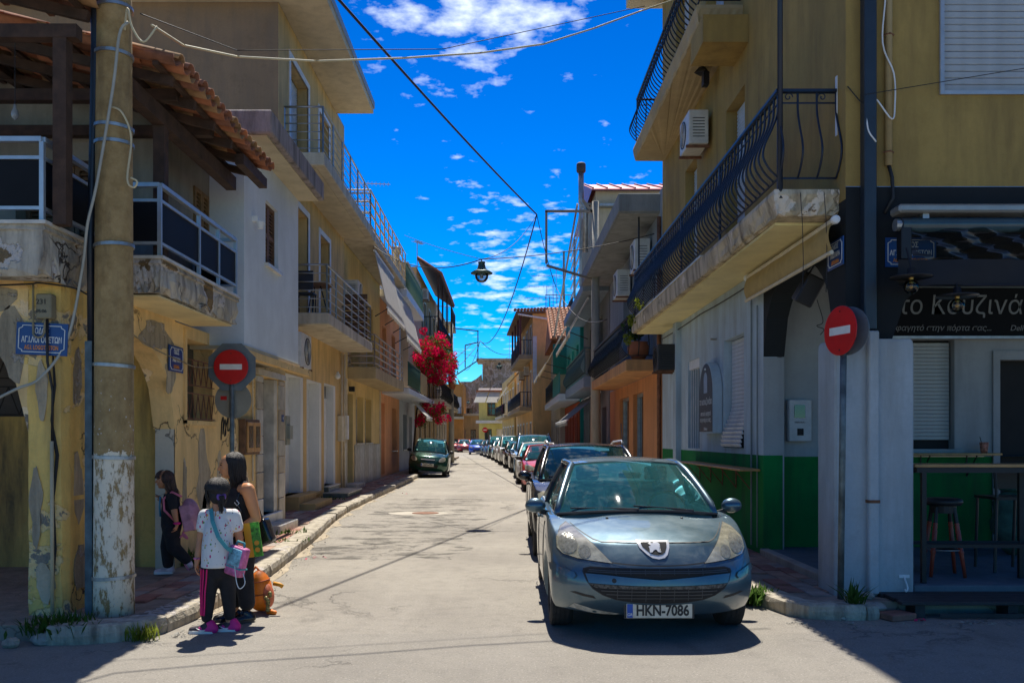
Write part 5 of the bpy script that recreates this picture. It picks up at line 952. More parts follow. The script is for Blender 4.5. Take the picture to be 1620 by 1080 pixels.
    t = thing('wall_hook', 'small white hook screwed low on the corner pillar', 'hook', (3.87, 8.58, .28)); MB().box(3.82, 3.92, 8.59, 8.6, .29, .32).to('plate', white_p, t); MB().tube([(3.87, 8.59, .30), (3.87, 8.56, .26), (3.88, 8.54, .2), (3.86, 8.53, .17), (3.85, 8.54, .19)], .009, 6).to('hook', white_p, t, True)
    t = thing('orange_bin', 'small orange and blue container behind the white pillar', 'container', (4.0, 9.5, .2)); MB().box(4.30, 4.42, 9.9, 10.05, .9, 1.02).to('lid', mat('bin_orange', (.5, .22, .03), .6), t); MB().box(4.28, 4.44, 9.88, 10.07, .2, .899).to('body', black_m, t)
cafe_items()
# orange shop house with the planted balcony
def orange_house():
    X = 3.35; mp = mapx(X, 1); og = plaster('orange_plaster', (.58, .26, .11), .35, .2, (.28, .13, .07)); bg = plaster('blue_grey_plaster', (.30, .34, .38), .3, .15)
    t = thing('orange_shop_house', 'house with orange shop front, planted iron balcony and heavy grey top slab', 'house', (5, 23.7, 0))
    w = MB(); hs = [(21.55, 23.25, .45, 2.78), (24.05, 26.05, .45, 2.78)]; facade(w, mp, 18.92, 28.4, 0, 3.1, hs); w.to('wall', og, t)
    for h in hs: o = MB().mbox(mp, h[0], h[1], -.2, -.16, h[2], h[3]).to('shop_window', pane_m, t); MB().mbox(mp, h[0], h[0] + .08, -.16, -.1, h[2], h[3]).mbox(mp, h[1] - .08, h[1], -.16, -.1, h[2], h[3]).mbox(mp, h[0] + .08, h[1] - .08, -.16, -.1, h[3] - .08, h[3]).to('window_frame', steel, o); MB().mbox(mp, h[0] + .2, h[0] + .6, -.159, -.15, h[2] + .2, h[3] - .3).to('curtain', curtain, o)
    MB().tube([(X - .05, 19.05, .1), (X - .05, 19.05, 6.4)], .045, 8).to('downpipe', rust, t, True)
    u = MB(); hu = [(20.2, 21.4, 3.4, 5.6), (24.0, 25.2, 3.4, 5.6)]; facade(u, mp, 18.92, 28.4, 3.101, 7, hu); u.quad((X, 28.4, 0), (9, 28.4, 0), (9, 28.4, 7), (X, 28.4, 7)); u.to('upper_wall', bg, t)
    for h in hu: fill('roller', mp, *h, t, m=mat('blue_white_shutter', (.5, .5, .5)))
    b = slab(t, X, 2.62, 19.3, 27.2, 3.1, 3.36, plaster('orange_slab', (.56, .30, .13), .5, .3, (.2, .12, .07))); railing(b, [(3.34, 19.4), (2.68, 19.4), (2.68, 27.1)], 3.38, 4.28, 'belly', black_m, .2, .012); MB().box(2.675, 2.69, 21.0, 27.0, 3.45, 4.2).to('mesh_screen', mat('green_mesh', (.03, .05, .045), .8), b)
    s = slab(t, 9, 2.45, 19.2, 28.6, 6.55, 6.95, plaster('grey_slab', (.24, .26, .27), .45, .3)); MB().box(2.5, 3.36, 19.25, 28.5, 6.53, 6.549).to('soffit', plaster('grey_soffit', (.27, .29, .29), .5, .2), s)
    MB().tube([(2.95, 19.6, 5.2), (2.95, 19.6, 6.9)], .02, 6).to('vent_pipe', black_m, t)
    t2 = thing('red_roof_attic', 'cream rooftop room with a pinkish red ribbed metal roof', 'house', (5, 30, 6.95)); MB().box(2.85, 9, 28.0, 34, 6.96, 9.45).to('wall', plaster('cream_attic', (.58, .50, .35), .3, .15), t2); MB().box(2.95, 8.9, 27.7, 28.0, 8.9, 8.98).to('gutter', steel, t2)
    r = MB().add([(2.7, 27.75, 9.45), (9, 27.75, 9.45), (9, 31, 10.5), (2.7, 31, 10.5), (2.7, 34.2, 9.4), (9, 34.2, 9.4), (2.7, 27.75, 9.40), (9, 27.75, 9.40)], [(0, 1, 2, 3), (3, 2, 5, 4), (6, 7, 1, 0), (6, 0, 3), (6, 3, 4)]).to('roof', mat('pink_red_metal', (.50, .16, .16), .45, .3), t2)
    for i in range(15): MB().bar((2.75 + i * .44, 27.75, 9.48), (2.75 + i * .44, 31, 10.53), .04, .04).to('roof_rib', mat('dark_red_metal', (.22, .05, .06), .5), r)
    MB().tube([(2.55, 28.4, 7.6), (2.55, 28.4, 9.0), (2.42, 28.4, 9.2), (2.42, 28.4, 10.2)], .09, 10).to('flue_pipe', steel, t2, True); MB().lathe([(.13, 0), (.15, .04), (.15, .26), (.12, .3), (0, .3)], 12, Matrix.Translation((2.42, 28.4, 10.15))).to('flue_cap', mat('sooty_metal', (.06, .05, .05), .7), t2, True)
    t3 = thing('potted_plant', 'bushy plant in a round clay pot on the orange balcony', 'plant', (2.95, 19.8, 3.36)); MB().lathe([(.12, 0), (.24, .2), (.25, .3), (.2, .38), (.22, .42), (.16, .42)], 18, Matrix.Translation((2.98, 19.85, 3.37))).to('pot', pot_m, t3, True); g = MB(); rr = random.Random(9); [leafball(g, (2.98 + rr.gauss(0, .22), 19.9 + rr.gauss(0, .25), 4.02 + rr.gauss(0, .1)), (.16, .16, .13), 60, .05, rr) for _ in range(9)]; g.to('foliage', leafy('leaf_dark', (.06, .12, .04)), t3)
    t3 = thing('balcony_weed', 'yellow green weed growing from the near end of the lower right balcony', 'plant', (2.7, 18.6, 4.1)); g = MB(); rr = random.Random(3); [leafball(g, c, (.1, .12, .12), 40, .05, rr) for c in ((2.62, 18.4, 4.1), (2.6, 18.9, 3.75), (2.66, 17.6, 4.3))]; g.to('foliage', weed_y, t3)
orange_house()
ac_unit('air conditioner on the wall under the grey top slab, nearer one', 2.95, 3.3, 20.2, 21.0, 5.5, 6.2, -1); ac_unit('air conditioner under the grey top slab, farther one', 2.95, 3.3, 23.4, 24.3, 5.4, 6.1, -1)
# houses along the right side up to the bend
def right_row():
    gy = plaster('grey_plaster', (.25, .26, .27), .4, .15); teal = plaster('teal_plaster', (.03, .34, .33), .3, .1); br = mat('dark_brown_door', (.07, .045, .03), .6)
    t = house('grey_shop_house', 'dark grey house with a blue grey balcony and a brown shop awning', 3.35, 28.62, 38, 1, 7.2, gy, [(29.4, 30.8, .3, 2.7, 'darkdoor', br), (31.5, 33, .5, 2.7, 'darkdoor', br), (34, 35.4, .3, 2.7, 'darkdoor', br), (30.5, 31.7, 3.7, 5.9, 'louver'), (34, 35.2, 3.7, 5.9, 'louver')])
    b = slab(t, 3.35, 2.55, 29, 37.8, 3.3, 3.65, mat('blue_grey_paint', (.22, .28, .34), .7)); railing(b, [(3.34, 29.1), (2.6, 29.1), (2.6, 37.7)], 3.67, 4.6, 'belly', mat('teal_iron', (.04, .10, .11), .5), .25, .014); MB().box(2.59, 2.605, 29.2, 37.6, 3.7, 4.5).to('screen', mat('teal_screen', (.08, .16, .16), .8), b)
    s = slab(t, 3.35, 2.5, 28.7, 38, 6.4, 6.7, mat('blue_grey_paint', (.2, .2, .2)));
    f = thing('steel_stair_frame', 'pale steel stair frame standing on the grey house terrace', 'frame', (2.6, 30, 6.7))
    for x, y in ((2.45, 29.0), (2.45, 31.5), (3.2, 29.0), (2.2, 33.5)): MB().box(x - .04, x + .04, y - .04, y + .04, 6.6, 9.4 - (.7 if y > 30 else 0)).to('post', rail_m, f)
    for i in range(6): MB().bar((2.45, 29.05, 6.9 + i * .42), (2.45, 33.3, 6.9 + i * .34), .05).to('rail', rail_m, f)
    MB().bar((2.35, 29.0, 9.3), (1.9, 34.5, 5.6), .06).bar((2.45, 29.0, 9.3), (3.2, 29.0, 9.3), .06).to('stringer', rail_m, f)
    t = house('teal_house', 'teal house with an orange red shop front and a white balcony slab', 3.2, 38.02, 47, 1, 7.4, teal, [(38.8, 40, 3.7, 5.8, 'louver'), (41.5, 42.8, 3.7, 5.8, 'door'), (44.3, 45.6, 3.7, 5.8, 'louver')])
    MB().box(3.14, 3.199, 38.1, 46.9, .1, 3.2).to('shop_front', plaster('orange_red_plaster', (.50, .09, .03), .3, .1), t); mq = mapx(3.14, 1)
    for i in range(4): fill('darkdoor', mq, 38.6 + i * 2.1, 39.7 + i * 2.1, .2, 2.7, t, -.02, m=mat('orange_door', (.40, .07, .03), .5))
    b = slab(t, 3.2, 2.3, 38.2, 52, 3.25, 3.55, mat('pale_blue_white', (.6, .6, .6))); railing(b, [(2.35, 38.3), (2.35, 44)], 3.57, 4.5, 'bars', mat('teal_rail', (.02, .2, .19), .5), .18, .015); MB().box(2.33, 2.345, 38.4, 43.8, 3.6, 4.45).to('screen', mat('teal_cloth', (.02, .22, .20), .9), b); railing(b, [(2.35, 44.1), (2.35, 51.9)], 3.57, 4.5, 'bars', black_m, .2, .015)
    MB().box(2.5, 3.2, 46.8, 46.9, 5.0, 6.6).to('divider', mat('teal_cloth', (.02, .22, .2)), t)
    # small tiled house
    t = house('tiled_roof_house', 'pale house with a terracotta tiled roof rising behind the teal house', 2.9, 47.02, 56.5, 1, 6.9, plaster('pale_stucco', (.52, .46, .36), .3, .15), [(48 + 2.2 * i, 49.2 + 2.2 * i, .2, 2.7, 'darkdoor' if i % 2 else 'door') for i in range(4)] + [(48 + 2.2 * i, 49.2 + 2.2 * i, 3.7, 5.7, 'louver') for i in range(4)])
    ro = MB().add([(2.5, 46.8, 6.9), (9, 46.8, 6.9), (9, 51.7, 9.1), (2.5, 51.7, 9.1), (9, 56.7, 6.9), (2.5, 56.7, 6.9), (2.5, 46.8, 6.8), (9, 46.8, 6.8)], [(0, 1, 2, 3), (3, 2, 4, 5), (0, 3, 5), (6, 7, 1, 0)]).to('pitched_roof', terr, t); mb = MB()
    for i in range(26):
        for k in range(12):
            x = 2.55 + i * .25; y0_, z0_ = 46.7 + k * .42, 6.93 + k * .1885; mb.tube([(x, y0_, z0_), (x, y0_ + .46, z0_ + .19)], [.115, .09], 6)
    stuff(mb.to('roof_tiles', mat('terracotta_pale', (.42, .22, .13), .9, 0, .4, .2, 4, False), ro, True)); mb = MB()
    for k in range(24): mb.tube([(2.42, 46.8 + k * .205, 6.84 + k * .092), (2.42, 46.98 + k * .205, 6.94 + k * .092)], .08, 6)
    stuff(mb.to('verge_tiles', terr, ro))
right_row()
awning('grey brown shop awning sloping over the pavement past the concrete pole', 30.0, 37.2, (3.2, 3.2), (2.1, 2.25), canvas_g, 1, arms=False); awning('long striped awning frame over the grey house balcony', 29.5, 37.5, (2.75, 6.3), (2.15, 5.2), leafy('pale_stripe_canvas', (.62, .58, .48), .08, 3), 1); awning('pale striped awning over the teal house balcony', 38.5, 46.5, (2.6, 6.4), (1.75, 4.9), leafy('tan_stripe_canvas', (.66, .54, .36), .08, 3), 1); awning('faded awning beyond the teal divider', 47.3, 53, (2.5, 6.2), (1.7, 5.0), canvas, 1, arms=False)
def tan_house():
    tn = plaster('tan_orange_plaster', (.90, .56, .24), .3, .15); hs = []
    for i in range(5):
        y = 1.0 + i * 3.4; hs += [(y, y + 1.1, .2, 2.6, 'door' if i % 2 else 'darkdoor'), (y, y + 1.1, 3.8, 6.0, 'louver' if i != 1 else 'darkdoor'), (y, y + 1.1, 7.1, 9.0, 'darkdoor' if i % 2 else 'louver')]
    t = house('tan_balcony_house', 'tall tan house with brown timber porch roof and stacked iron balconies', 0, 0, 18, 1, 9.7, tn, hs, frames=white_p)
    for z, y0, y1, xo in ((6.75, .3, 11, -.85), (3.4, 1, 17, -.8)):
        b = slab(t, 0, xo, y0, y1, z, z + .28, plaster('tan_slab', (.48, .38, .25), .3, .15)); railing(b, [(0, y0 + .05), (xo + .05, y0 + .05), (xo + .05, y1 - .05)], z + .3, z + 1.25, 'bars', mat('navy_iron', (.02, .03, .06), .5), .22, .016)
    r = MB().add([(-1.1, -.4, 9.75), (7.2, -.4, 10.1), (7.2, 18.3, 10.1), (-1.1, 12, 9.75), (-1.1, -.4, 9.6), (7.2, -.4, 9.95), (7.2, 18.3, 9.95), (-1.1, 12, 9.6)], [(0, 1, 2, 3), (4, 7, 6, 5), (0, 4, 5, 1), (0, 3, 7, 4), (3, 2, 6, 7)]).to('eaves', wood_br, t); mb = MB()
    for i in range(40): mb.tube([(-1.15 + i * .21, -.45, 9.84 + i * .0089), (-1.15 + i * .21, .2, 9.9 + i * .0089)], .1, 6)
    stuff(mb.to('eaves_tiles', terr, r)); MB().tube([(-1.0, -.5, 9.55), (.9, -.5, 9.25)], .06, 8).to('gutter_pipe', white_p, t)
    for y in (.3, 2.8, 6, 9.5): MB().box(-.85, -.72, y, y + .13, 7.05, 9.6).to('post', mat('red_brown_post', (.12, .03, .03), .6), t)
    MB().box(.0, .26, -.06, -.003, 5.2, 8.2).to('corner_strip', mat('pale_blue_white', (.5, .5, .5)), t); a = rad(2.7); t.rotation_euler = (0, 0, a); t.location = Vector((1.75, 57.2, 0)) + Matrix.Rotation(a, 3, 'Z') @ Vector((0, 9, 0))
    hs = []
    for i in range(5): y = .8 + i * 3.0; hs += [(y, y + 1.1, .2, 2.6, 'door' if i % 2 else 'darkdoor'), (y, y + 1.1, 3.8, 5.9, 'darkdoor' if i % 2 else 'louver')]
    t = house('ochre_house', 'ochre house with laundry on an iron balcony beyond the tan house', 0, 0, 16, 1, 7.2, plaster('ochre_plaster', (.68, .47, .18), .3, .12), hs, frames=white_p); b = slab(t, 0, -.85, .5, 14, 3.4, 3.65, soffit); railing(b, [(0, .6), (-.8, .6), (-.8, 13.9)], 3.67, 4.6, 'bars', black_m, .25, .016); a = rad(4.0); t.rotation_euler = (0, 0, a); t.location = Vector((.75, 75.6, 0)) + Matrix.Rotation(a, 3, 'Z') @ Vector((0, 8, 0))
    for i, c in enumerate(((.35, .08, .3), (.02, .03, .06), (.4, .05, .06), (.05, .07, .25))):
        o = MB().grid(lambda u, v, i=i: (.75 - .93 - (.07 * (1.2 + i * .55)) + .03 * math.sin(v * 9), 76.6 + i * .65 + .5 * u, 4.62 - (.9 + .3 * (i % 2)) * v), 4, 8).to('laundry', mat(f'laundry_cloth_{i}', c, .9), None, True); o.modifiers.new('t', 'SOLIDIFY').thickness = .01; tag(o, ['mauve cloth', 'black cloth', 'red cloth', 'dark blue cloth'][i] + ' hanging over the far iron balcony rail', 'laundry', 'laundry on the far balcony')
tan_house()
awning('cream awning on the ochre house beyond the tan house', 78, 82.5, (.35, 6.6), (-.75, 5.0), canvas, 1, arms=False); awning('narrow striped awning over the tan house middle balcony', 66, 70, (1.0, 6.6), (.1, 5.6), leafy('tan_stripe_canvas', (.6, .5, .3)), 1, arms=False)
ac_unit('air conditioner on the tan house near its front corner', 1.25, 1.6, 60.2, 61.1, 5.9, 6.5, -1); ac_unit('air conditioner under the tan house upper balcony', 1.0, 1.35, 64.5, 65.4, 5.9, 6.5, -1)
# ------------------------------------------------------------------ the end of the street
def front_house(name, label, x0, x1, Y, H, wm, holes, cat='house', depth=8, parapet=None):
    t = thing(name, label, cat, ((x0 + x1) / 2, Y, 0)); mp = mapy(Y); mb = MB(); facade(mb, mp, x0, x1, 0, H, holes); mb.quad((x0, Y, 0), (x0, Y + depth, 0), (x0, Y + depth, H), (x0, Y, H)); mb.quad((x1, Y, 0), (x1, Y + depth, 0), (x1, Y + depth, H), (x1, Y, H)); mb.quad((x0, Y, H), (x1, Y, H), (x1, Y + depth, H), (x0, Y + depth, H)); mb.to('wall', wm, t)
    for h in holes:
        if h[4]: fill(h[4], mp, *h[:4], t, m=h[5] if len(h) > 5 else None)
    return t
def street_end():
    lime = plaster('lime_yellow_plaster', (.70, .64, .24), .25, .1); st = plaster('old_stone_wall', (.40, .31, .22), .8, 1.0, (.12, .09, .07), peel=.5, under=(.36, .29, .22), scale=.8)
    t = front_house('yellow_house', 'yellow house with pale awning and white ledge facing down the street', -2.9, 4, 96, 6.6, lime, [(-2.3, -1.5, .2, 2.6, 'darkdoor'), (-1.0, -.2, .2, 2.6, 'door'), (.4, 1.2, .2, 2.6, 'darkdoor'), (-2.0, -1.1, 4.0, 6.2, 'darkdoor'), (-.5, .4, 4.0, 6.2, 'louver')])
    MB().box(-3.2, 3.0, 94.9, 95.98, 3.2, 3.5).to('ledge', mat('pale_blue_white', (.5, .5, .5)), t); b = slab(t, -1.0, 3.2, 94.6, 95.99, 3.51, 3.8, plaster('ochre_slab', (.5, .4, .2))); railing(b, [(-1.0, 95.9), (-1.0, 94.65), (3, 94.65)], 3.82, 4.9, 'bars', black_m, .3, .02)
    r = MB().box(-3.2, 4.1, 95.2, 104, 6.61, 6.75).to('roof', terr, t); 
    t = front_house('ruined_stone_house', 'tall old stone house with bare masonry closing the street', -6.0, 2.0, 118, 9.1, st, [(-5.2, -4.4, 4.0, 5.6, 'darkdoor'), (-3.4, -2.6, 4.0, 5.6, 'darkdoor'), (-1.4, -.6, 6.0, 7.4, 'darkdoor')], depth=9)
    m2 = mapy(117.9); tw = MB(); facade(tw, m2, -3.1, 3.5, 9.0, 11.9, [(-2.9, -2.0, 9.5, 11.2)]); tw.box(-3.05, 3.4, 118.0, 124, 9.11, 11.89); tw.to('upper_storey', st, t); MB().box(-3.9, 3.6, 117.2, 124, 11.9, 12.15).to('roof', conc, t); fill('darkdoor', m2, -2.9, -2.0, 9.5, 11.2, t)
    MB().prism([(-6, 9.1), (-4.6, 9.1), (-3.9, 9.5), (-3.2, 10.1), (-3.1, 9.1)], m2, -.3, -.05).to('broken_gable', st, t); b = slab(t, .2, 4, 113.5, 117.8, 7.2, 7.6, soffit); railing(b, [(.2, 117.7), (.2, 113.6), (4, 113.6)], 7.62, 9.2, 'bars', black_m, .35, .025)
    t = front_house('low_ochre_house', 'low ochre house with pale doors at the bend of the street', -12, -2.95, 112, 4.4, plaster('ochre_pink', (.58, .38, .18), .3, .1), [(-11.2 + i * 1.35, -10.5 + i * 1.35, .2, 2.7, ('door', 'darkdoor')[i % 2]) for i in range(6)]); MB().box(-12.1, -2.8, 111.3, 112.4, 4.41, 4.7).to('cornice', soffit, t)
    t = front_house('orange_corner_house', 'orange walled house behind the concrete pole at the bend', -14, -5.2, 108, 8.2, plaster('orange_end', (.55, .25, .07), .3, .1), [(-7.2, -6.3, 4.6, 6.6, 'louver'), (-5.9, -5.4, 4.6, 6.6, 'door')]); b = slab(t, -8.5, -5.1, 106.8, 107.99, 3.9, 4.2, soffit); railing(b, [(-8.5, 106.9), (-5.15, 106.9)], 4.22, 5.3, 'bars', black_m, .3, .02)
    awn = thing('awning', 'pale cream awning on the yellow house at the street end', 'awning', (-2, 95, 6), 'awnings over the balconies')
    for i in range(2): MB().add([(-2.9 + i * 1.3, 95.8, 7.0), (-1.7 + i * 1.3, 95.8, 7.0), (-2.2 + i * 1.3, 94.2, 5.4), (-3.4 + i * 1.3, 94.2, 5.4), (-2.9 + i * 1.3, 95.8, 6.97), (-1.7 + i * 1.3, 95.8, 6.97), (-2.2 + i * 1.3, 94.2, 5.37), (-3.4 + i * 1.3, 94.2, 5.37)], [(0, 1, 2, 3), (4, 7, 6, 5), (2, 6, 7, 3), (0, 3, 7, 4), (1, 5, 6, 2)]).to('cloth', canvas, awn)
    for i in range(30):
        pass
street_end()
# ------------------------------------------------------------------ cars
def patch(bvh, outline, off, mat_, name, parent, res=.05, org=-3, thick=0):
    """a panel cut to an (x, z) outline and laid on the bodywork from the front"""
    bm = bmesh.new(); vs = [bm.verts.new((x, 0, z)) for x, z in outline]; bm.faces.new(vs); bmesh.ops.triangulate(bm, faces=bm.faces[:])
    for _ in range(4):
        e = [q for q in bm.edges if q.calc_length() > res]
        if not e: break
        bmesh.ops.subdivide_edges(bm, edges=e, cuts=1); bmesh.ops.triangulate(bm, faces=bm.faces[:])
    for v in bm.verts:
        h = bvh.ray_cast(Vector((v.co.x, org, v.co.z)), Vector((0, 1, 0)))
        if h[0] is not None: v.co = h[0] + h[1] * off if h[1].y < 0 else h[0] - h[1] * off
        else:
            h = bvh.find_nearest(Vector((v.co.x, .3, v.co.z))); v.co = h[0] + h[1] * off
    bmesh.ops.recalc_face_normals(bm, faces=bm.faces[:]); me = bpy.data.meshes.new(name); bm.to_mesh(me); bm.free(); me.polygons.foreach_set('use_smooth', [True] * len(me.polygons)); return link(name, me, mat_, parent)
def headlamp_mat():
    t = NT('headlamp_lens'); v = t.vec(True); n = t.noise(v, 14, 4); c = t.mix(t.ramp(n, (.35, 0), (.65, 1)), (.36, .34, .25), (.58, .54, .40)); t.set(Base_Color=c, Roughness=.14, Coat_Weight=1.0, Metallic=.35); t.bump(t.noise(v, 40, 2), .25, .01); return t.m
def dust_haze_glass(name, tint, dust):  # dust film tinted teal, so the bright windscreen reflection is partly in its colour
    glassmat(name, tint); m = MATS[name]; nt = m.node_tree; out = nt.nodes['Material Output']; src = out.inputs[0].links[0].from_socket; N = nt.nodes.new; df = N('ShaderNodeBsdfDiffuse'); df.inputs[0].default_value = (.10, .42, .44, 1); tc = N('ShaderNodeTexCoord'); n = N('ShaderNodeTexNoise'); n.inputs['Scale'].default_value = 24; n.inputs['Detail'].default_value = 8; n.inputs['Roughness'].default_value = .75; nt.links.new(tc.outputs['Object'], n.inputs['Vector']); r = N('ShaderNodeValToRGB'); e = r.color_ramp.elements; e[0].position = .38; e[0].color = (dust * .8,) * 3 + (1,); e[1].position = .75; e[1].color = (dust * 1.8,) * 3 + (1,); nt.links.new(n.outputs[0], r.inputs[0]); mx = N('ShaderNodeMixShader'); nt.links.new(r.outputs[0], mx.inputs[0]); nt.links.new(src, mx.inputs[1]); nt.links.new(df.outputs[0], mx.inputs[2]); nt.links.new(mx.outputs[0], out.inputs[0]); return m
HLM = headlamp_mat(); HLD = mat('headlamp_reflector', (.36, .345, .27), .12, .45, .35, .4, 30); CHR = mat('chrome', (.74, .74, .74), .22, .35, .05); GLS = dust_haze_glass('windscreen', (.40, .95, .95), .10); GLD = dust_haze_glass('side_glass', (.74, .84, .83), .02)
PLATE = mat('plate_cream', (.62, .58, .46), .5, 0, .15, 0, 18); BLK = mat('plate_black', (.02, .02, .02), .6); EUB = mat('plate_blue', (.01, .08, .40), .5); SEAT = mat('seat_cloth', (.11, .17, .25), .9); DASH = mat('dash_plastic', (.24, .28, .27), .7)
HERO = dict(L=4.03, W=1.748, H=1.45, wr=.55, wb=.745, yc=1.02, yrf=1.95, yrr=3.55, ybr=3.95, bow=.42,
    nose=[(0, .12), (.2, .03), (.4, 0), (.6, .01), (.8, .08), (1, .2)], C=[(0, .79), (.2, .80), (.45, .875), (.8, .945), (1.05, .995), (1.12, .98), (3.6, .97), (4.03, .9)], E=[(0, .70), (.3, .72), (.5, .79), (.8, .88), (1.1, .94), (2, .95), (3.3, .98), (4.03, .9)], zb=.19, wheel=(.86, 3.40), wr_=.30)
def car(name, label, pm, S, detail=1, plate=None, group='cars parked and driving in the street', lamps='almond', grille='wide'):
    t = thing(name, label, 'car', group=group); L, W = S['L'], S['W']; hw = W / 2; us = [-1, -.975, -.94, -.90, -.86, -.78, -.66, -.5, -.34, -.17]; us = us + [0] + [-u for u in us[::-1]]
    vs = [0, .015, .035, .06, .09, .13, .18, .23, .26, .28, .31, .36, .42, .5, .58, .66, .74, .80, .84, .88, .92, .955, .98, 1]; ws = [0, .06, .15, .27, .4, .52, .64, .75, .85, .93, 1]
    yc, ybr = S['yc'], S['ybr']
    def zt(y, u):
        C, E = interp(S['C'], y), interp(S['E'], y); a = C + (E - C) * abs(u) ** 2.4; b = E if abs(u) > .9 else E - .13 * sstep((.9 - abs(u)) / .05); cf = sstep((y - yc - .02) / .12) * (1 - sstep((y - ybr + .25) / .12)); return a + (b - a) * cf
    def f(u, v, w):
        yf = interp(S['nose'], w) + S['bow'] * abs(u) ** 3.4; yr = L - (.10 * abs(w - .45) ** 1.5 * 2) - .28 * abs(u) ** 3; y = yf + (yr - yf) * v
        sp = interp([(0, .965), (.15, .99), (.45, 1), (.75, .995), (.92, .98), (1, .955)], w); wp = interp([(0, .965), (.05, .985), (.10, 1), (.3, 1), (.8, 1), (1, .9)], v)
        top = zt(y, u); zb = S['zb'] + .03 * sstep((.1 - v) * 10); return Vector((u * hw * sp * wp, y, zb + (top - zb) * w))
    mb = MB()
    def sheet(fn, A, B):
        b = len(mb.v); [mb.v.append(tuple(fn(a, c))) for a in A for c in B]; n = len(B)
        for i in range(len(A) - 1):
            for j in range(n - 1): q = b + i * n + j; mb.f.append((q, q + 1, q + n + 1, q + n))
    sheet(lambda u, w: f(u, 0, w), us, ws); sheet(lambda u, w: f(u, 1, w), us, ws); sheet(lambda v, w: f(-1, v, w), vs, ws); sheet(lambda v, w: f(1, v, w), vs, ws); sheet(lambda u, v: f(u, v, 1), us, vs); sheet(lambda u, v: f(u, v, 0), us, vs)
    body = mb.to('body', pm, t, True, merge=True); wr_ = S['wr_']
    cut = MB()
    for y in S['wheel']:
        for sx in (-1, 1): cut.lathe([(0, -.17), (wr_ + .05, -.17), (wr_ + .055, .12), (0, .12)], 28, Matrix.Translation((sx * (hw - .06), y, wr_)) @ Matrix.Rotation(rad(90), 4, 'Y') @ Matrix.Rotation(0 if sx > 0 else math.pi, 4, 'X'))
    co = link('cutter', cut.mesh('cutter', merge=True), None); co.hide_render = True
    baked(body, ('SUBSURF', dict(levels=2 if detail > 1 else 1, render_levels=2 if detail > 1 else 1)), ('BOOLEAN', dict(object=co, operation='DIFFERENCE', solver='EXACT'))); bpy.data.objects.remove(co)
    bvh = BVHTree.FromPolygons([v.co for v in body.data.vertices], [p.vertices[:] for p in body.data.polygons])
    # greenhouse
    H, wr, wb, yrf, yrr = S['H'], S['wr'], S['wb'], S['yrf'], S['yrr']; z0 = interp(S['C'], yc) - .005; zb2 = interp(S['E'], ybr - .3) + .0; zb1 = interp(S['E'], yc + .3) - .01
    def fb(u): return Vector((u * wb, yc + .28 * u * u, z0 + (zb1 - z0) * abs(u) ** 2))
    def ft(u): return Vector((u * wr, yrf + .10 * u * u, H - .045 - .035 * u * u))
    def rt(u): return Vector((u * wr * .96, yrr - .08 * u * u, H - .07 - .04 * u * u))
    def rb(u): return Vector((u * wb * .96, ybr - .16 * u * u, zb2))
    def ruled(a, b, bul, ax): return lambda p, q: a(2 * p - 1).lerp(b(2 * p - 1), q) + Vector(ax) * bul * math.sin(math.pi * q)
    ws_ = MB().grid(ruled(fb, ft, .035, (0, -.7, .7)), 16, 10).to('windscreen', S.get('gls') or GLS, t, True); MB().grid(ruled(rb, rt, .03, (0, .7, .5)), 12, 8).to('rear_window', GLD, t, True)
    MB().grid(lambda p, q: ft(2 * p - 1).lerp(rt(2 * p - 1), q) + Vector((0, 0, .055 * math.sin(math.pi * min(1, .06 + q * .94)) ** .8)), 14, 12).to('roof', S.get('roofm') or pm, t, True)
    for sx in (-1, 1):
        A, B, Cc, D = fb(sx), rb(sx), ft(sx), rt(sx); bl = lambda p: A.lerp(B, p) + Vector((sx * .055 * math.sin(math.pi * p), 0, 0)); tl = lambda p: Cc.lerp(D, p) + Vector((sx * .035 * math.sin(math.pi * p), 0, .03 * math.sin(math.pi * p)))
        MB().grid(lambda p, q: bl(p).lerp(tl(p), q) + Vector((sx * .02 * math.sin(math.pi * q), 0, 0)), 14, 6).to('side_window', GLD, t, True)
        MB().tube([A + Vector((0, .0, -.03))] + [A.lerp(Cc, k / 6) + Vector((sx * .008, -.015, .012)) + Vector((0, -.7, .7)) * .02 * math.sin(math.pi * k / 6) for k in range(1, 6)] + [Cc, *[tl(k / 8) + Vector((sx * .006, 0, .004)) for k in range(1, 8)], D, *[D.lerp(B, k / 4) for k in (1, 2, 3)], B], [.034] * 6 + [.034] * 9 + [.055] * 4 + [.05], 8).to('pillar_frame', pm, t, True)
        MB().tube([bl(.48) + Vector((sx * .006, 0, -.02)), bl(.48).lerp(tl(.44), .5) + Vector((sx * .028, 0, 0)), tl(.44)], .032, 8).to('door_pillar', plast, t); MB().tube([bl(k / 8) + Vector((sx * .01, 0, .0)) for k in range(9)], .014, 6).to('window_seal', plast, t)
        # mirror, door lines, handle
        mz = z0 + .015; m = MB().ball((0, 0, 0), (.10, .07, .075), 14, 10); my = yc + .46; mx = hw * .955 + .105; MBm = [(v[0] + sx * mx, v[1] * (1.0 if v[1] < 0 else .55) + my, v[2] * (1 if v[2] > 0 else .9) + mz) for v in m.v]; m.v = MBm; mo = m.to('mirror', S.get('mirm') or pm, t, True); MB().bar((sx * hw * .86, my + .06, mz - .09), (sx * (mx - .05), my + .03, mz - .055), .06, .05).to('mirror_foot', plast, mo)
        for yy in (yc + .32, yc + 1.42, yc + 2.3):
            if yy < ybr - .3: MB().tube([Vector((sx * (hw * interp([(0, .965), (.15, .99), (.45, 1), (.75, .995), (.92, .98), (1, .955)], w) + .001), yy, S['zb'] + (interp(S['E'], yy) - S['zb']) * w)) for w in (.12, .3, .5, .7, .9)], .004, 4).to('door_gap', BLK, t)
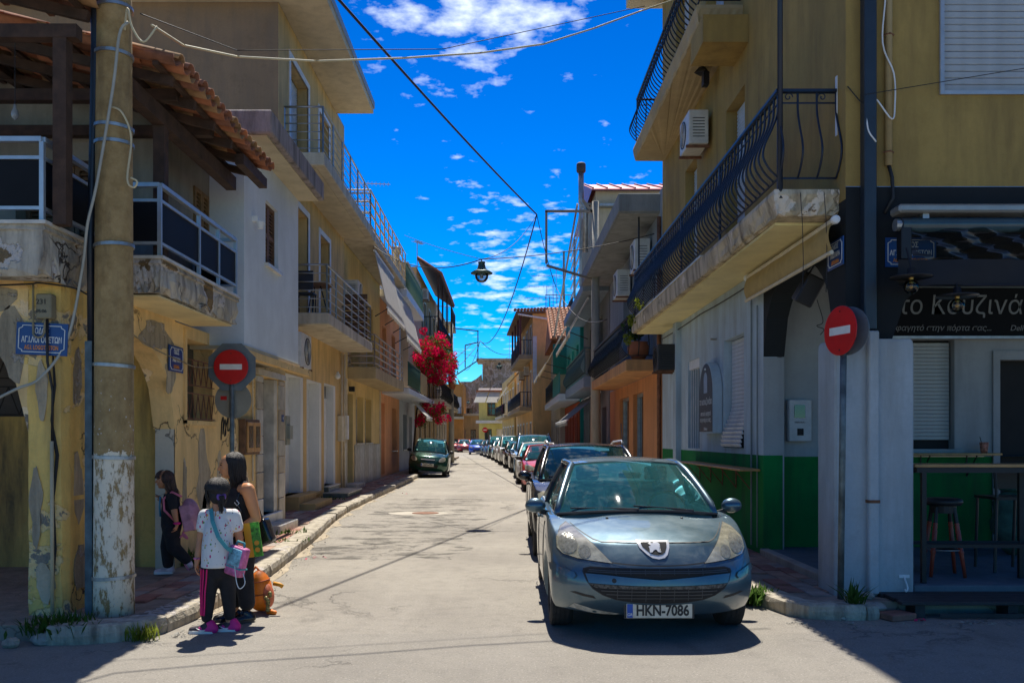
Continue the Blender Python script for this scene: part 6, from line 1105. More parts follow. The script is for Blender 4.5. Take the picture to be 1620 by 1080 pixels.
        for yy in (yc + 1.25, yc + 2.2): MB().box(*sorted((sx * (hw - .012), sx * (hw + .022))), yy - .09, yy + .09, z0 - .155, z0 - .125).to('door_handle', pm, t, bevel=.006)
        for y in S['wheel']:
            x1 = sx * (hw - .04); M = Matrix.Translation((x1, y, wr_)) @ Matrix.Rotation(rad(90) * sx, 4, 'Y'); r = wr_
            ty = MB().lathe([(r * .62, -.19), (r * .93, -.19), (r, -.165), (r, -.02), (r * .93, .002), (r * .66, .004), (r * .62, -.02)], 36, M).to('tyre', rubber, t, True); ty.name = 'wheel'
            tr = MB(); [tr.lathe([(r + .003, z), (r + .003, z + .03), (r - .004, z + .033), (r - .004, z - .003)], 36, M) for z in (-.155, -.115, -.075, -.04)]; stuff(tr.to('tyre_tread', rubber, ty))
            MB().lathe([(r * .63, -.12), (r * .62, -.01), (r * .55, -.02), (r * .5, -.03), (r * .15, -.012), (0, -.01)], 20, M).to('rim', steel, ty, True)
            if detail > 0:
                sp = MB()
                for k in range(7): a = k * 2 * math.pi / 7; mm = M @ Matrix.Rotation(a, 4, 'Z'); sp.add([mm @ Vector(c) for c in ((.03, -.02, -.005), (.03, .02, -.005), (r * .56, .03, -.01), (r * .56, -.03, -.01), (.03, -.02, -.02), (.03, .02, -.02), (r * .56, .03, -.03), (r * .56, -.03, -.03))], [(0, 1, 2, 3), (0, 3, 7, 4), (1, 5, 6, 2), (4, 7, 6, 5), (2, 6, 7, 3)])
                stuff(sp.to('spokes', mat('alloy', (.45, .46, .47), .35, .8), ty))
    # interior
    MB().box(-wb * .95, wb * .95, yc + .22, yc + .55, z0 - .16, z0 - .055).to('dashboard', DASH, t, bevel=.03, seg=2); MB().box(-wb, wb, yc + .2, ybr - .3, z0 - .2, z0 - .125).to('cabin_floor', SEAT, t)
    for sx in (-1, 1):
        M = Matrix.Translation((sx * .36, yc + 1.25, z0 - .12)) @ Matrix.Rotation(rad(-14), 4, 'X'); q = MB().box(-.23, .23, -.06, .06, -.1, .33); q.v = [tuple(M @ Vector((v[0] * (1 if v[2] < .2 else .8), v[1], v[2]))) for v in q.v]; s_ = q.to('seat', SEAT, t, bevel=.045, seg=3); q = MB().box(-.12, .12, -.045, .045, .35, .50); q.v = [tuple(M @ Vector(v)) for v in q.v]; q.to('headrest', SEAT, s_, bevel=.04, seg=3)
    MB().box(-.6, .6, yc + 2.05, yc + 2.2, z0 - .12, z0 + .17).to('rear_bench', SEAT, t, bevel=.05, seg=2)
    M = Matrix.Translation((.36, yc + .66, z0 - .03)) @ Matrix.Rotation(rad(62), 4, 'X'); w_ = MB(); w_.tube([M @ Vector((.185 * math.cos(k * .2618), .185 * math.sin(k * .2618), 0)) for k in range(25)], .016, 6); w_.bar(M @ Vector((-.17, 0, 0)), M @ Vector((.17, 0, 0)), .035, .02).to('steering_wheel', plast, t, True)
    MB().box(-.11, .11, yrf - .22, yrf - .19, H - .2, H - .14).to('rear_view_mirror', plast, t, bevel=.015)
    # front end
    k = W / 1.748; kz = S.get('kz', 1.0)
    def sc_(o, s=1): return [(x * k * s, z * kz) for x, z in o]
    LAMP = {'almond': [(.37, .643), (.63, .662), (.745, .685), (.79, .725), (.79, .80), (.745, .875), (.69, .905), (.62, .86), (.515, .785)], 'round': [(.50, .60), (.66, .60), (.74, .66), (.76, .74), (.70, .80), (.60, .80), (.50, .72), (.47, .65)], 'block': [(.46, .66), (.62, .64), (.76, .68), (.78, .80), (.70, .84), (.56, .79), (.47, .74)]}[lamps]
    for s in (-1, 1):
        o_ = LAMP if s > 0 else LAMP[::-1]; patch(bvh, sc_([(x, z) for x, z in ((x + (x - .62) * .035, z + (z - .76) * .05) for x, z in o_)], s), .0015, BLK, 'headlamp_seal', t, .04); hl = patch(bvh, sc_(o_, s), .005, HLM, 'headlight', t, .035)
        cc = {'almond': [(.70, .765, .075), (.575, .715, .05)], 'round': [(.62, .70, .08)], 'block': [(.66, .74, .065), (.55, .71, .05)]}[lamps]
        for cx, cz, cr in cc: patch(bvh, sc_([(cx + cr * math.cos(a * .524), cz + cr * math.sin(a * .524)) for a in range(12)], s), .0075, HLD, 'reflector', hl, .03)
    if grille == 'wide':
        G = [(0, .605), (.35, .607), (.53, .608), (.585, .59), (.592, .565), (.565, .50), (.52, .442), (.44, .395), (.34, .363), (.2, .343), (0, .335)]; G = G + [(-x, z) for x, z in G[-2:0:-1]]
        patch(bvh, sc_([(x * 1.02, z + (z - .47) * .04) for x, z in G]), .0012, plast, 'grille_rim', t, .05); patch(bvh, sc_(G), .003, dark_g, 'grille', t, .05)
        up = [(x, .555 - .035 * (1 - min(1, abs(x) / .45)) ** 1.0 + .0) for x in [q * .0575 for q in range(-10, 11)]]; lo = [(x, .482 - .005 * math.cos(x * 5)) for x in [q * .055 for q in range(-10, 11)]]; patch(bvh, sc_(lo + up[::-1]), .016, pm, 'bumper_bar', t, .05)
        lo2 = [(x, .452) for x in [q * .05 for q in range(-10, 11)]]; patch(bvh, sc_(lo2 + [(x, z - .004) for x, z in lo[::-1]]), .010, mat('dirty_plastic', (.10, .09, .075), .9, 0, .9, .3, 40), 'bumper_strip', t, .05)
        gp = MB()
        for zz_, x_ in ((.585, .55), (.572, .56)): patch(bvh, sc_([(-x_, zz_ - .004), (x_, zz_ - .004), (x_, zz_ + .004), (-x_, zz_ + .004)]), .011, mat('grille_grey', (.045, .05, .055), .45), 'grille_bar', t, .06)
        for zz_, x_ in ((.432, .46), (.405, .42), (.378, .34)): patch(bvh, sc_([(-x_, zz_ - .004), (x_, zz_ - .004), (x_, zz_ + .004), (-x_, zz_ + .004)]), .008, mat('grille_grey', (.1, .1, .1)), 'grille_bar', t, .06)
        for i in range(-3, 4): patch(bvh, sc_([(i * .112 - .003, .345 + .004 * abs(i) ** 1.6), (i * .112 + .003, .345 + .004 * abs(i) ** 1.6), (i * .112 + .003, .448), (i * .112 - .003, .448)]), .007, mat('grille_grey', (.1, .1, .1)), 'grille_bar', t, .06); patch(bvh, sc_([(i * .115 - .003, .56), (i * .115 + .003, .56), (i * .115 + .003, .602), (i * .115 - .003, .602)]), .006, mat('grille_grey', (.1, .1, .1)), 'grille_bar', t, .06)
        patch(bvh, [(-.36 + .018 * math.cos(a), .513 + .018 * math.sin(a)) for a in [q * .628 for q in range(10)]], .019, BLK, 'tow_eye_hole', t)
    else:
        patch(bvh, sc_([(-.42, .34), (.42, .34), (.48, .47), (-.48, .47)]), .004, dark_g, 'grille', t, .06); patch(bvh, sc_([(-.28, .63), (.28, .63), (.33, .72), (-.33, .72)]), .004, dark_g, 'upper_grille', t, .06); patch(bvh, sc_([(-.3, .665), (.3, .665), (.3, .685), (-.3, .685)]), .009, CHR, 'grille_bar', t, .06)
    pz = (S.get('platez', .272)) * kz; hit = bvh.ray_cast(Vector((0, -3, pz)), Vector((0, 1, 0)))[0]; py = (hit.y if hit else 0) - .022
    pl = MB().box(-.262, .262, py - .008, py + .004, pz - .058, pz + .058).to('number_plate', PLATE, t, bevel=.003); MB().box(-.258, -.212, py - .0105, py - .0075, pz - .054, pz + .054).to('plate_band', EUB, pl); MB().box(-.28, .28, py + .0045, py + .018, pz - .065, pz + .066).to('plate_holder', plast, pl)
    if plate: text(plate, .118, BLK, pl, (.025, py - .0095, pz), (rad(90), 0, 0), ext=.001, sx=.80, bold=.0035); text('GR', .032, sign_w, pl, (-.235, py - .0115, pz - .03), (rad(90), 0, 0), ext=.001)
    # wipers
    for x0, x1 in ((-.62, -.02), (-.06, .5)):
        pa, pb = fb(x0 / wb), fb(x1 / wb); MB().tube([pb + Vector((0, -.015, .015)), pa.lerp(pb, .5) + Vector((0, .02, .035)), pa + Vector((0, .04, .045))], [.016, .011, .007], 6).to('wiper', plast, t)
    MB().tube([fb(-1 + k / 8) + Vector((0, -.014, .0)) for k in range(17)], .018, 6).to('cowl', plast, t)
    MB().tube([Vector((.0, yrf + .25, H + .01)), Vector((.0, yrf + .45, H + .35))], .005, 5).to('aerial', plast, t)
    return t, bvh
BLUESILVER = paint('silver_blue_paint', (.065, .125, .165), .6, .34, .16); BLUESILVER
def hero():
    t, bvh = car('parked_car', 'silver blue hatchback parked facing the camera nearest to the corner', BLUESILVER, HERO, 2, 'HKN-7086'); pm = BLUESILVER
    hs = [(x, .648 + .012 * (abs(x) / .37) ** 2) for x in [q * .037 for q in range(-10, 11)]]; seam = lambda pts, w, o=.003, nm='panel_gap': patch(bvh, [(x, z + w) for x, z in pts] + [(x, z - w) for x, z in pts[::-1]], o, BLK, nm, t, .05)
    seam([(x, .628 + .02 * (abs(x) / .37) ** 2) for x in [q * .037 for q in range(-10, 11)]], .004)
    seam([(x, .795 - .0 * abs(x)) for x in [q * .044 for q in range(-10, 11)]], .0035)
    for s in (-1, 1):
        seam([(s * .44, .795), (s * .50, .81), (s * .56, .84), (s * .62, .875), (s * .66, .905)][::1 if s > 0 else 1], .003)
        o = [(.66, .555), (.83, .605), (.85, .59), (.84, .545), (.67, .505), (.645, .53)]; patch(bvh, [(s * x, z) for x, z in (o if s > 0 else o[::-1])], .012, pm, 'bumper_guard', t, .05)
        sc = [(.50, .36), (.60, .372), (.70, .395), (.66, .405), (.58, .39), (.52, .383)]; patch(bvh, [(s * x * (1 if s < 0 else 1.04), z) for x, z in (sc if s > 0 else sc[::-1])], .0018, BLK, 'scrape', t, .04)
    dm = mat('bare_plastic_dirt', (.42, .40, .34), .9, 0, .5, .3, 12); patch(bvh, [(-.70, .255), (-.5, .225), (-.3, .215), (-.3, .235), (-.5, .262), (-.66, .30)], .002, dm, 'scrape', t, .05)
    q = lambda zx, zy: ((zx - 783) * .000932, 1.65 - (128 + zy / 5.4) / 1400 * 7.02)
    tr = [q(610, 215), q(895, 215), q(888, 270), q(865, 325), q(835, 350), q(783, 360), q(730, 350), q(690, 325), q(630, 270)]; c = (sum(x for x, z in tr) / 9, sum(z for x, z in tr) / 9)
    patch(bvh, tr[::-1], .007, CHR, 'badge_surround', t, .03); e = patch(bvh, [(c[0] + (x - c[0]) * .80, c[1] + .010 + (z - c[1]) * .70) for x, z in tr[::-1]], .010, dark_g, 'badge_field', t, .03)
    lion = [(690, 238), (712, 226), (738, 238), (752, 226), (775, 224), (800, 230), (818, 246), (806, 262), (812, 282), (800, 292), (806, 304), (822, 316), (812, 324), (786, 318), (776, 300), (760, 296), (742, 306), (728, 322), (700, 326), (712, 312), (728, 296), (738, 280), (724, 272), (694, 274), (700, 262), (722, 258), (712, 248)]
    patch(bvh, [(c[0] + (x - c[0]) * .82, c[1] + .010 + (z - c[1] - .003) * .80) for x, z in (q(a, b) for a, b in lion)][::-1], .014, CHR, 'badge_emblem', e, .02)
    for x in (-.33, .33): h = bvh.ray_cast(Vector((x, .82, 3)), Vector((0, 0, -1)))[0]; MB().ball(h, (.014, .02, .012), 8, 6).to('washer_jet', BLK, t)
    # white paper sheet on the dashboard
    MB().box(-.3, -.12, 1.45, 1.6, .93, .945).to('paper_sheet', white_p, t)
    t.location = (1.225, 7.0, 0); return t
hero()
def variant(**kw): d = dict(HERO); d.update(kw); return d
def shift(tab, dz): return [(y, z + dz) for y, z in tab]
SUVS = variant(gls=dust_haze_glass('dark_screen', (.30, .72, .80), .025), L=4.2, W=1.79, H=1.57, wr=.58, wb=.74, C=shift(HERO['C'], .09), E=shift(HERO['E'], .10), zb=.26, kz=1.1, wr_=.345, wheel=(.86, 3.42), roofm=paint('black_paint', (.004, .006, .012), .0, .25, .015), platez=.36); 
black_car = paint('black_paint', (.006, .007, .009))
t, _ = car('parked_car', 'black crossover parked close behind the silver blue hatchback', black_car, SUVS, 2, None, lamps='block', grille='plain'); t.location = (1.24, 11.62, 0)
for sx in (-1, 1): MB().tube([(sx * .58, 2.15, 1.55), (sx * .60, 2.4, 1.60), (sx * .58, 3.3, 1.58), (sx * .56, 3.5, 1.53)], .018, 8).to('roof_rail', CHR, t, True).matrix_parent_inverse = Matrix()
t, _ = car('parked_car', 'red hatchback parked between the black crossover and the white car', paint('red_paint', (.45, .012, .02), .2, .3, .08), variant(L=3.85, W=1.68, mirm=plast), 1, None, lamps='block', grille='plain'); t.location = (1.33, 26.6, 0); rcar = t
WHITE = paint('white_paint_car', (.72, .72, .70), .0, .35, .1); SMALL = variant(L=3.9, W=1.72, H=1.50)
wcar, _ = car('parked_car', 'white car parked behind the red hatchback', WHITE, SMALL, 1, None, lamps='block', grille='plain'); wcar.location = (1.22, 31.0, 0)
VAN = variant(L=4.3, W=1.8, H=1.78, wr=.62, wb=.74, C=shift(HERO['C'], .12), E=shift(HERO['E'], .14), zb=.22, kz=1.15)
t, _ = car('parked_car', 'light blue tall van with roof rails behind the white car', paint('light_blue_paint', (.16, .32, .52), .4, .3, .08), VAN, 1, None, lamps='block', grille='plain'); t.location = (1.22, 35.4, 0); vcar = t
for sx in (-1, 1): MB().tube([(sx * .60, 2.2, 1.76), (sx * .62, 2.4, 1.82), (sx * .62, 3.3, 1.80), (sx * .58, 3.5, 1.74)], .022, 8).to('roof_rail', rail_m, t, True).matrix_parent_inverse = Matrix()
YAR = variant(L=3.62, W=1.66, H=1.56, wr=.53, wb=.68, yc=.85, yrf=1.62, yrr=3.2, ybr=3.55, bow=.36, C=[(0, .80), (.2, .82), (.5, .92), (.85, 1.0), (3.6, 1.0)], E=[(0, .70), (.3, .72), (.6, .84), (.95, .96), (2, .98), (3.6, .98)], wheel=(.72, 3.1), wr_=.285, platez=.46, mirm=plast)
t, _ = car('parked_car', 'dark green small hatchback parked half on the left pavement', paint('dark_green_paint', (.004, .06, .035), .5, .22, .05), YAR, 2, 'ΖΚΗ-4781', lamps='round', grille='plain'); t.location = (-3.26, 36.4, .07); t.rotation_euler = (0, rad(4.5), rad(1.0))
def recolour(src, label, pm, loc, rz):
    c = copy_tree(src); c.location = loc; c.rotation_euler = (0, 0, rz); c['label'] = label
    for ch in c.children:
        if ch.name.split('.')[0] in ('body', 'roof', 'pillar_frame', 'mirror', 'door_handle'): ch.material_slots[0].link = 'OBJECT'; ch.material_slots[0].material = pm
    return c
def carx(Y): return interp([(40, 1.15), (48, .8), (60, .15), (72, -.65), (84, -1.7), (92, -2.3)], Y)
dk = paint('graphite_paint', (.05, .055, .06), .5, .3, .1); sv = paint('silver_paint', (.35, .37, .38), .7, .3, .1); nv = paint('navy_paint', (.01, .02, .07), .4, .3, .06); blu = paint('bright_blue_paint', (.01, .06, .42), .4, .28, .05); rd = paint('far_red_paint', (.42, .03, .04), .2, .3, .06)
for ci, (Y, pm, lab) in enumerate(((41.5, dk, 'dark grey car behind the light blue van in the right row'), (47, black_car, 'black car in the right row before the two white ones'), (52.5, WHITE, 'first white car of the far right row'), (58, WHITE, 'second white car of the far right row, next to the silver one'), (63.5, sv, 'silver car in the far right row beside the second white one'), (69, dk, 'graphite car in the far right row behind the silver one'), (74.5, nv, 'navy car far up the right row beside the blue one on the road'), (80, dk, 'last dark car of the far right row'))):
    recolour((rcar, wcar, vcar)[(0, 1, 2, 1, 0, 2, 1, 0)[ci]], lab, pm, (carx(Y), Y, 0), math.atan2(carx(Y) - carx(Y + 4), 4))
recolour(wcar, 'bright blue car driving towards the camera in the middle of the street', blu, (-2.75, 86, 0), .03); recolour(wcar, 'pinkish red car far off at the bend, farther left', rd, (-5.75, 103, 0), .1); recolour(wcar, 'red car at the bend just left of the blue car', rd, (-4.55, 99, 0), .1)
# ------------------------------------------------------------------ poles, signs, lamps, wires
def pole_mat():
    t = NT('pole_concrete'); v = t.vec(); vs = t.vec(scale=(3, 3, .5)); n = t.noise(v, 9, 6, .7); s = t.noise(vs, 3, 5, .6); c = t.mix(t.ramp(n, (.35, 0), (.7, 1)), (.28, .185, .075), (.44, .31, .14)); c = t.mix(t.math('MULTIPLY', t.ramp(s, (.5, 0), (.7, 1)), .5), c, (.13, .09, .045))
    sx = t.n('SeparateXYZ'); t.l(t.n('NewGeometry').outputs['Position'], sx.inputs[0]); low = t.math('ADD', sx.outputs[2], t.math('MULTIPLY', t.noise(v, 3, 5, .7), .8)); k = t.math('LESS_THAN', low, 1.95); w = t.math('MULTIPLY', k, t.ramp(t.noise(t.vec(scale=(1.6, 1.6, .6)), 9, 7, .75), (.51, 1), (.57, 0))); c = t.mix(w, c, (.84, .74, .56))
    k2 = t.math('MULTIPLY', t.math('LESS_THAN', low, 2.6), t.ramp(t.noise(v, 30, 3, .6), (.66, 0), (.69, 1))); c = t.mix(k2, c, (.62, .60, .55)); c = t.mix(t.math('MULTIPLY', k, t.ramp(t.noise(v, 16, 2, .5), (.73, 0), (.75, 1))), c, (.16, .10, .08)); t.bump(t.math('ADD', t.noise(v, 40, 4, .7), t.math('MULTIPLY', w, .8)), .5, .012); t.set(Base_Color=c, Roughness=.92); return t.m
PM = pole_mat()
def cable(label, pts, r=.008, m=None, sag=0, n=24, name='overhead_cable', group='overhead cables'):
    out = []
    for a, b in zip(pts, pts[1:]):
        a, b = Vector(a), Vector(b)
        for i in range(n + 1): u = i / n; out.append(a.lerp(b, u) - Vector((0, 0, sag * 4 * u * (1 - u) * (a - b).length / 10)))
    return tag(MB().tube(out, r, 6).to(name, m or cable_m, None, True), label, 'cable', group)
def utility_pole():
    x, y = -3.39, 7.66; t = thing('utility_pole', 'thick round concrete utility pole with peeling white paint at the left corner', 'pole', (x, y, .1)); MB().tube([(x, y, .1 + .35 * k) for k in range(27)], [.168 - .0016 * k for k in range(27)], 32).to('shaft', PM, t, True)
    MB().box(x - .225, x - .165, y - .06, y, .12, 2.48).to('cable_channel', mat('weathered_channel', (.10, .14, .16), .6, .5, .4, .1, 8), t); MB().tube([(x - .185, y - .03, 2.45), (x - .19, y - .03, 3.4), (x - .15, y - .05, 4.4), (x - .13, y - .06, 5.0), (x - .12, y - .06, 9)], [.03, .03, .035, .04, .045], 10).to('conduit', mat('blue_black_pipe', (.015, .022, .035), .4), t, True); MB().tube([(x - .16, y + .12, 2.4), (x - .16, y + .12, 9)], .045, 10).to('conduit', cream_p, t, True)
    for z, rr in ((.45, .17), (1.48, .166), (2.27, .163), (3.3, .159), (4.18, .155), (4.32, .155), (4.95, .152), (5.35, .15)):
        MB().lathe([(rr + .004, -.014), (rr + .009, -.014), (rr + .009, .014), (rr + .004, .014)], 28, Matrix.Translation((x, y, z)) @ Matrix.Rotation(.06 * math.sin(z * 9), 4, 'Y')).to('strap', steel, t)
    MB().tube([(x + .19, y - .16, 5.17), (x + .13, y - .19, 5.05), (x + .08, y - .2, 4.6), (x - .05, y - .21, 3.8), (x - .13, y - .21, 3.45), (x - .20, y - .15, 3.1), (x - .35, y - .1, 2.5), (-3.95, 7.52, 2.16), (-4.15, 7.5, 2.06), (-4.5, 7.48, 1.88)], .012, 8).to('drop_cable', mat('pale_cable', (.38, .38, .33), .6), t, True)
    MB().tube([(x + .05, y - .17, 4.45), (x + .14, y - .16, 4.4), (x + .20, y - .12, 4.2), (x + .17, y - .13, 3.85), (x + .22, y - .12, 3.78), (x + .25, y - .12, 3.83), (x + .2, y - .13, 3.86)], .009, 6).to('loose_cable', cable_y, t, True); MB().tube([(x + .16, y - .16, 5.1), (x + .19, y - .17, 5.28), (x + .23, y - .18, 5.12), (x + .32, y - .16, 5.0), (x + .42, y - .12, 5.15)], .009, 6).to('loose_cable', cable_y, t, True)
utility_pole()
def pole2(label, x, y, h, arms, r=.17):
    t = thing('utility_pole', label, 'pole', (x, y, 0)); MB().tube([(x, y, 0), (x, y, h * .5), (x, y, h)], [r, r * .8, r * .58], 18).to('shaft', conc, t, True)
    for p, q in arms: MB().bar(p, q, .07).to('bracket_arm', mat('bracket_grey', (.22, .19, .16), .7), t)
    return t
pole2('concrete utility pole with a steel bracket frame on the right pavement', 2.74, 27, 8.85, [((2.74, 27, 8.55), (1.2, 27, 8.55)), ((1.24, 27, 8.55), (1.24, 27, 6.95)), ((1.24, 27, 6.9), (2.74, 27, 6.45)), ((2.35, 27, 8.9), (2.74, 27, 8.4))])
pole2('concrete utility pole with bracket frame far along the left pavement', -3.62, 59, 9.2, [((-3.62, 59, 8.95), (-1.8, 59, 8.75)), ((-1.85, 59, 8.75), (-1.85, 59, 6.8)), ((-1.85, 59, 6.8), (-3.62, 59, 5.6)), ((-2.7, 59, 7.8), (-2.7, 59, 6.3)), ((-2.7, 59, 7.8), (-1.85, 59, 8.0))], .2)
def street_sign(label, lines, w, h, M, sx=1.0, rows=None):
    t = thing('street_name_sign', label, 'sign', M.translation, 'blue street name signs')
    def put(mb): mb.v = [tuple(M @ Vector(v)) for v in mb.v]; return mb
    put(MB().box(-w / 2, w / 2, -.006, .006, -h / 2, h / 2)).to('plate', sign_b, t, bevel=.002); b = MB(); i, c = .025, .03
    pts = [(-w / 2 + i + c, h / 2 - i), (w / 2 - i - c, h / 2 - i), (w / 2 - i - c, h / 2 - i - c * .5), (w / 2 - i, h / 2 - i - c), (w / 2 - i, -h / 2 + i + c), (w / 2 - i - c, -h / 2 + i + c * .5), (w / 2 - i - c, -h / 2 + i), (-w / 2 + i + c, -h / 2 + i), (-w / 2 + i + c, -h / 2 + i + c * .5), (-w / 2 + i, -h / 2 + i + c), (-w / 2 + i, h / 2 - i - c), (-w / 2 + i + c, h / 2 - i - c * .5)]
    for p, q in zip(pts, pts[1:] + pts[:1]): b.bar((p[0], -.008, p[1]), (q[0], -.008, q[1]), .006, .007, up=(0, 1, 0))
    put(b).to('border', sign_w, t)
    for s_, size, z, m in lines: o = text(s_, size, m, t, (0, 0, 0), (0, 0, 0), sx=sx, ext=.001, bold=.0012); o.matrix_basis = M @ Matrix.Translation((0, -.0075, z)) @ Matrix.Rotation(rad(90), 4, 'X') @ Matrix.Diagonal((sx, 1, 1, 1))
    return t
street_sign('tilted blue street name sign on the cracked yellow pillar', [('ΟΔΟΣ', .072, .065, sign_w), ('ΑΓ.Ι.ΛΟΓΟΘΕΤΩΝ', .070, -.01, sign_w), ('AG.I. LOGOTHETON', .052, -.075, sign_o)], .44, .275, Matrix.Translation((-3.955, 7.55, 2.49)) @ Matrix.Rotation(rad(2.5), 4, 'Y'), .60)
street_sign('small blue street name sign on the yellow wall beside the barred window', [('ΟΔΟΣ', .075, .08, sign_w), ('ΛΙΩΓΑΡΑ', .075, -.01, sign_w), ('LIOGARA', .055, -.09, sign_o)], .44, .30, Matrix.Translation((-3.83, 10.28, 2.56)) @ Matrix.Rotation(rad(90), 4, 'Z'), .75)
street_sign('blue street name sign behind the clear plastic curtain at the cafe', [('ΟΔΟΣ', .072, .07, sign_w), ('ΑΓ.Ι.ΛΟΓΟΘΕΤΩΝ', .070, -.01, sign_w), ('AG.I. LOGOTHETON', .052, -.08, sign_o)], .50, .29, Matrix.Translation((3.98, 8.70, 3.47)), .72)
street_sign('blue street name sign half hidden under the folded yellow awning', [('ΟΔΟΣ', .07, .07, sign_w), ('ΛΙΩΓΑΡΑ', .07, -.01, sign_w), ('LIOGARA', .055, -.08, sign_o)], .42, .28, Matrix.Translation((3.33, 8.93, 3.50)) @ Matrix.Rotation(rad(-90), 4, 'Z'), .85)
t = thing('junction_box', 'small grey junction box numbered 231 above the tilted street sign', 'box', (-3.9, 7.52, 2.66)); MB().box(-3.985, -3.855, 7.50, 7.6, 2.66, 2.87).to('case', mat('box_olive', (.24, .21, .13), .6), t, bevel=.01); text('231', .062, BLK, t, (-3.935, 7.498, 2.80), (rad(90), 0, 0)); text('05:06', .04, BLK, t, (-3.935, 7.498, 2.72), (rad(90), 0, 0)); MB().tube([(-4.02, 7.53, 2.95), (-4.02, 7.53, 2.58), (-4.0, 7.51, 2.52), (-3.96, 7.5, 2.5), (-3.92, 7.51, 2.53), (-3.915, 7.52, 2.66)], .009, 6).to('cable_loop', mat('olive_cable', (.25, .21, .12), .6), t, True); MB().tube([(-3.90, 7.53, 2.66), (-3.895, 7.52, 2.3), (-3.88, 7.58, 2.05), (-3.885, 7.58, 1.6)], .011, 6).to('black_cable', cable_m, t, True); MB().tube([(-3.885, 7.575, 1.62), (-3.88, 7.575, .12)], .016, 8).to('pipe', mat('cream_pipe', (.55, .45, .28), .6), t, True)
MB_loop = MB().tube([(-4.6, 7.5, 2.93), (-4.05, 7.5, 2.95), (-3.95, 7.5, 2.96), (-3.7, 7.56, 2.93), (-3.6, 7.62, 2.88)], .008, 6); tag(MB_loop.to('wall_cable', cable_m, None, True), 'dark cable running under the corner balcony', 'cable')
tag(MB().tube([(-3.7, 8.4, 2.75), (-3.78, 9.4, 2.62), (-3.80, 10.3, 2.55), (-3.79, 11.0, 2.52), (-3.5, 11.45, 2.62), (-3.42, 11.6, 2.82)], .007, 6).to('wall_cable', mat('tan_cable', (.3, .24, .15), .7), None, True), 'thin tan cable drooping along the yellow wall', 'cable')
def no_entry(label, x, y, ztop, r, face, ground, back='oct', tilt=0):
    t = thing('no_entry_sign', label, 'road sign', (x, y, ground), 'no entry signs'); M = Matrix.Translation((x, y, 0)) @ Matrix.Rotation(tilt, 4, 'Y')
    o = MB().tube([M @ Vector((0, 0, ground)), M @ Vector((0, 0, ztop))], .03, 14).to('post', mat('worn_grey_post', (.16, .19, .19), .55, .5, .5, .1, 6), t, True); D = M @ Matrix.Translation((0, 0, ztop - r)) @ Matrix.Rotation(face, 4, 'Z') @ Matrix.Rotation(rad(90), 4, 'X')
    MB().lathe([(0, .036), (r, .036), (r, .044), (r - .006, .046), (0, .046)], 40, D).to('disc', sign_r, t); bb = MB().box(-r * .64, r * .64, -r * .16, r * .16, .0462, .048); bb.v = [tuple(D @ Vector(v)) for v in bb.v]; bb.to('bar', sign_w, t)
    for z in (-r * .78, r * .78): MB().ball(D @ Vector((0, z, .047)), .008, 6, 4).to('bolt', black_m, t)
    if back == 'oct': MB().lathe([(0, -.005), (r * 1.48, -.005), (r * 1.48, .001), (0, .001)], 8, D @ Matrix.Rotation(rad(22.5), 4, 'Z')).to('octagon_plate', sign_back, t); D2 = D @ Matrix.Translation((-.0, -r * 1.9, -.05)); dk2 = MB().lathe([(0, -.004), (r * 1.07, -.004), (r * 1.07, .004), (0, .004)], 32, D2).to('back_disc', mat('pale_sign_back', (.30, .29, .24), .6, .3), t); q = MB().box(-.16, -.08, .0, .05, .0042, .005); q.v = [tuple(D2 @ Vector(v)) for v in q.v]; q.to('sticker', sign_r, dk2)
    else: MB().lathe([(0, -.05), (r * .98, -.05), (r * .98, -.043), (0, -.043)], 36, D @ Matrix.Translation((.02, 0, 0)) @ Matrix.Rotation(rad(14), 4, 'Y')).to('back_disc', sign_back, t)
    return t
no_entry('red no entry sign on an octagonal grey back plate in front of the yellow house', -3.464, 11.2, 2.76, .218, 0, .13)
no_entry('red no entry sign turned sideways on a leaning post by the white pillar', 3.185, 8.42, 2.90, .235, rad(-73), .12, 'disc', .012)
no_entry('small far no entry sign on the lime yellow house front', -2.2, 94.0, 2.75, .28, 0, 0, 'disc')
t = thing('wall_cabinet', 'small brown wooden meter cabinet on the yellow wall beside the marble doorway', 'cabinet', (-3.8, 13.1, 1.4)); mp = mapx(-3.85, -1); MB().mbox(mp, 12.75, 13.5, 0, .10, 1.40, 1.92).to('case', wood_br, t, bevel=.008)
for a in (12.79, 13.14): d = MB().mbox(mp, a, a + .32, .10, .125, 1.44, 1.88).to('door', wood_pl, t, bevel=.006); MB().mbox(mp, a + .06, a + .26, .1255, .13, 1.5, 1.82).to('pane', mat('amber_pane', (.10, .06, .02), .25), d)
t = thing('number_plaque', 'tiny blue house number plaque on the marble surround', 'plaque', (-3.8, 15.1, 1.95)); MB().mbox(mp, 15.08, 15.22, .03, .04, 1.92, 2.04).to('plate', sign_b, t); text('4', .09, sign_w, t, (-3.808, 15.15, 1.98), (rad(90), 0, rad(90)))
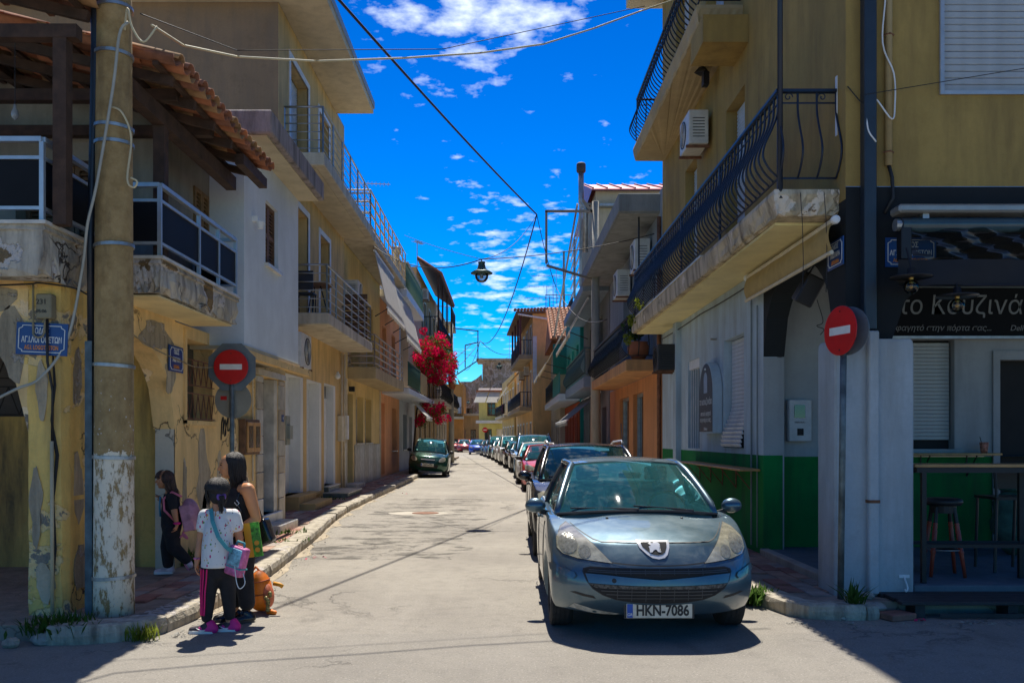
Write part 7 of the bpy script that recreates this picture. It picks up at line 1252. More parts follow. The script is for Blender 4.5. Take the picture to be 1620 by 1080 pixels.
# scrawl on the yellow wall
scr = [(11.95, 1.62), (11.98, 1.85), (12.05, 1.92), (12.03, 1.70), (12.12, 1.90), (12.16, 1.72), (12.10, 1.68), (12.2, 1.86), (12.26, 1.93), (12.24, 1.75), (12.33, 1.78), (12.4, 1.92), (12.36, 1.74)]; tag(MB().tube([(-3.843, a, z) for a, z in scr], .008, 5).to('graffiti', BLK), 'black graffiti scrawl on the yellow wall beside the sign post', 'graffiti')
def hang_lamp(label, p, s=1.0):
    t = thing('street_lamp', label, 'street lamp', p, 'hanging street lamps'); M = Matrix.Translation(Vector(p)) @ Matrix.Diagonal((s, s, s, 1)); gm = mat('green_lamp_enamel', (.04, .10, .09), .4, .2)
    MB().lathe([(.225, 0), (.23, .015), (.16, .06), (.11, .085), (.085, .13), (.065, .21), (.075, .22), (.075, .245), (0, .25)], 28, M).to('lamp_shade', gm, t, True); g = MB().lathe([(.13, .03), (.14, -.04), (.13, -.10), (.09, -.155), (.04, -.18), (0, -.183)], 20, M).to('globe', glassmat('globe_glass', (.55, .60, .62), .05), t, True); MB().lathe([(.035, .03), (.035, -.09), (0, -.1)], 10, M).to('bulb', white_p, g)
    MB().lathe([(.012, .25), (.012, .30)], 8, M).to('hanger', black_m, t)
L1 = P(762, 433, 18.3); hang_lamp('large green hanging street lamp above the road near the camera', L1); L2 = P(790, 580, 54); hang_lamp('green hanging street lamp in the middle distance', L2); L3 = P(741, 637, 92); hang_lamp('smallest farthest green street lamp before the stone house', L3)
top1 = L1 + Vector((0, 0, .3)); hub = Vector((.95, 27, 8.45))
cable('lamp wire rising left to the beige house', [top1, P(592, 390, 24.5)], .011, sag=.5); cable('thin upper lamp wire to the left roof terrace', [top1, P(640, 372, 26)], .006, sag=.05); cable('lamp wire running right to the grey slab house', [top1, P(1035, 370, 19.5)], .010, sag=.25); cable('short curved wire from the lamp up to the bracket hub', [top1, hub], .008, sag=.3)
cable('thick black cable from upper left down to the bracket hub', [P(470, -75, 11.0), hub], .022, sag=.05); hub2 = Vector((-1.7, 59, 8.1)); cable('black cable from the right bracket down to the far left bracket', [hub, hub2], .02, sag=.45)
cable('cream cable looping across the street near the top', [P(240, 40, 7.7), P(290, 72, 8.4), P(375, 90, 9.1), P(500, 97, 9.45), P(640, 92, 9.8), P(760, 84, 10.2), P(860, 70, 10.5), P(940, 45, 10.85), P(1013, 18, 11.2), P(1075, -3, 11.5)], .011, cable_y); cable('thin dark wire stretched beside the cream cable', [P(222, 22, 7.75), P(375, 80, 9.6), P(700, 78, 10.4), P(1020, 10, 11.7)], .005)
cable('far wire from the left bracket to the stone house', [hub2, P(735, 585, 90)], .02, sag=.2); cable('far wire from the left bracket to the tan house', [hub2, P(806, 560, 70)], .02, sag=.3); cable('wire of the middle distance lamp', [P(720, 555, 56), L2 + Vector((0, 0, .3)), P(806, 562, 60)], .012, sag=.1); cable('wire bundle from the left bracket to the iron balconies', [hub2, P(690, 600, 52)], .018, sag=.5); cable('wire dropping from the right bracket to the grey house', [hub, P(880, 455, 28), P(960, 505, 22)], .012, sag=.7); cable('wire crossing the khaki front window', [P(1368, 150, 8.6), P(1640, 105, 8.6)], .004)
cable('wire along the shaded wall under the right balcony', [(3.30, 11.6, 3.72), (3.30, 15, 3.74), (3.28, 18.8, 3.72)], .010, sag=.05); cable('dark stay cable to the second white awning', [P(640, 640, 45), P(745, 545, 58)], .02)
for i, (x, y) in enumerate(((2.95, 8.86), (3.18, 8.84))): tag(MB().tube([(x, y, 4.1), (x + .01, y - .03, 3.8), (x + .03, y + .0, 3.4), (x + .02, y, 3.1)], .004, 5).to('loose_wire', cable_m), ['thin loose wire hanging from the crumbling balcony end, left one', 'thin loose wire hanging from the crumbling balcony end, right one'][i], 'wire')
def antenna(label, p, h, L, n=8, rz=0, s=1.0):
    t = thing('antenna', label, 'antenna', p, 'roof antennas'); p = Vector(p); MB().tube([p, p + Vector((0, 0, h))], .018 * s, 6).to('mast', steel, t); d = Vector((math.cos(rz), math.sin(rz), 0)); u = Vector((-d.y, d.x, 0)); a = p + Vector((0, 0, h - .05)) - d * L * .3; MB().tube([a, a + d * L], .012 * s, 6).to('boom', steel, t); e = MB()
    for i in range(n): c = a + d * L * (i + .5) / n; w = .16 + .12 * (1 - i / n); e.bar(c - u * w - Vector((0, 0, .02)), c + u * w, .012 * s); e.bar(c - Vector((0, 0, .07)), c + Vector((0, 0, .07)), .012 * s)
    e.to('elements', steel, t)
antenna('roof antenna behind the tan terrace railing on the left', (-4.3, 27.0, 7.7), 1.75, 1.1, 9, .15); antenna('thin mast antenna on the iron balcony house roof', (-5.2, 52, 11), 2.2, 1.0, 6, 1.2, 1.6)
for i, (px, py, Y, L) in enumerate(((865, 452, 60, 1.9), (875, 435, 61, 2.2), (880, 423, 63, 2.0), (870, 470, 58, 2.4), (806, 530, 88, 2.0))): b = P(px, py, Y); antenna(['antenna on the tan house, low front mast', 'tall antenna mast on the tan house roof', 'topmost antenna over the tan house', 'wide antenna just above the tan eaves', 'far antenna left of the tan house balconies'][i], (b.x, Y, b.z - 2.6), 2.6, L, 6, math.pi, 1.1)
t = thing('rooftop_railing', 'thin black railing on the tan house roof', 'railing', P(868, 480, 58)); b0 = P(860, 478, 58); railing(t, [(2.6, 58), (4.4, 58), (4.4, 64)], 9.95, 11.0, 'bars', black_m, .25, .014)
# ------------------------------------------------------------------ people
SKIN = mat('skin_tan', (.60, .26, .11), .5, 0, .10, 0, 6); SKIN2 = mat('skin_tan_child', (.52, .23, .11), .5, 0, .10, 0, 6); HAIR = mat('black_hair', (.014, .011, .010), .55, 0, .6, .6, 45); HAIRB = mat('brown_hair', (.055, .027, .018), .55, 0, .5, .3, 30); BLKC = mat('black_cloth', (.013, .013, .016), .9, 0, .4, .15, 14)
def skinned(mb, name, m, parent, vox, sm=3):
    o = mb.to(name, m, parent, True); return baked(o, ('REMESH', dict(mode='VOXEL', voxel_size=vox)), ('SMOOTH', dict(factor=.5, iterations=sm)))
def hand(mb, wrist, d, palm_n, s, curl=.3, flip=1):
    """palm and five fingers; d = direction of the fingers, palm_n = out of the palm"""
    d = Vector(d).normalized(); n = Vector(palm_n).normalized(); n = (n - d * n.dot(d)).normalized(); a = d.cross(n) * flip; w = Vector(wrist)
    mb.cap(w, w + d * .035 * s, .021 * s, .024 * s)
    for i, (L, o) in enumerate(((.062, -.026), (.072, -.009), (.066, .009), (.052, .025))):
        k = w + d * .075 * s + a * o * s; mb.cap(w + d * .025 * s + a * o * .7 * s, k, .0125 * s, .0105 * s, 8); j = k + (d * (1 - curl * .5) + n * curl).normalized() * L * .55 * s; mb.cap(k, j, .0088 * s, .008 * s, 8); e = j + (d * (1 - curl) + n * curl * 1.4).normalized() * L * .5 * s; mb.cap(j, e, .008 * s, .0068 * s, 8)
    b = w + d * .025 * s - a * .025 * s; j = b + (d * .7 - a * .6 + n * .3).normalized() * .04 * s; mb.cap(b, j, .0115 * s, .0098 * s, 8); mb.cap(j, j + (d * .9 - a * .1 + n * .3).normalized() * .032 * s, .0095 * s, .0078 * s, 8)
def head(mb, c, F, s, t, up=Vector((0, 0, 1)), eyes=True):
    F = Vector(F).normalized(); c = Vector(c); Lf = up.cross(F).normalized(); M = Matrix((F, Lf, up)).transposed().to_4x4()
    mb.ball(c + up * .02 * s, (.098 * s, .077 * s, .098 * s), 16, 12, M); mb.ball(c + F * .025 * s - up * .035 * s, (.068 * s, .060 * s, .078 * s), 14, 10, M); mb.ball(c + F * .058 * s - up * .088 * s, (.026 * s, .028 * s, .022 * s), 10, 8, M)
    mb.cap(c + F * .090 * s + up * .012 * s, c + F * .108 * s - up * .028 * s, .009 * s, .014 * s, 8); mb.ball(c + F * .088 * s + up * .03 * s, (.014 * s, .05 * s, .012 * s), 10, 6, M); mb.ball(c + F * .083 * s - up * .058 * s, (.014 * s, .024 * s, .011 * s), 10, 6, M)
    for s_ in (-1, 1): mb.ball(c + Lf * .078 * s * s_ - up * .008 * s - F * .005 * s, (.018 * s, .010 * s, .030 * s), 8, 6, M); mb.ball(c + F * .065 * s + Lf * .04 * s * s_ - up * .025 * s, (.02 * s, .022 * s, .02 * s), 8, 6, M)
    if eyes:
        for s_ in (-1, 1):
            MB().ball(c + F * .088 * s + Lf * .033 * s * s_ + up * .012 * s, (.008 * s, .014 * s, .007 * s), 8, 6, M).to('eye', BLKC, t, True); MB().cap(c + F * .094 * s + Lf * .018 * s * s_ + up * .034 * s, c + F * .083 * s + Lf * .052 * s * s_ + up * .033 * s, .005 * s, .004 * s, 6).to('eyebrow', HAIR, t)
        MB().ball(c + F * .097 * s - up * .06 * s, (.006 * s, .022 * s, .006 * s), 8, 5, M).to('mouth', mat('lips', (.30, .09, .075), .5), t, True)
    return M
def strands(name, c, R_, F, m, parent, az0, az1, n, length, seed, drift=(0, 0, 0), r=.0065, tie=None, top=.085):
    """hair: locks that start at the crown, lie on the skull and hang down"""
    rr = random.Random(seed); F = Vector(F).normalized(); Bk = -F; Sd = Vector((0, 0, 1)).cross(F); mb = MB(); c = Vector(c); dr = Vector(drift)
    for i in range(n):
        a = rad(az0 + (az1 - az0) * (i + rr.random()) / n); d = Bk * math.cos(a) + Sd * math.sin(a); st = rr.uniform(.05, .75); pts = []; rs = []
        for k in range(5):
            th = st + (1.45 - st) * k / 4; pts.append(c + d * R_[0] * math.sin(th) * (1.04 + rr.uniform(-.02, .03)) + Vector((0, 0, R_[2] * math.cos(th) * 1.04)))
        L = length * rr.uniform(.75, 1.08); e = pts[-1]
        if tie is not None: pts += [e.lerp(Vector(tie), .5) + d * .012, Vector(tie)]
        else:
            for k in range(1, 5): q = k / 4; pts.append(e + Vector((0, 0, -L * q)) + dr * q * q + d * (.012 * math.sin(q * 5 + i) - .02 * q) + Sd * rr.uniform(-.004, .004))
        s = r * rr.uniform(.7, 1.5); mb.tube(pts, [s * (.4 + .6 * min(1, k / 2)) * (1 if k < len(pts) - 2 else .7 if k < len(pts) - 1 else .3) for k in range(len(pts))], 5)
    return mb.to(name, m, parent, True)
def chain(mb, pts, rs, n=12):
    for (a, b), (r0, r1) in zip(zip(pts, pts[1:]), zip(rs, rs[1:])): mb.cap(a, b, r0, r1, n)
V = Vector
def shoe(t, a, d, L, w, m, sole=None, h=.07, name='shoe'):
    d = V(d).normalized(); a = V(a); mb = MB(); mb.cap(a - d * L * .22 + V((0, 0, .035)), a + d * L * .12 + V((0, 0, .035)), w * .50, w * .52); mb.cap(a + d * L * .1 + V((0, 0, .03)), a + d * L * .58 + V((0, 0, .022)), w * .52, w * .42); mb.cap(a - d * L * .2 + V((0, 0, .05)), a + V((0, 0, h)), w * .45, w * .42)
    mb.v = [(x, y, max(a.z + .006, z)) for x, y, z in mb.v]; o = skinned(mb, name, m, t, .008, 2)
    if sole: q = MB(); pr = [(-.36, .30), (-.30, .46), (0, .47), (.3, .52), (.6, .5), (.82, .30), (.88, 0)]; p2 = V((-d.y, d.x, 0)); lp = [a + d * L * u * .86 + p2 * w * 1.06 * v for u, v in pr] + [a + d * L * u * .86 - p2 * w * 1.06 * v for u, v in pr[::-1]]; k = len(lp); q.add([(p.x, p.y, a.z) for p in lp] + [(p.x, p.y, a.z + .026) for p in lp], [tuple(range(k)), tuple(range(k, 2 * k))] + [(i, (i + 1) % k, k + (i + 1) % k, k + i) for i in range(k)]); q.to('sole', sole, o)
    return o
# woman in black, facing left
def woman():
    o = V((-2.40, 7.97, 0)); F = V((-.80, -.60, 0)).normalized(); Lf = V((0, 0, 1)).cross(F); t = thing('person', 'woman in a black sleeveless top and black trousers standing at the kerb looking left', 'person', o)
    def p(f, l, z): return o + F * f + Lf * l + V((0, 0, z))
    b = MB(); hc = p(.055, 0, 1.395) + V((-.025, 0, 0)); HF = V((-.93, -.37, 0)).normalized(); head(b, hc, HF, .95, t); chain(b, [p(.0, 0, 1.18), p(.03, 0, 1.27), p(.05, 0, 1.33)], [.075, .052, .05]); chain(b, [p(-.02, 0, .80), p(-.01, 0, .95), p(.01, 0, 1.10), p(-.005, 0, 1.18)], [.13, .12, .125, .10])
    for s in (-1, 1): b.cap(p(.0, 0, 1.195), p(-.015, s * .155, 1.19), .06, .062)
    sh = p(-.015, .175, 1.19); el = p(-.08, .205, .93); wr = p(.09, .15, .82); chain(b, [sh, (sh + el) / 2, el], [.062, .054, .043]); chain(b, [el, (el * 2 + wr) / 3, wr], [.043, .042, .028]); hand(b, wr, (wr - el), (0, 1, 0), 1.0, .75)
    sh2 = p(-.01, -.175, 1.19); el2 = p(.02, -.20, .92); wr2 = p(.17, -.16, .82); chain(b, [sh2, el2], [.06, .043]); chain(b, [el2, wr2], [.043, .027]); hand(b, wr2, (wr2 - el2), (0, -1, 0), 1.0, .7, -1)
    for s, f in ((1, -.02), (-1, .03)): chain(b, [p(f, s * .075, .40), p(f - .02, s * .078, .12), p(f, s * .08, .05)], [.055, .036, .038])
    skinned(b, 'body', SKIN, t, .0065, 4)
    s_ = MB(); chain(s_, [p(-.02, 0, .78), p(-.01, 0, .93), p(.015, 0, 1.08), p(-.002, 0, 1.17)], [.145, .135, .14, .108], 16); s_.ball(p(.085, .06, 1.08), (.075, .075, .075)); s_.ball(p(.085, -.06, 1.08), (.075, .075, .075))
    for s in (-1, 1): s_.cap(p(.01, s * .05, 1.2), p(-.01, s * .105, 1.225), .05, .042); s_.cap(p(-.01, s * .06, 1.0), p(-.01, s * .12, 1.12), .07, .05)
    skinned(s_, 'top', BLKC, t, .009, 4)
    l = MB(); l.cap(p(-.03, 0, .76), p(-.02, 0, .86), .15, .148, 16)
    for s, f in ((1, -.02), (-1, .03)): chain(l, [p(f * .4 - .01, s * .075, .74), p(f + .01, s * .082, .44), p(f - .02, s * .085, .17)], [.115, .088, .072], 14)
    skinned(l, 'trousers', BLKC, t, .010, 3)
    sm = mat('black_leather', (.012, .012, .013), .22, 0, .2, 0, 10); shoe(t, p(-.02, .085, 0), F, .24, .10, sm, plast, .085); shoe(t, p(.03, -.085, 0), F, .24, .10, sm, plast, .085)
    h = MB(); hm = hc - HF * .018 + V((0, 0, .03)); h.ball(hm + V((0, 0, .012)), (.115, .092, .105), 16, 12); rr = random.Random(3)
    for i in range(16): a = rad(-110 + 220 * i / 15); q = V((math.cos(a) * .075, math.sin(a) * .085, 0)); chain(h, [hm + q + V((0, 0, .03)), hm + q * 1.12 + V((.015, 0, -.07)), hm + q * 1.05 + V((.045, 0, -.17)), hm + q * .8 + V((.065, 0, -.24 - rr.uniform(0, .05)))], [.032, .03, .026, .010], 8)
    h = MB(); h.ball(hm - HF * .004 + V((0, 0, .006)), (.096, .088, .090), 16, 12); h.cap(hm - HF * .05 + V((0, 0, -.05)), hm - HF * .06 + V((0, 0, -.17)), .055, .04); skinned(h, 'hair', HAIR, t, .007, 2); strands('hair_locks', hm - HF * .006, (.098, .094, .096), HF, HAIR, t, -118, 118, 170, .23, 3, tuple(-HF * .02))
    bg = thing('shoulder_bag', 'black leather shoulder bag behind the woman in black', 'bag', p(-.2, .1, .75)); M = Matrix.Translation(p(-.20, .08, .80)) @ Matrix.Rotation(rad(-14), 4, 'Y'); m = MB().box(-.09, .07, -.09, .09, -.11, .12); m.v = [tuple(M @ V((v[0] * (1.1 if v[2] < 0 else .8), v[1], v[2]))) for v in m.v]; m.to('body', mat('black_leather', (.01, .01, .01)), bg, True, .03, 3); MB().tube([p(-.17, .12, .9), p(-.09, .17, 1.08), p(-.02, .12, 1.245), p(.06, .12, 1.1), p(.03, .15, .98)], .011, 6).to('strap', mat('black_leather', (.01, .01, .01)), bg, True); MB().tube([p(.075, .135, 1.10), p(.055, .15, 1.07), p(.075, .15, 1.05), p(.09, .13, 1.08)], .004, 5).to('buckle', CHR, bg)
    return p
WP = woman()
# girl in white patterned tee seen from behind
def tee_mat():
    t = NT('white_print_tee'); v = t.vec(True); c = (.70, .70, .68)
    for i, (col, sc, th) in enumerate((((.60, .06, .20), 26, .20), ((.10, .30, .05), 21, .16), ((.65, .42, .05), 23, .15), ((.03, .03, .04), 30, .15))):
        vo = t.n('TexVoronoi', Scale=sc); mp = t.n('Mapping'); mp.inputs['Location'].default_value = (i * 3.7, i * 1.3, i * 5.1); mp.inputs['Scale'].default_value = (1, 1, .55 + .3 * (i % 2)); mp.inputs['Rotation'].default_value = (0, .7 * i, 0); t.l(v, mp.inputs[0]); t.l(mp.outputs[0], vo.inputs['Vector']); k = t.math('MULTIPLY', t.math('LESS_THAN', vo.outputs['Distance'], th), t.math('GREATER_THAN', t.noise(mp.outputs[0], 11, 2), .42)); c = t.mix(k, c, col)
    t.bump(t.noise(v, 14, 3), .3, .02); t.set(Base_Color=c, Roughness=.9); return t.m
def girl_tee():
    o = V((-2.445, 7.52, 0)); F = V((-.55, .83, 0)).normalized(); Lf = V((0, 0, 1)).cross(F); t = thing('person', 'girl in a white patterned tee and black tracksuit trousers with pink stripes seen from behind', 'person', o)
    def p(f, l, z): return o + F * f + Lf * l + V((0, 0, z))
    b = MB(); hc = p(.03, 0, 1.19); head(b, hc, F, .95, t); chain(b, [p(0, 0, 1.0), p(.01, 0, 1.07), p(.02, 0, 1.12)], [.06, .045, .045]); chain(b, [p(0, 0, .68), p(0, 0, .82), p(0, 0, .97)], [.10, .09, .07])
    def wp(x, y, z): return o + V((x, y, z))
    la, le, lw = wp(-.118, .03, .985), wp(-.155, .02, .78), wp(-.165, -.04, .60); chain(b, [la, (la + le) / 2, le], [.048, .042, .035]); chain(b, [le, lw], [.035, .023]); hand(b, lw, (lw - le), (1, .2, 0), .85, .45)
    ra, re, rw = wp(.118, .05, .985), wp(.16, .08, .79), wp(.13, .20, .67); chain(b, [ra, re], [.046, .034]); chain(b, [re, rw], [.034, .023]); hand(b, rw, (rw - re), (-1, 0, 0), .85, .6, -1)
    for x, y in ((-.075, -.02), (.085, .05)): chain(b, [wp(x, y, .3), wp(x, y, .1), wp(x, y + .0, .05)], [.045, .030, .032])
    skinned(b, 'body', SKIN2, t, .006, 3)
    TM = tee_mat(); s_ = MB(); chain(s_, [wp(.0, .0, .56), wp(-.005, .0, .72), wp(0, .015, .88), wp(0, .02, .985)], [.140, .130, .118, .085], 18); s_.cap(wp(-.098, .02, .99), wp(.098, .04, .99), .056, .056)
    for a, e in ((la, le), (ra, re)): s_.cap(a, a.lerp(e, .48), .06, .058, 14)
    s_.v = [(x, y, max(z, .555)) for x, y, z in s_.v]; skinned(s_, 'tee_shirt', TM, t, .008, 3)
    l = MB(); l.cap(wp(0, .01, .53), wp(0, .01, .60), .108, .11, 16); legs = (((-.055, 0, .54), (-.075, -.015, .34), (-.085, -.03, .13)), ((.06, .02, .54), (.075, .035, .34), (.085, .05, .13)))
    for lg in legs: chain(l, [wp(*q) for q in lg], [.085, .066, .047], 14)
    skinned(l, 'trousers', BLKC, t, .009, 3); pk = mat('stripe_pink', (.75, .015, .16), .8)
    for k in range(3):
        ph = rad(42 + 21 * k); q = [wp(c[0] - (r + .002) * math.cos(ph), c[1] - (r + .002) * math.sin(ph), c[2]) for c, r in (((-.055, 0, .545), .088), ((-.062, -.005, .46), .080), ((-.075, -.015, .34), .068), ((-.08, -.022, .24), .059), ((-.085, -.03, .155), .050))]; MB().tube(q, .007, 6).to('stripe', pk, t, True)
    PK = mat('shoe_pink', (.70, .02, .22), .6); SB = mat('shoe_dark', (.05, .04, .05), .7)
    for (x, y), dd in (((-.085, -.03), (-1, -.10, 0)), ((.085, .05), (-1, -.05, 0))):
        so = shoe(t, wp(x, y, 0), dd, .20, .085, SB, sign_w, .06); d = V(dd).normalized(); m = MB(); a = wp(x, y, 0); m.cap(a - d * .045 + V((0, 0, .045)), a - d * .03 + V((0, 0, .075)), .045, .04); m.cap(a - d * .05 + V((0, 0, .032)), a + d * .05 + V((0, 0, .026)), .047, .044); skinned(m, 'heel_panel', PK, so, .008, 1)
        sw = [a + d * .0 + V((0, -.045, .032)), a + d * .03 + V((0, -.046, .026)), a + d * .075 + V((0, -.040, .048))]; MB().tube(sw, [.003, .007, .002], 5).to('swoosh', sign_w, so)
    h = MB(); h.ball(hc + V((0, 0, .025)) - F * .012, (.100, .098, .108), 16, 12); h.ball(hc - F * .04 + V((0, 0, -.03)), (.085, .085, .085)); tail = hc - F * .10 + V((.01, 0, -.03)); chain(h, [tail, tail - F * .03 + V((0, 0, -.05)), tail - F * .02 + V((0, 0, -.13))], [.03, .034, .014])
    for s in (-1, 1): chain(h, [hc + Lf * .075 * s + V((0, 0, .0)), hc + Lf * .085 * s + V((0, 0, -.09)), hc + Lf * .07 * s + F * -.02 + V((0, 0, -.17))], [.026, .02, .007])
    h = MB(); h.ball(hc + V((0, 0, .02)) - F * .012, (.093, .093, .10), 16, 12); h.ball(hc - F * .035 + V((0, 0, -.03)), (.078, .078, .08)); skinned(h, 'hair', HAIR, t, .0065, 2); tq = hc - F * .105 + V((.008, 0, -.035)); strands('hair_locks', hc + V((0, 0, .018)) - F * .012, (.098, .098, .102), F, HAIR, t, -100, 100, 110, .1, 5, tie=tq); strands('hair_tail', tq + V((0, 0, -.01)), (.022, .022, .02), F, HAIR, t, -180, 180, 26, .13, 6, r=.005); strands('side_locks', hc + V((0, 0, .01)), (.088, .09, .09), F, HAIR, t, 70, 110, 12, .14, 8); strands('side_locks', hc + V((0, 0, .01)), (.088, .09, .09), F, HAIR, t, -110, -70, 12, .12, 9); tl = hc - F * .105 + V((.008, 0, -.035)); Mx = Matrix.Translation(tl) @ F.to_track_quat('Z', 'Y').to_matrix().to_4x4(); MB().lathe([(.03, -.012), (.042, 0), (.03, .012), (.024, 0), (.03, -.012)], 14, Mx).to('hair_tie', mat('tie_purple', (.16, .08, .35), .8), t, True)
    MB().lathe([(.026, -.008), (.032, 0), (.026, .008)], 12, Matrix.Translation(lw + V((0, 0, .03)))).to('bracelet', mat('bracelet_mix', (.55, .16, .3), .6, 0, .8, 0, 60), t, True)
    # lunch bag on a teal strap
    bg = thing('lunch_bag', 'small pink patterned lunch bag on a teal strap carried by the girl in white', 'bag', wp(.19, -.09, .55)); M = Matrix.Translation(wp(.19, -.085, .62)) @ Matrix.Rotation(rad(14), 4, 'Y'); Mr = M @ Matrix.Rotation(rad(-25), 4, 'Z'); m = MB().box(-.085, .085, -.045, .045, -.13, .12); m.v = [tuple(Mr @ V(v)) for v in m.v]; m.to('body', mat('bag_pink', (.55, .13, .30), .6, 0, .5, 0, 18), bg, True, .028, 3); m = MB().box(-.066, .066, -.052, -.040, -.045, .10); m.v = [tuple(Mr @ V(v)) for v in m.v]; m.to('pocket', mat('bag_picture', (.20, .42, .50), .5, 0, .9, 0, 16), bg, True, .012, 2); m = MB().box(-.088, .088, -.048, .048, -.062, -.05); m.v = [tuple(Mr @ V(v)) for v in m.v]; m.to('zip', mat('teal_strap', (.06, .30, .33), .7), bg)
    st = [wp(-.055, .055, 1.02), wp(-.045, -.04, 1.045), wp(-.01, -.11, .95), wp(.05, -.145, .82), wp(.12, -.14, .73), wp(.16, -.11, .70)]; ms = MB(); 
    for a, c in zip(st, st[1:]): ms.bar(a, c, .032, .006, up=(0, -1, .2))
    ms.to('strap', mat('teal_strap', (.06, .3, .33)), bg); MB().tube([Mr @ V((-.05, 0, .12)), Mr @ V((-.04, 0, .155)), Mr @ V((.03, 0, .155)), Mr @ V((.04, 0, .12))], .010, 6).to('handle', mat('teal_strap', (.1, .3, .3)), bg, True); MB().tube([Mr @ V((.03, -.05, -.04)), Mr @ V((.10, -.06, -.16)), Mr @ V((.14, -.05, -.2)), Mr @ V((.16, -.03, -.15)), Mr @ V((.09, 0, -.08))], .004, 5).to('cord', sign_w, bg, True)
    # folded game box held by the other hand
    fb = thing('flat_box', 'flat yellow and green printed box held between the girl and the woman', 'box', wp(.22, .15, .7)); M = Matrix.Translation(wp(.235, .2, .76)) @ Matrix.Rotation(rad(-8), 4, 'Y'); gp = mat('green_print', (.05, .28, .02), .5, 0, .95, 0, 26)
    for x0, x1, m_ in ((-.06, 0, mat('yellow_card', (.60, .32, .02), .5)), (.001, .075, gp)): m = MB().box(x0, x1, -.012, .012, -.15, .15); m.v = [tuple(M @ V(v)) for v in m.v]; m.to('panel', m_, fb)
    for z in (-.03, -.09): m = MB().lathe([(.022, 0), (.022, .004), (0, .004)], 10, M @ Matrix.Translation((.038, -.0125, z)) @ Matrix.Rotation(rad(90), 4, 'X')); m.to('spot', mat('yellow_card', (.6, .3, .02)), fb)
girl_tee()
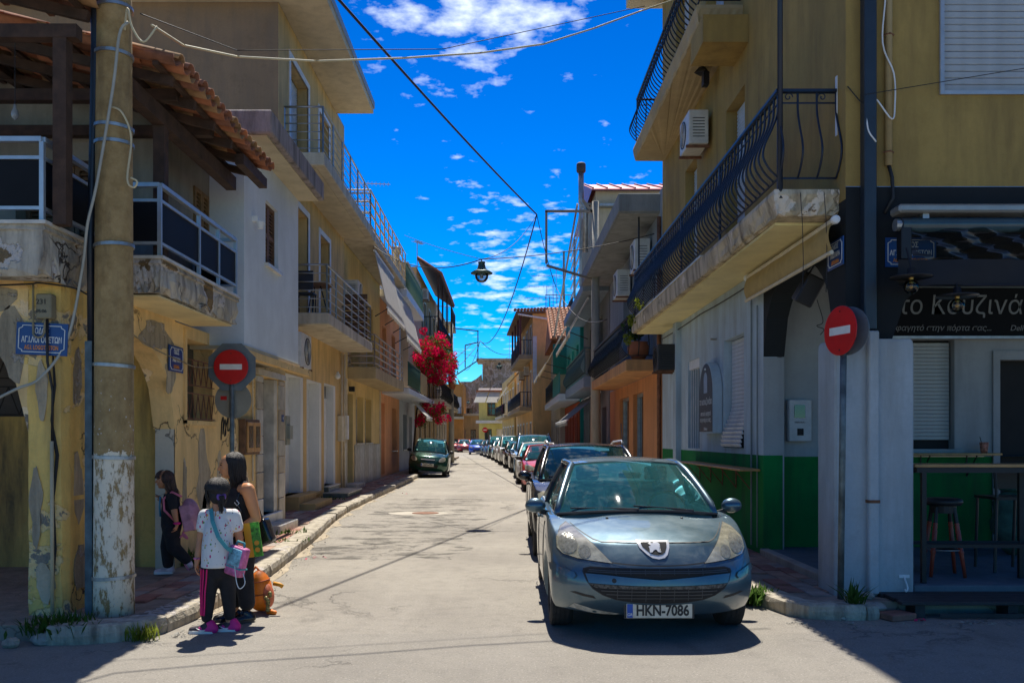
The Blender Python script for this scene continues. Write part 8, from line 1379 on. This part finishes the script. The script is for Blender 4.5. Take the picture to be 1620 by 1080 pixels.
# small girl walking on the pavement
def girl_walk():
    o = V((-3.70, 9.8, .14)); F = V((-.97, -.22, 0)).normalized(); Lf = V((0, 0, 1)).cross(F); t = thing('person', 'small girl in black tee and trousers walking left on the pavement', 'person', o)
    def p(f, l, z): return o + F * f + Lf * l + V((0, 0, z))
    b = MB(); hc = p(.07, 0, 1.045); HF = V((-.88, -.48, 0)).normalized(); head(b, hc, HF, .86, t); chain(b, [p(.01, 0, .88), p(.03, 0, .95), p(.05, 0, .99)], [.052, .038, .04]); chain(b, [p(0, 0, .60), p(.005, 0, .72), p(.005, 0, .86)], [.09, .082, .078])
    sh, el, wr = p(-.02, .105, .845), p(-.055, .14, .67), p(-.075, .135, .555); chain(b, [sh, el], [.042, .033]); chain(b, [el, wr], [.032, .021]); hand(b, wr, (-.2, -.1, -1), (-1, 0, 0), .72, .6)
    sh2, el2, wr2 = p(.0, -.105, .845), p(.07, -.12, .70), p(.11, -.07, .80); chain(b, [sh2, el2], [.042, .03]); chain(b, [el2, wr2], [.03, .021]); hand(b, wr2, (wr2 - el2), (-1, 0, 0), .72, .5, -1)
    skinned(b, 'body', SKIN2, t, .006, 3)
    s_ = MB(); chain(s_, [p(0, 0, .54), p(.005, 0, .70), p(.005, 0, .84)], [.112, .105, .088], 16); s_.cap(p(0, -.075, .86), p(0, .075, .86), .058, .058)
    for a, e in ((sh, el), (sh2, el2)): s_.cap(a, a.lerp(e, .5), .052, .052)
    skinned(s_, 'tee_shirt', BLKC, t, .008, 3); l = MB(); l.cap(p(0, 0, .50), p(0, 0, .58), .105, .105, 14); chain(l, [p(.01, -.05, .50), p(.05, -.055, .30), p(.045, -.055, .11)], [.09, .078, .06], 14); chain(l, [p(-.01, .05, .50), p(-.03, .055, .30), p(-.16, .055, .165)], [.09, .075, .058], 14); skinned(l, 'trousers', BLKC, t, .009, 3)
    ws = mat('shoe_white_pink', (.62, .50, .50), .6, 0, .35, 0, 14); shoe(t, p(.05, -.055, 0), F, .19, .08, ws, sign_w, .06)
    M = Matrix.Translation(p(-.20, .055, .10)) @ Matrix.Rotation(rad(-58), 4, Lf); m = MB(); m.cap((0, 0, 0), (-.05, 0, 0), .038, .04); m.cap((-.05, 0, 0), (-.12, 0, -.005), .038, .032); m.v = [tuple(M @ V(v)) for v in m.v]; so = skinned(m, 'shoe', ws, t, .008, 2); m = MB().box(-.15, .045, -.036, .036, -.045, -.028); m.v = [tuple(M @ V(v)) for v in m.v]; m.to('sole', mat('sole_pink', (.55, .2, .28), .7), so, bevel=.01)
    h = MB(); h.ball(hc + V((0, 0, .022)) - F * .014, (.094, .086, .092), 16, 12); rr = random.Random(7)
    for i in range(11): a = -130 + 260 * i / 10; q = Matrix.Rotation(rad(a), 3, 'Z') @ (-F) * .07; chain(h, [hc + q + V((0, 0, .02)), hc + q * 1.12 + V((0, 0, -.06)) - F * .02, hc + q * .9 - F * .06 + V((0, 0, -.15)), hc + q * .5 - F * .09 + V((0, 0, -.25))], [.027, .024, .022, .009], 8) if abs(a) < 100 else None
    h.cap(hc + F * .07 + Lf * .04 + V((0, 0, .055)), hc + F * .07 - Lf * .04 + V((0, 0, .055)), .025, .025); h = MB(); h.ball(hc + V((0, 0, .018)) - F * .014, (.080, .078, .082), 16, 12); skinned(h, 'hair', HAIRB, t, .0065, 2); strands('hair_locks', hc + V((0, 0, .014)) - HF * .012, (.084, .084, .088), HF, HAIRB, t, -108, 108, 120, .24, 7, tuple(-F * .07)); strands('fringe', hc + V((0, 0, .02)) + HF * .005, (.088, .084, .088), HF, HAIRB, t, 135, 225, 26, .012, 4, r=.005); MB().lathe([(.028, -.014), (.044, 0), (.028, .014), (.02, 0), (.028, -.014)], 12, Matrix.Translation(wr + V((0, 0, .02)))).to('scrunchie', mat('scrunchie_pink', (.65, .02, .20), .8), t, True)
    MB().tube([p(.115, .01, .86), p(.125, .0, .75), p(.118, .0, .64)], .010, 6).to('lanyard', mat('lanyard_blue', (.05, .30, .45), .6), t, True)
    bg = thing('school_backpack', 'pink school backpack with a ribbon on the walking girl', 'backpack', p(-.2, .03, .5)); pk = mat('backpack_pink', (.42, .20, .27), .5, 0, .35, 0, 9); M = Matrix((F, Lf, V((0, 0, 1)))).transposed().to_4x4(); M = Matrix.Translation(p(-.21, .02, .66)) @ M @ Matrix.Rotation(rad(12), 4, 'Y'); m = MB(); m.ball((0, 0, .0), (.10, .13, .185), 16, 12); m.box(-.02, .10, -.12, .12, -.17, .12); m.v = [tuple(M @ V(v)) for v in m.v]; skinned(m, 'body', pk, bg, .01, 4); m = MB(); m.ball((-.09, 0, -.06), (.045, .10, .085), 12, 9); m.v = [tuple(M @ V(v)) for v in m.v]; m.to('front_pocket', mat('backpack_pale', (.52, .32, .36), .5), bg, True)
    MB().tube([p(-.12, .09, .86), p(-.02, .10, .915), p(.07, .09, .84), p(.06, .115, .72), p(-.05, .115, .60)], .014, 6).to('strap', mat('strap_pink', (.60, .16, .24), .7), bg, True); MB().tube([p(-.15, .08, .50), p(-.13, .09, .44), p(-.18, .09, .40), p(-.14, .09, .45), p(-.10, .09, .41)], .012, 6).to('ribbon', mat('strap_pink', (.6, .16, .24)), bg, True)
girl_walk()
def orange_bag():
    c = V((-2.315, 8.38, 0)); t = thing('orange_backpack', 'bright orange backpack standing on the road behind the woman in black', 'backpack', c); om = mat('orange_nylon', (.88, .20, .008), .55, 0, .25, .1, 7); M = Matrix.Translation(c + V((0, 0, .20))) @ Matrix.Rotation(rad(-9), 4, 'Y'); m = MB(); m.ball((0, 0, 0), (.105, .14, .20), 16, 12); m.ball((-.02, 0, -.04), (.11, .13, .15), 16, 12); m.v = [(x, y, max(.012, z)) for x, y, z in (tuple(M @ V(v)) for v in m.v)]; skinned(m, 'body', om, t, .01, 3); m = MB(); m.ball((.065, -.03, -.04), (.055, .10, .12), 14, 10); m.v = [(x, y, max(.014, z)) for x, y, z in (tuple(M @ V(v)) for v in m.v)]; m.to('front_pocket', mat('bag_orange_red', (.55, .14, .06), .6, 0, .5, 0, 20), t, True)
    m = MB(); rr = random.Random(1); [m.ball(c + V((.10 + rr.gauss(0, .015), -.14, .20 - i * .022)), .016 + rr.uniform(0, .008), 7, 5) for i in range(8)]; m.to('key_charms', mat('charm_mix', (.22, .18, .06), .4, .3, .9, 0, 50), t, True); MB().tube([c + V((.13, -.05, .28)), c + V((.19, -.06, .27)), c + V((.22, -.06, .25))], .02, 8).to('zip_toy', mat('toy_yellow', (.75, .33, .02), .6), t, True); MB().tube([c + V((-.02, 0, .39)), c + V((-.05, 0, .43)), c + V((-.09, 0, .38))], .012, 6).to('handle', om, t, True); dkk = mat('bag_seam', (.30, .06, .01), .7); [MB().tube([M @ V((.106 * math.cos(a) * q, .142 * math.sin(a) * q, zq)) for a in [k * .2618 for k in range(25)]], .006, 5).to('seam', dkk, t, True) for zq, q in ((.10, .87), (-.02, 1.0))]; [MB().tube([c + V((-.09, s, .34)), c + V((-.135, s, .25)), c + V((-.14, s, .15)), c + V((-.10, s, .06))], .014, 6).to('shoulder_strap', dkk, t, True) for s in (-.06, .06)]; MB().cap(c + V((.10, -.1, .025)), c + V((.16, -.12, .02)), .03, .02).to('trailing_strap', om, t, True)
orange_bag()
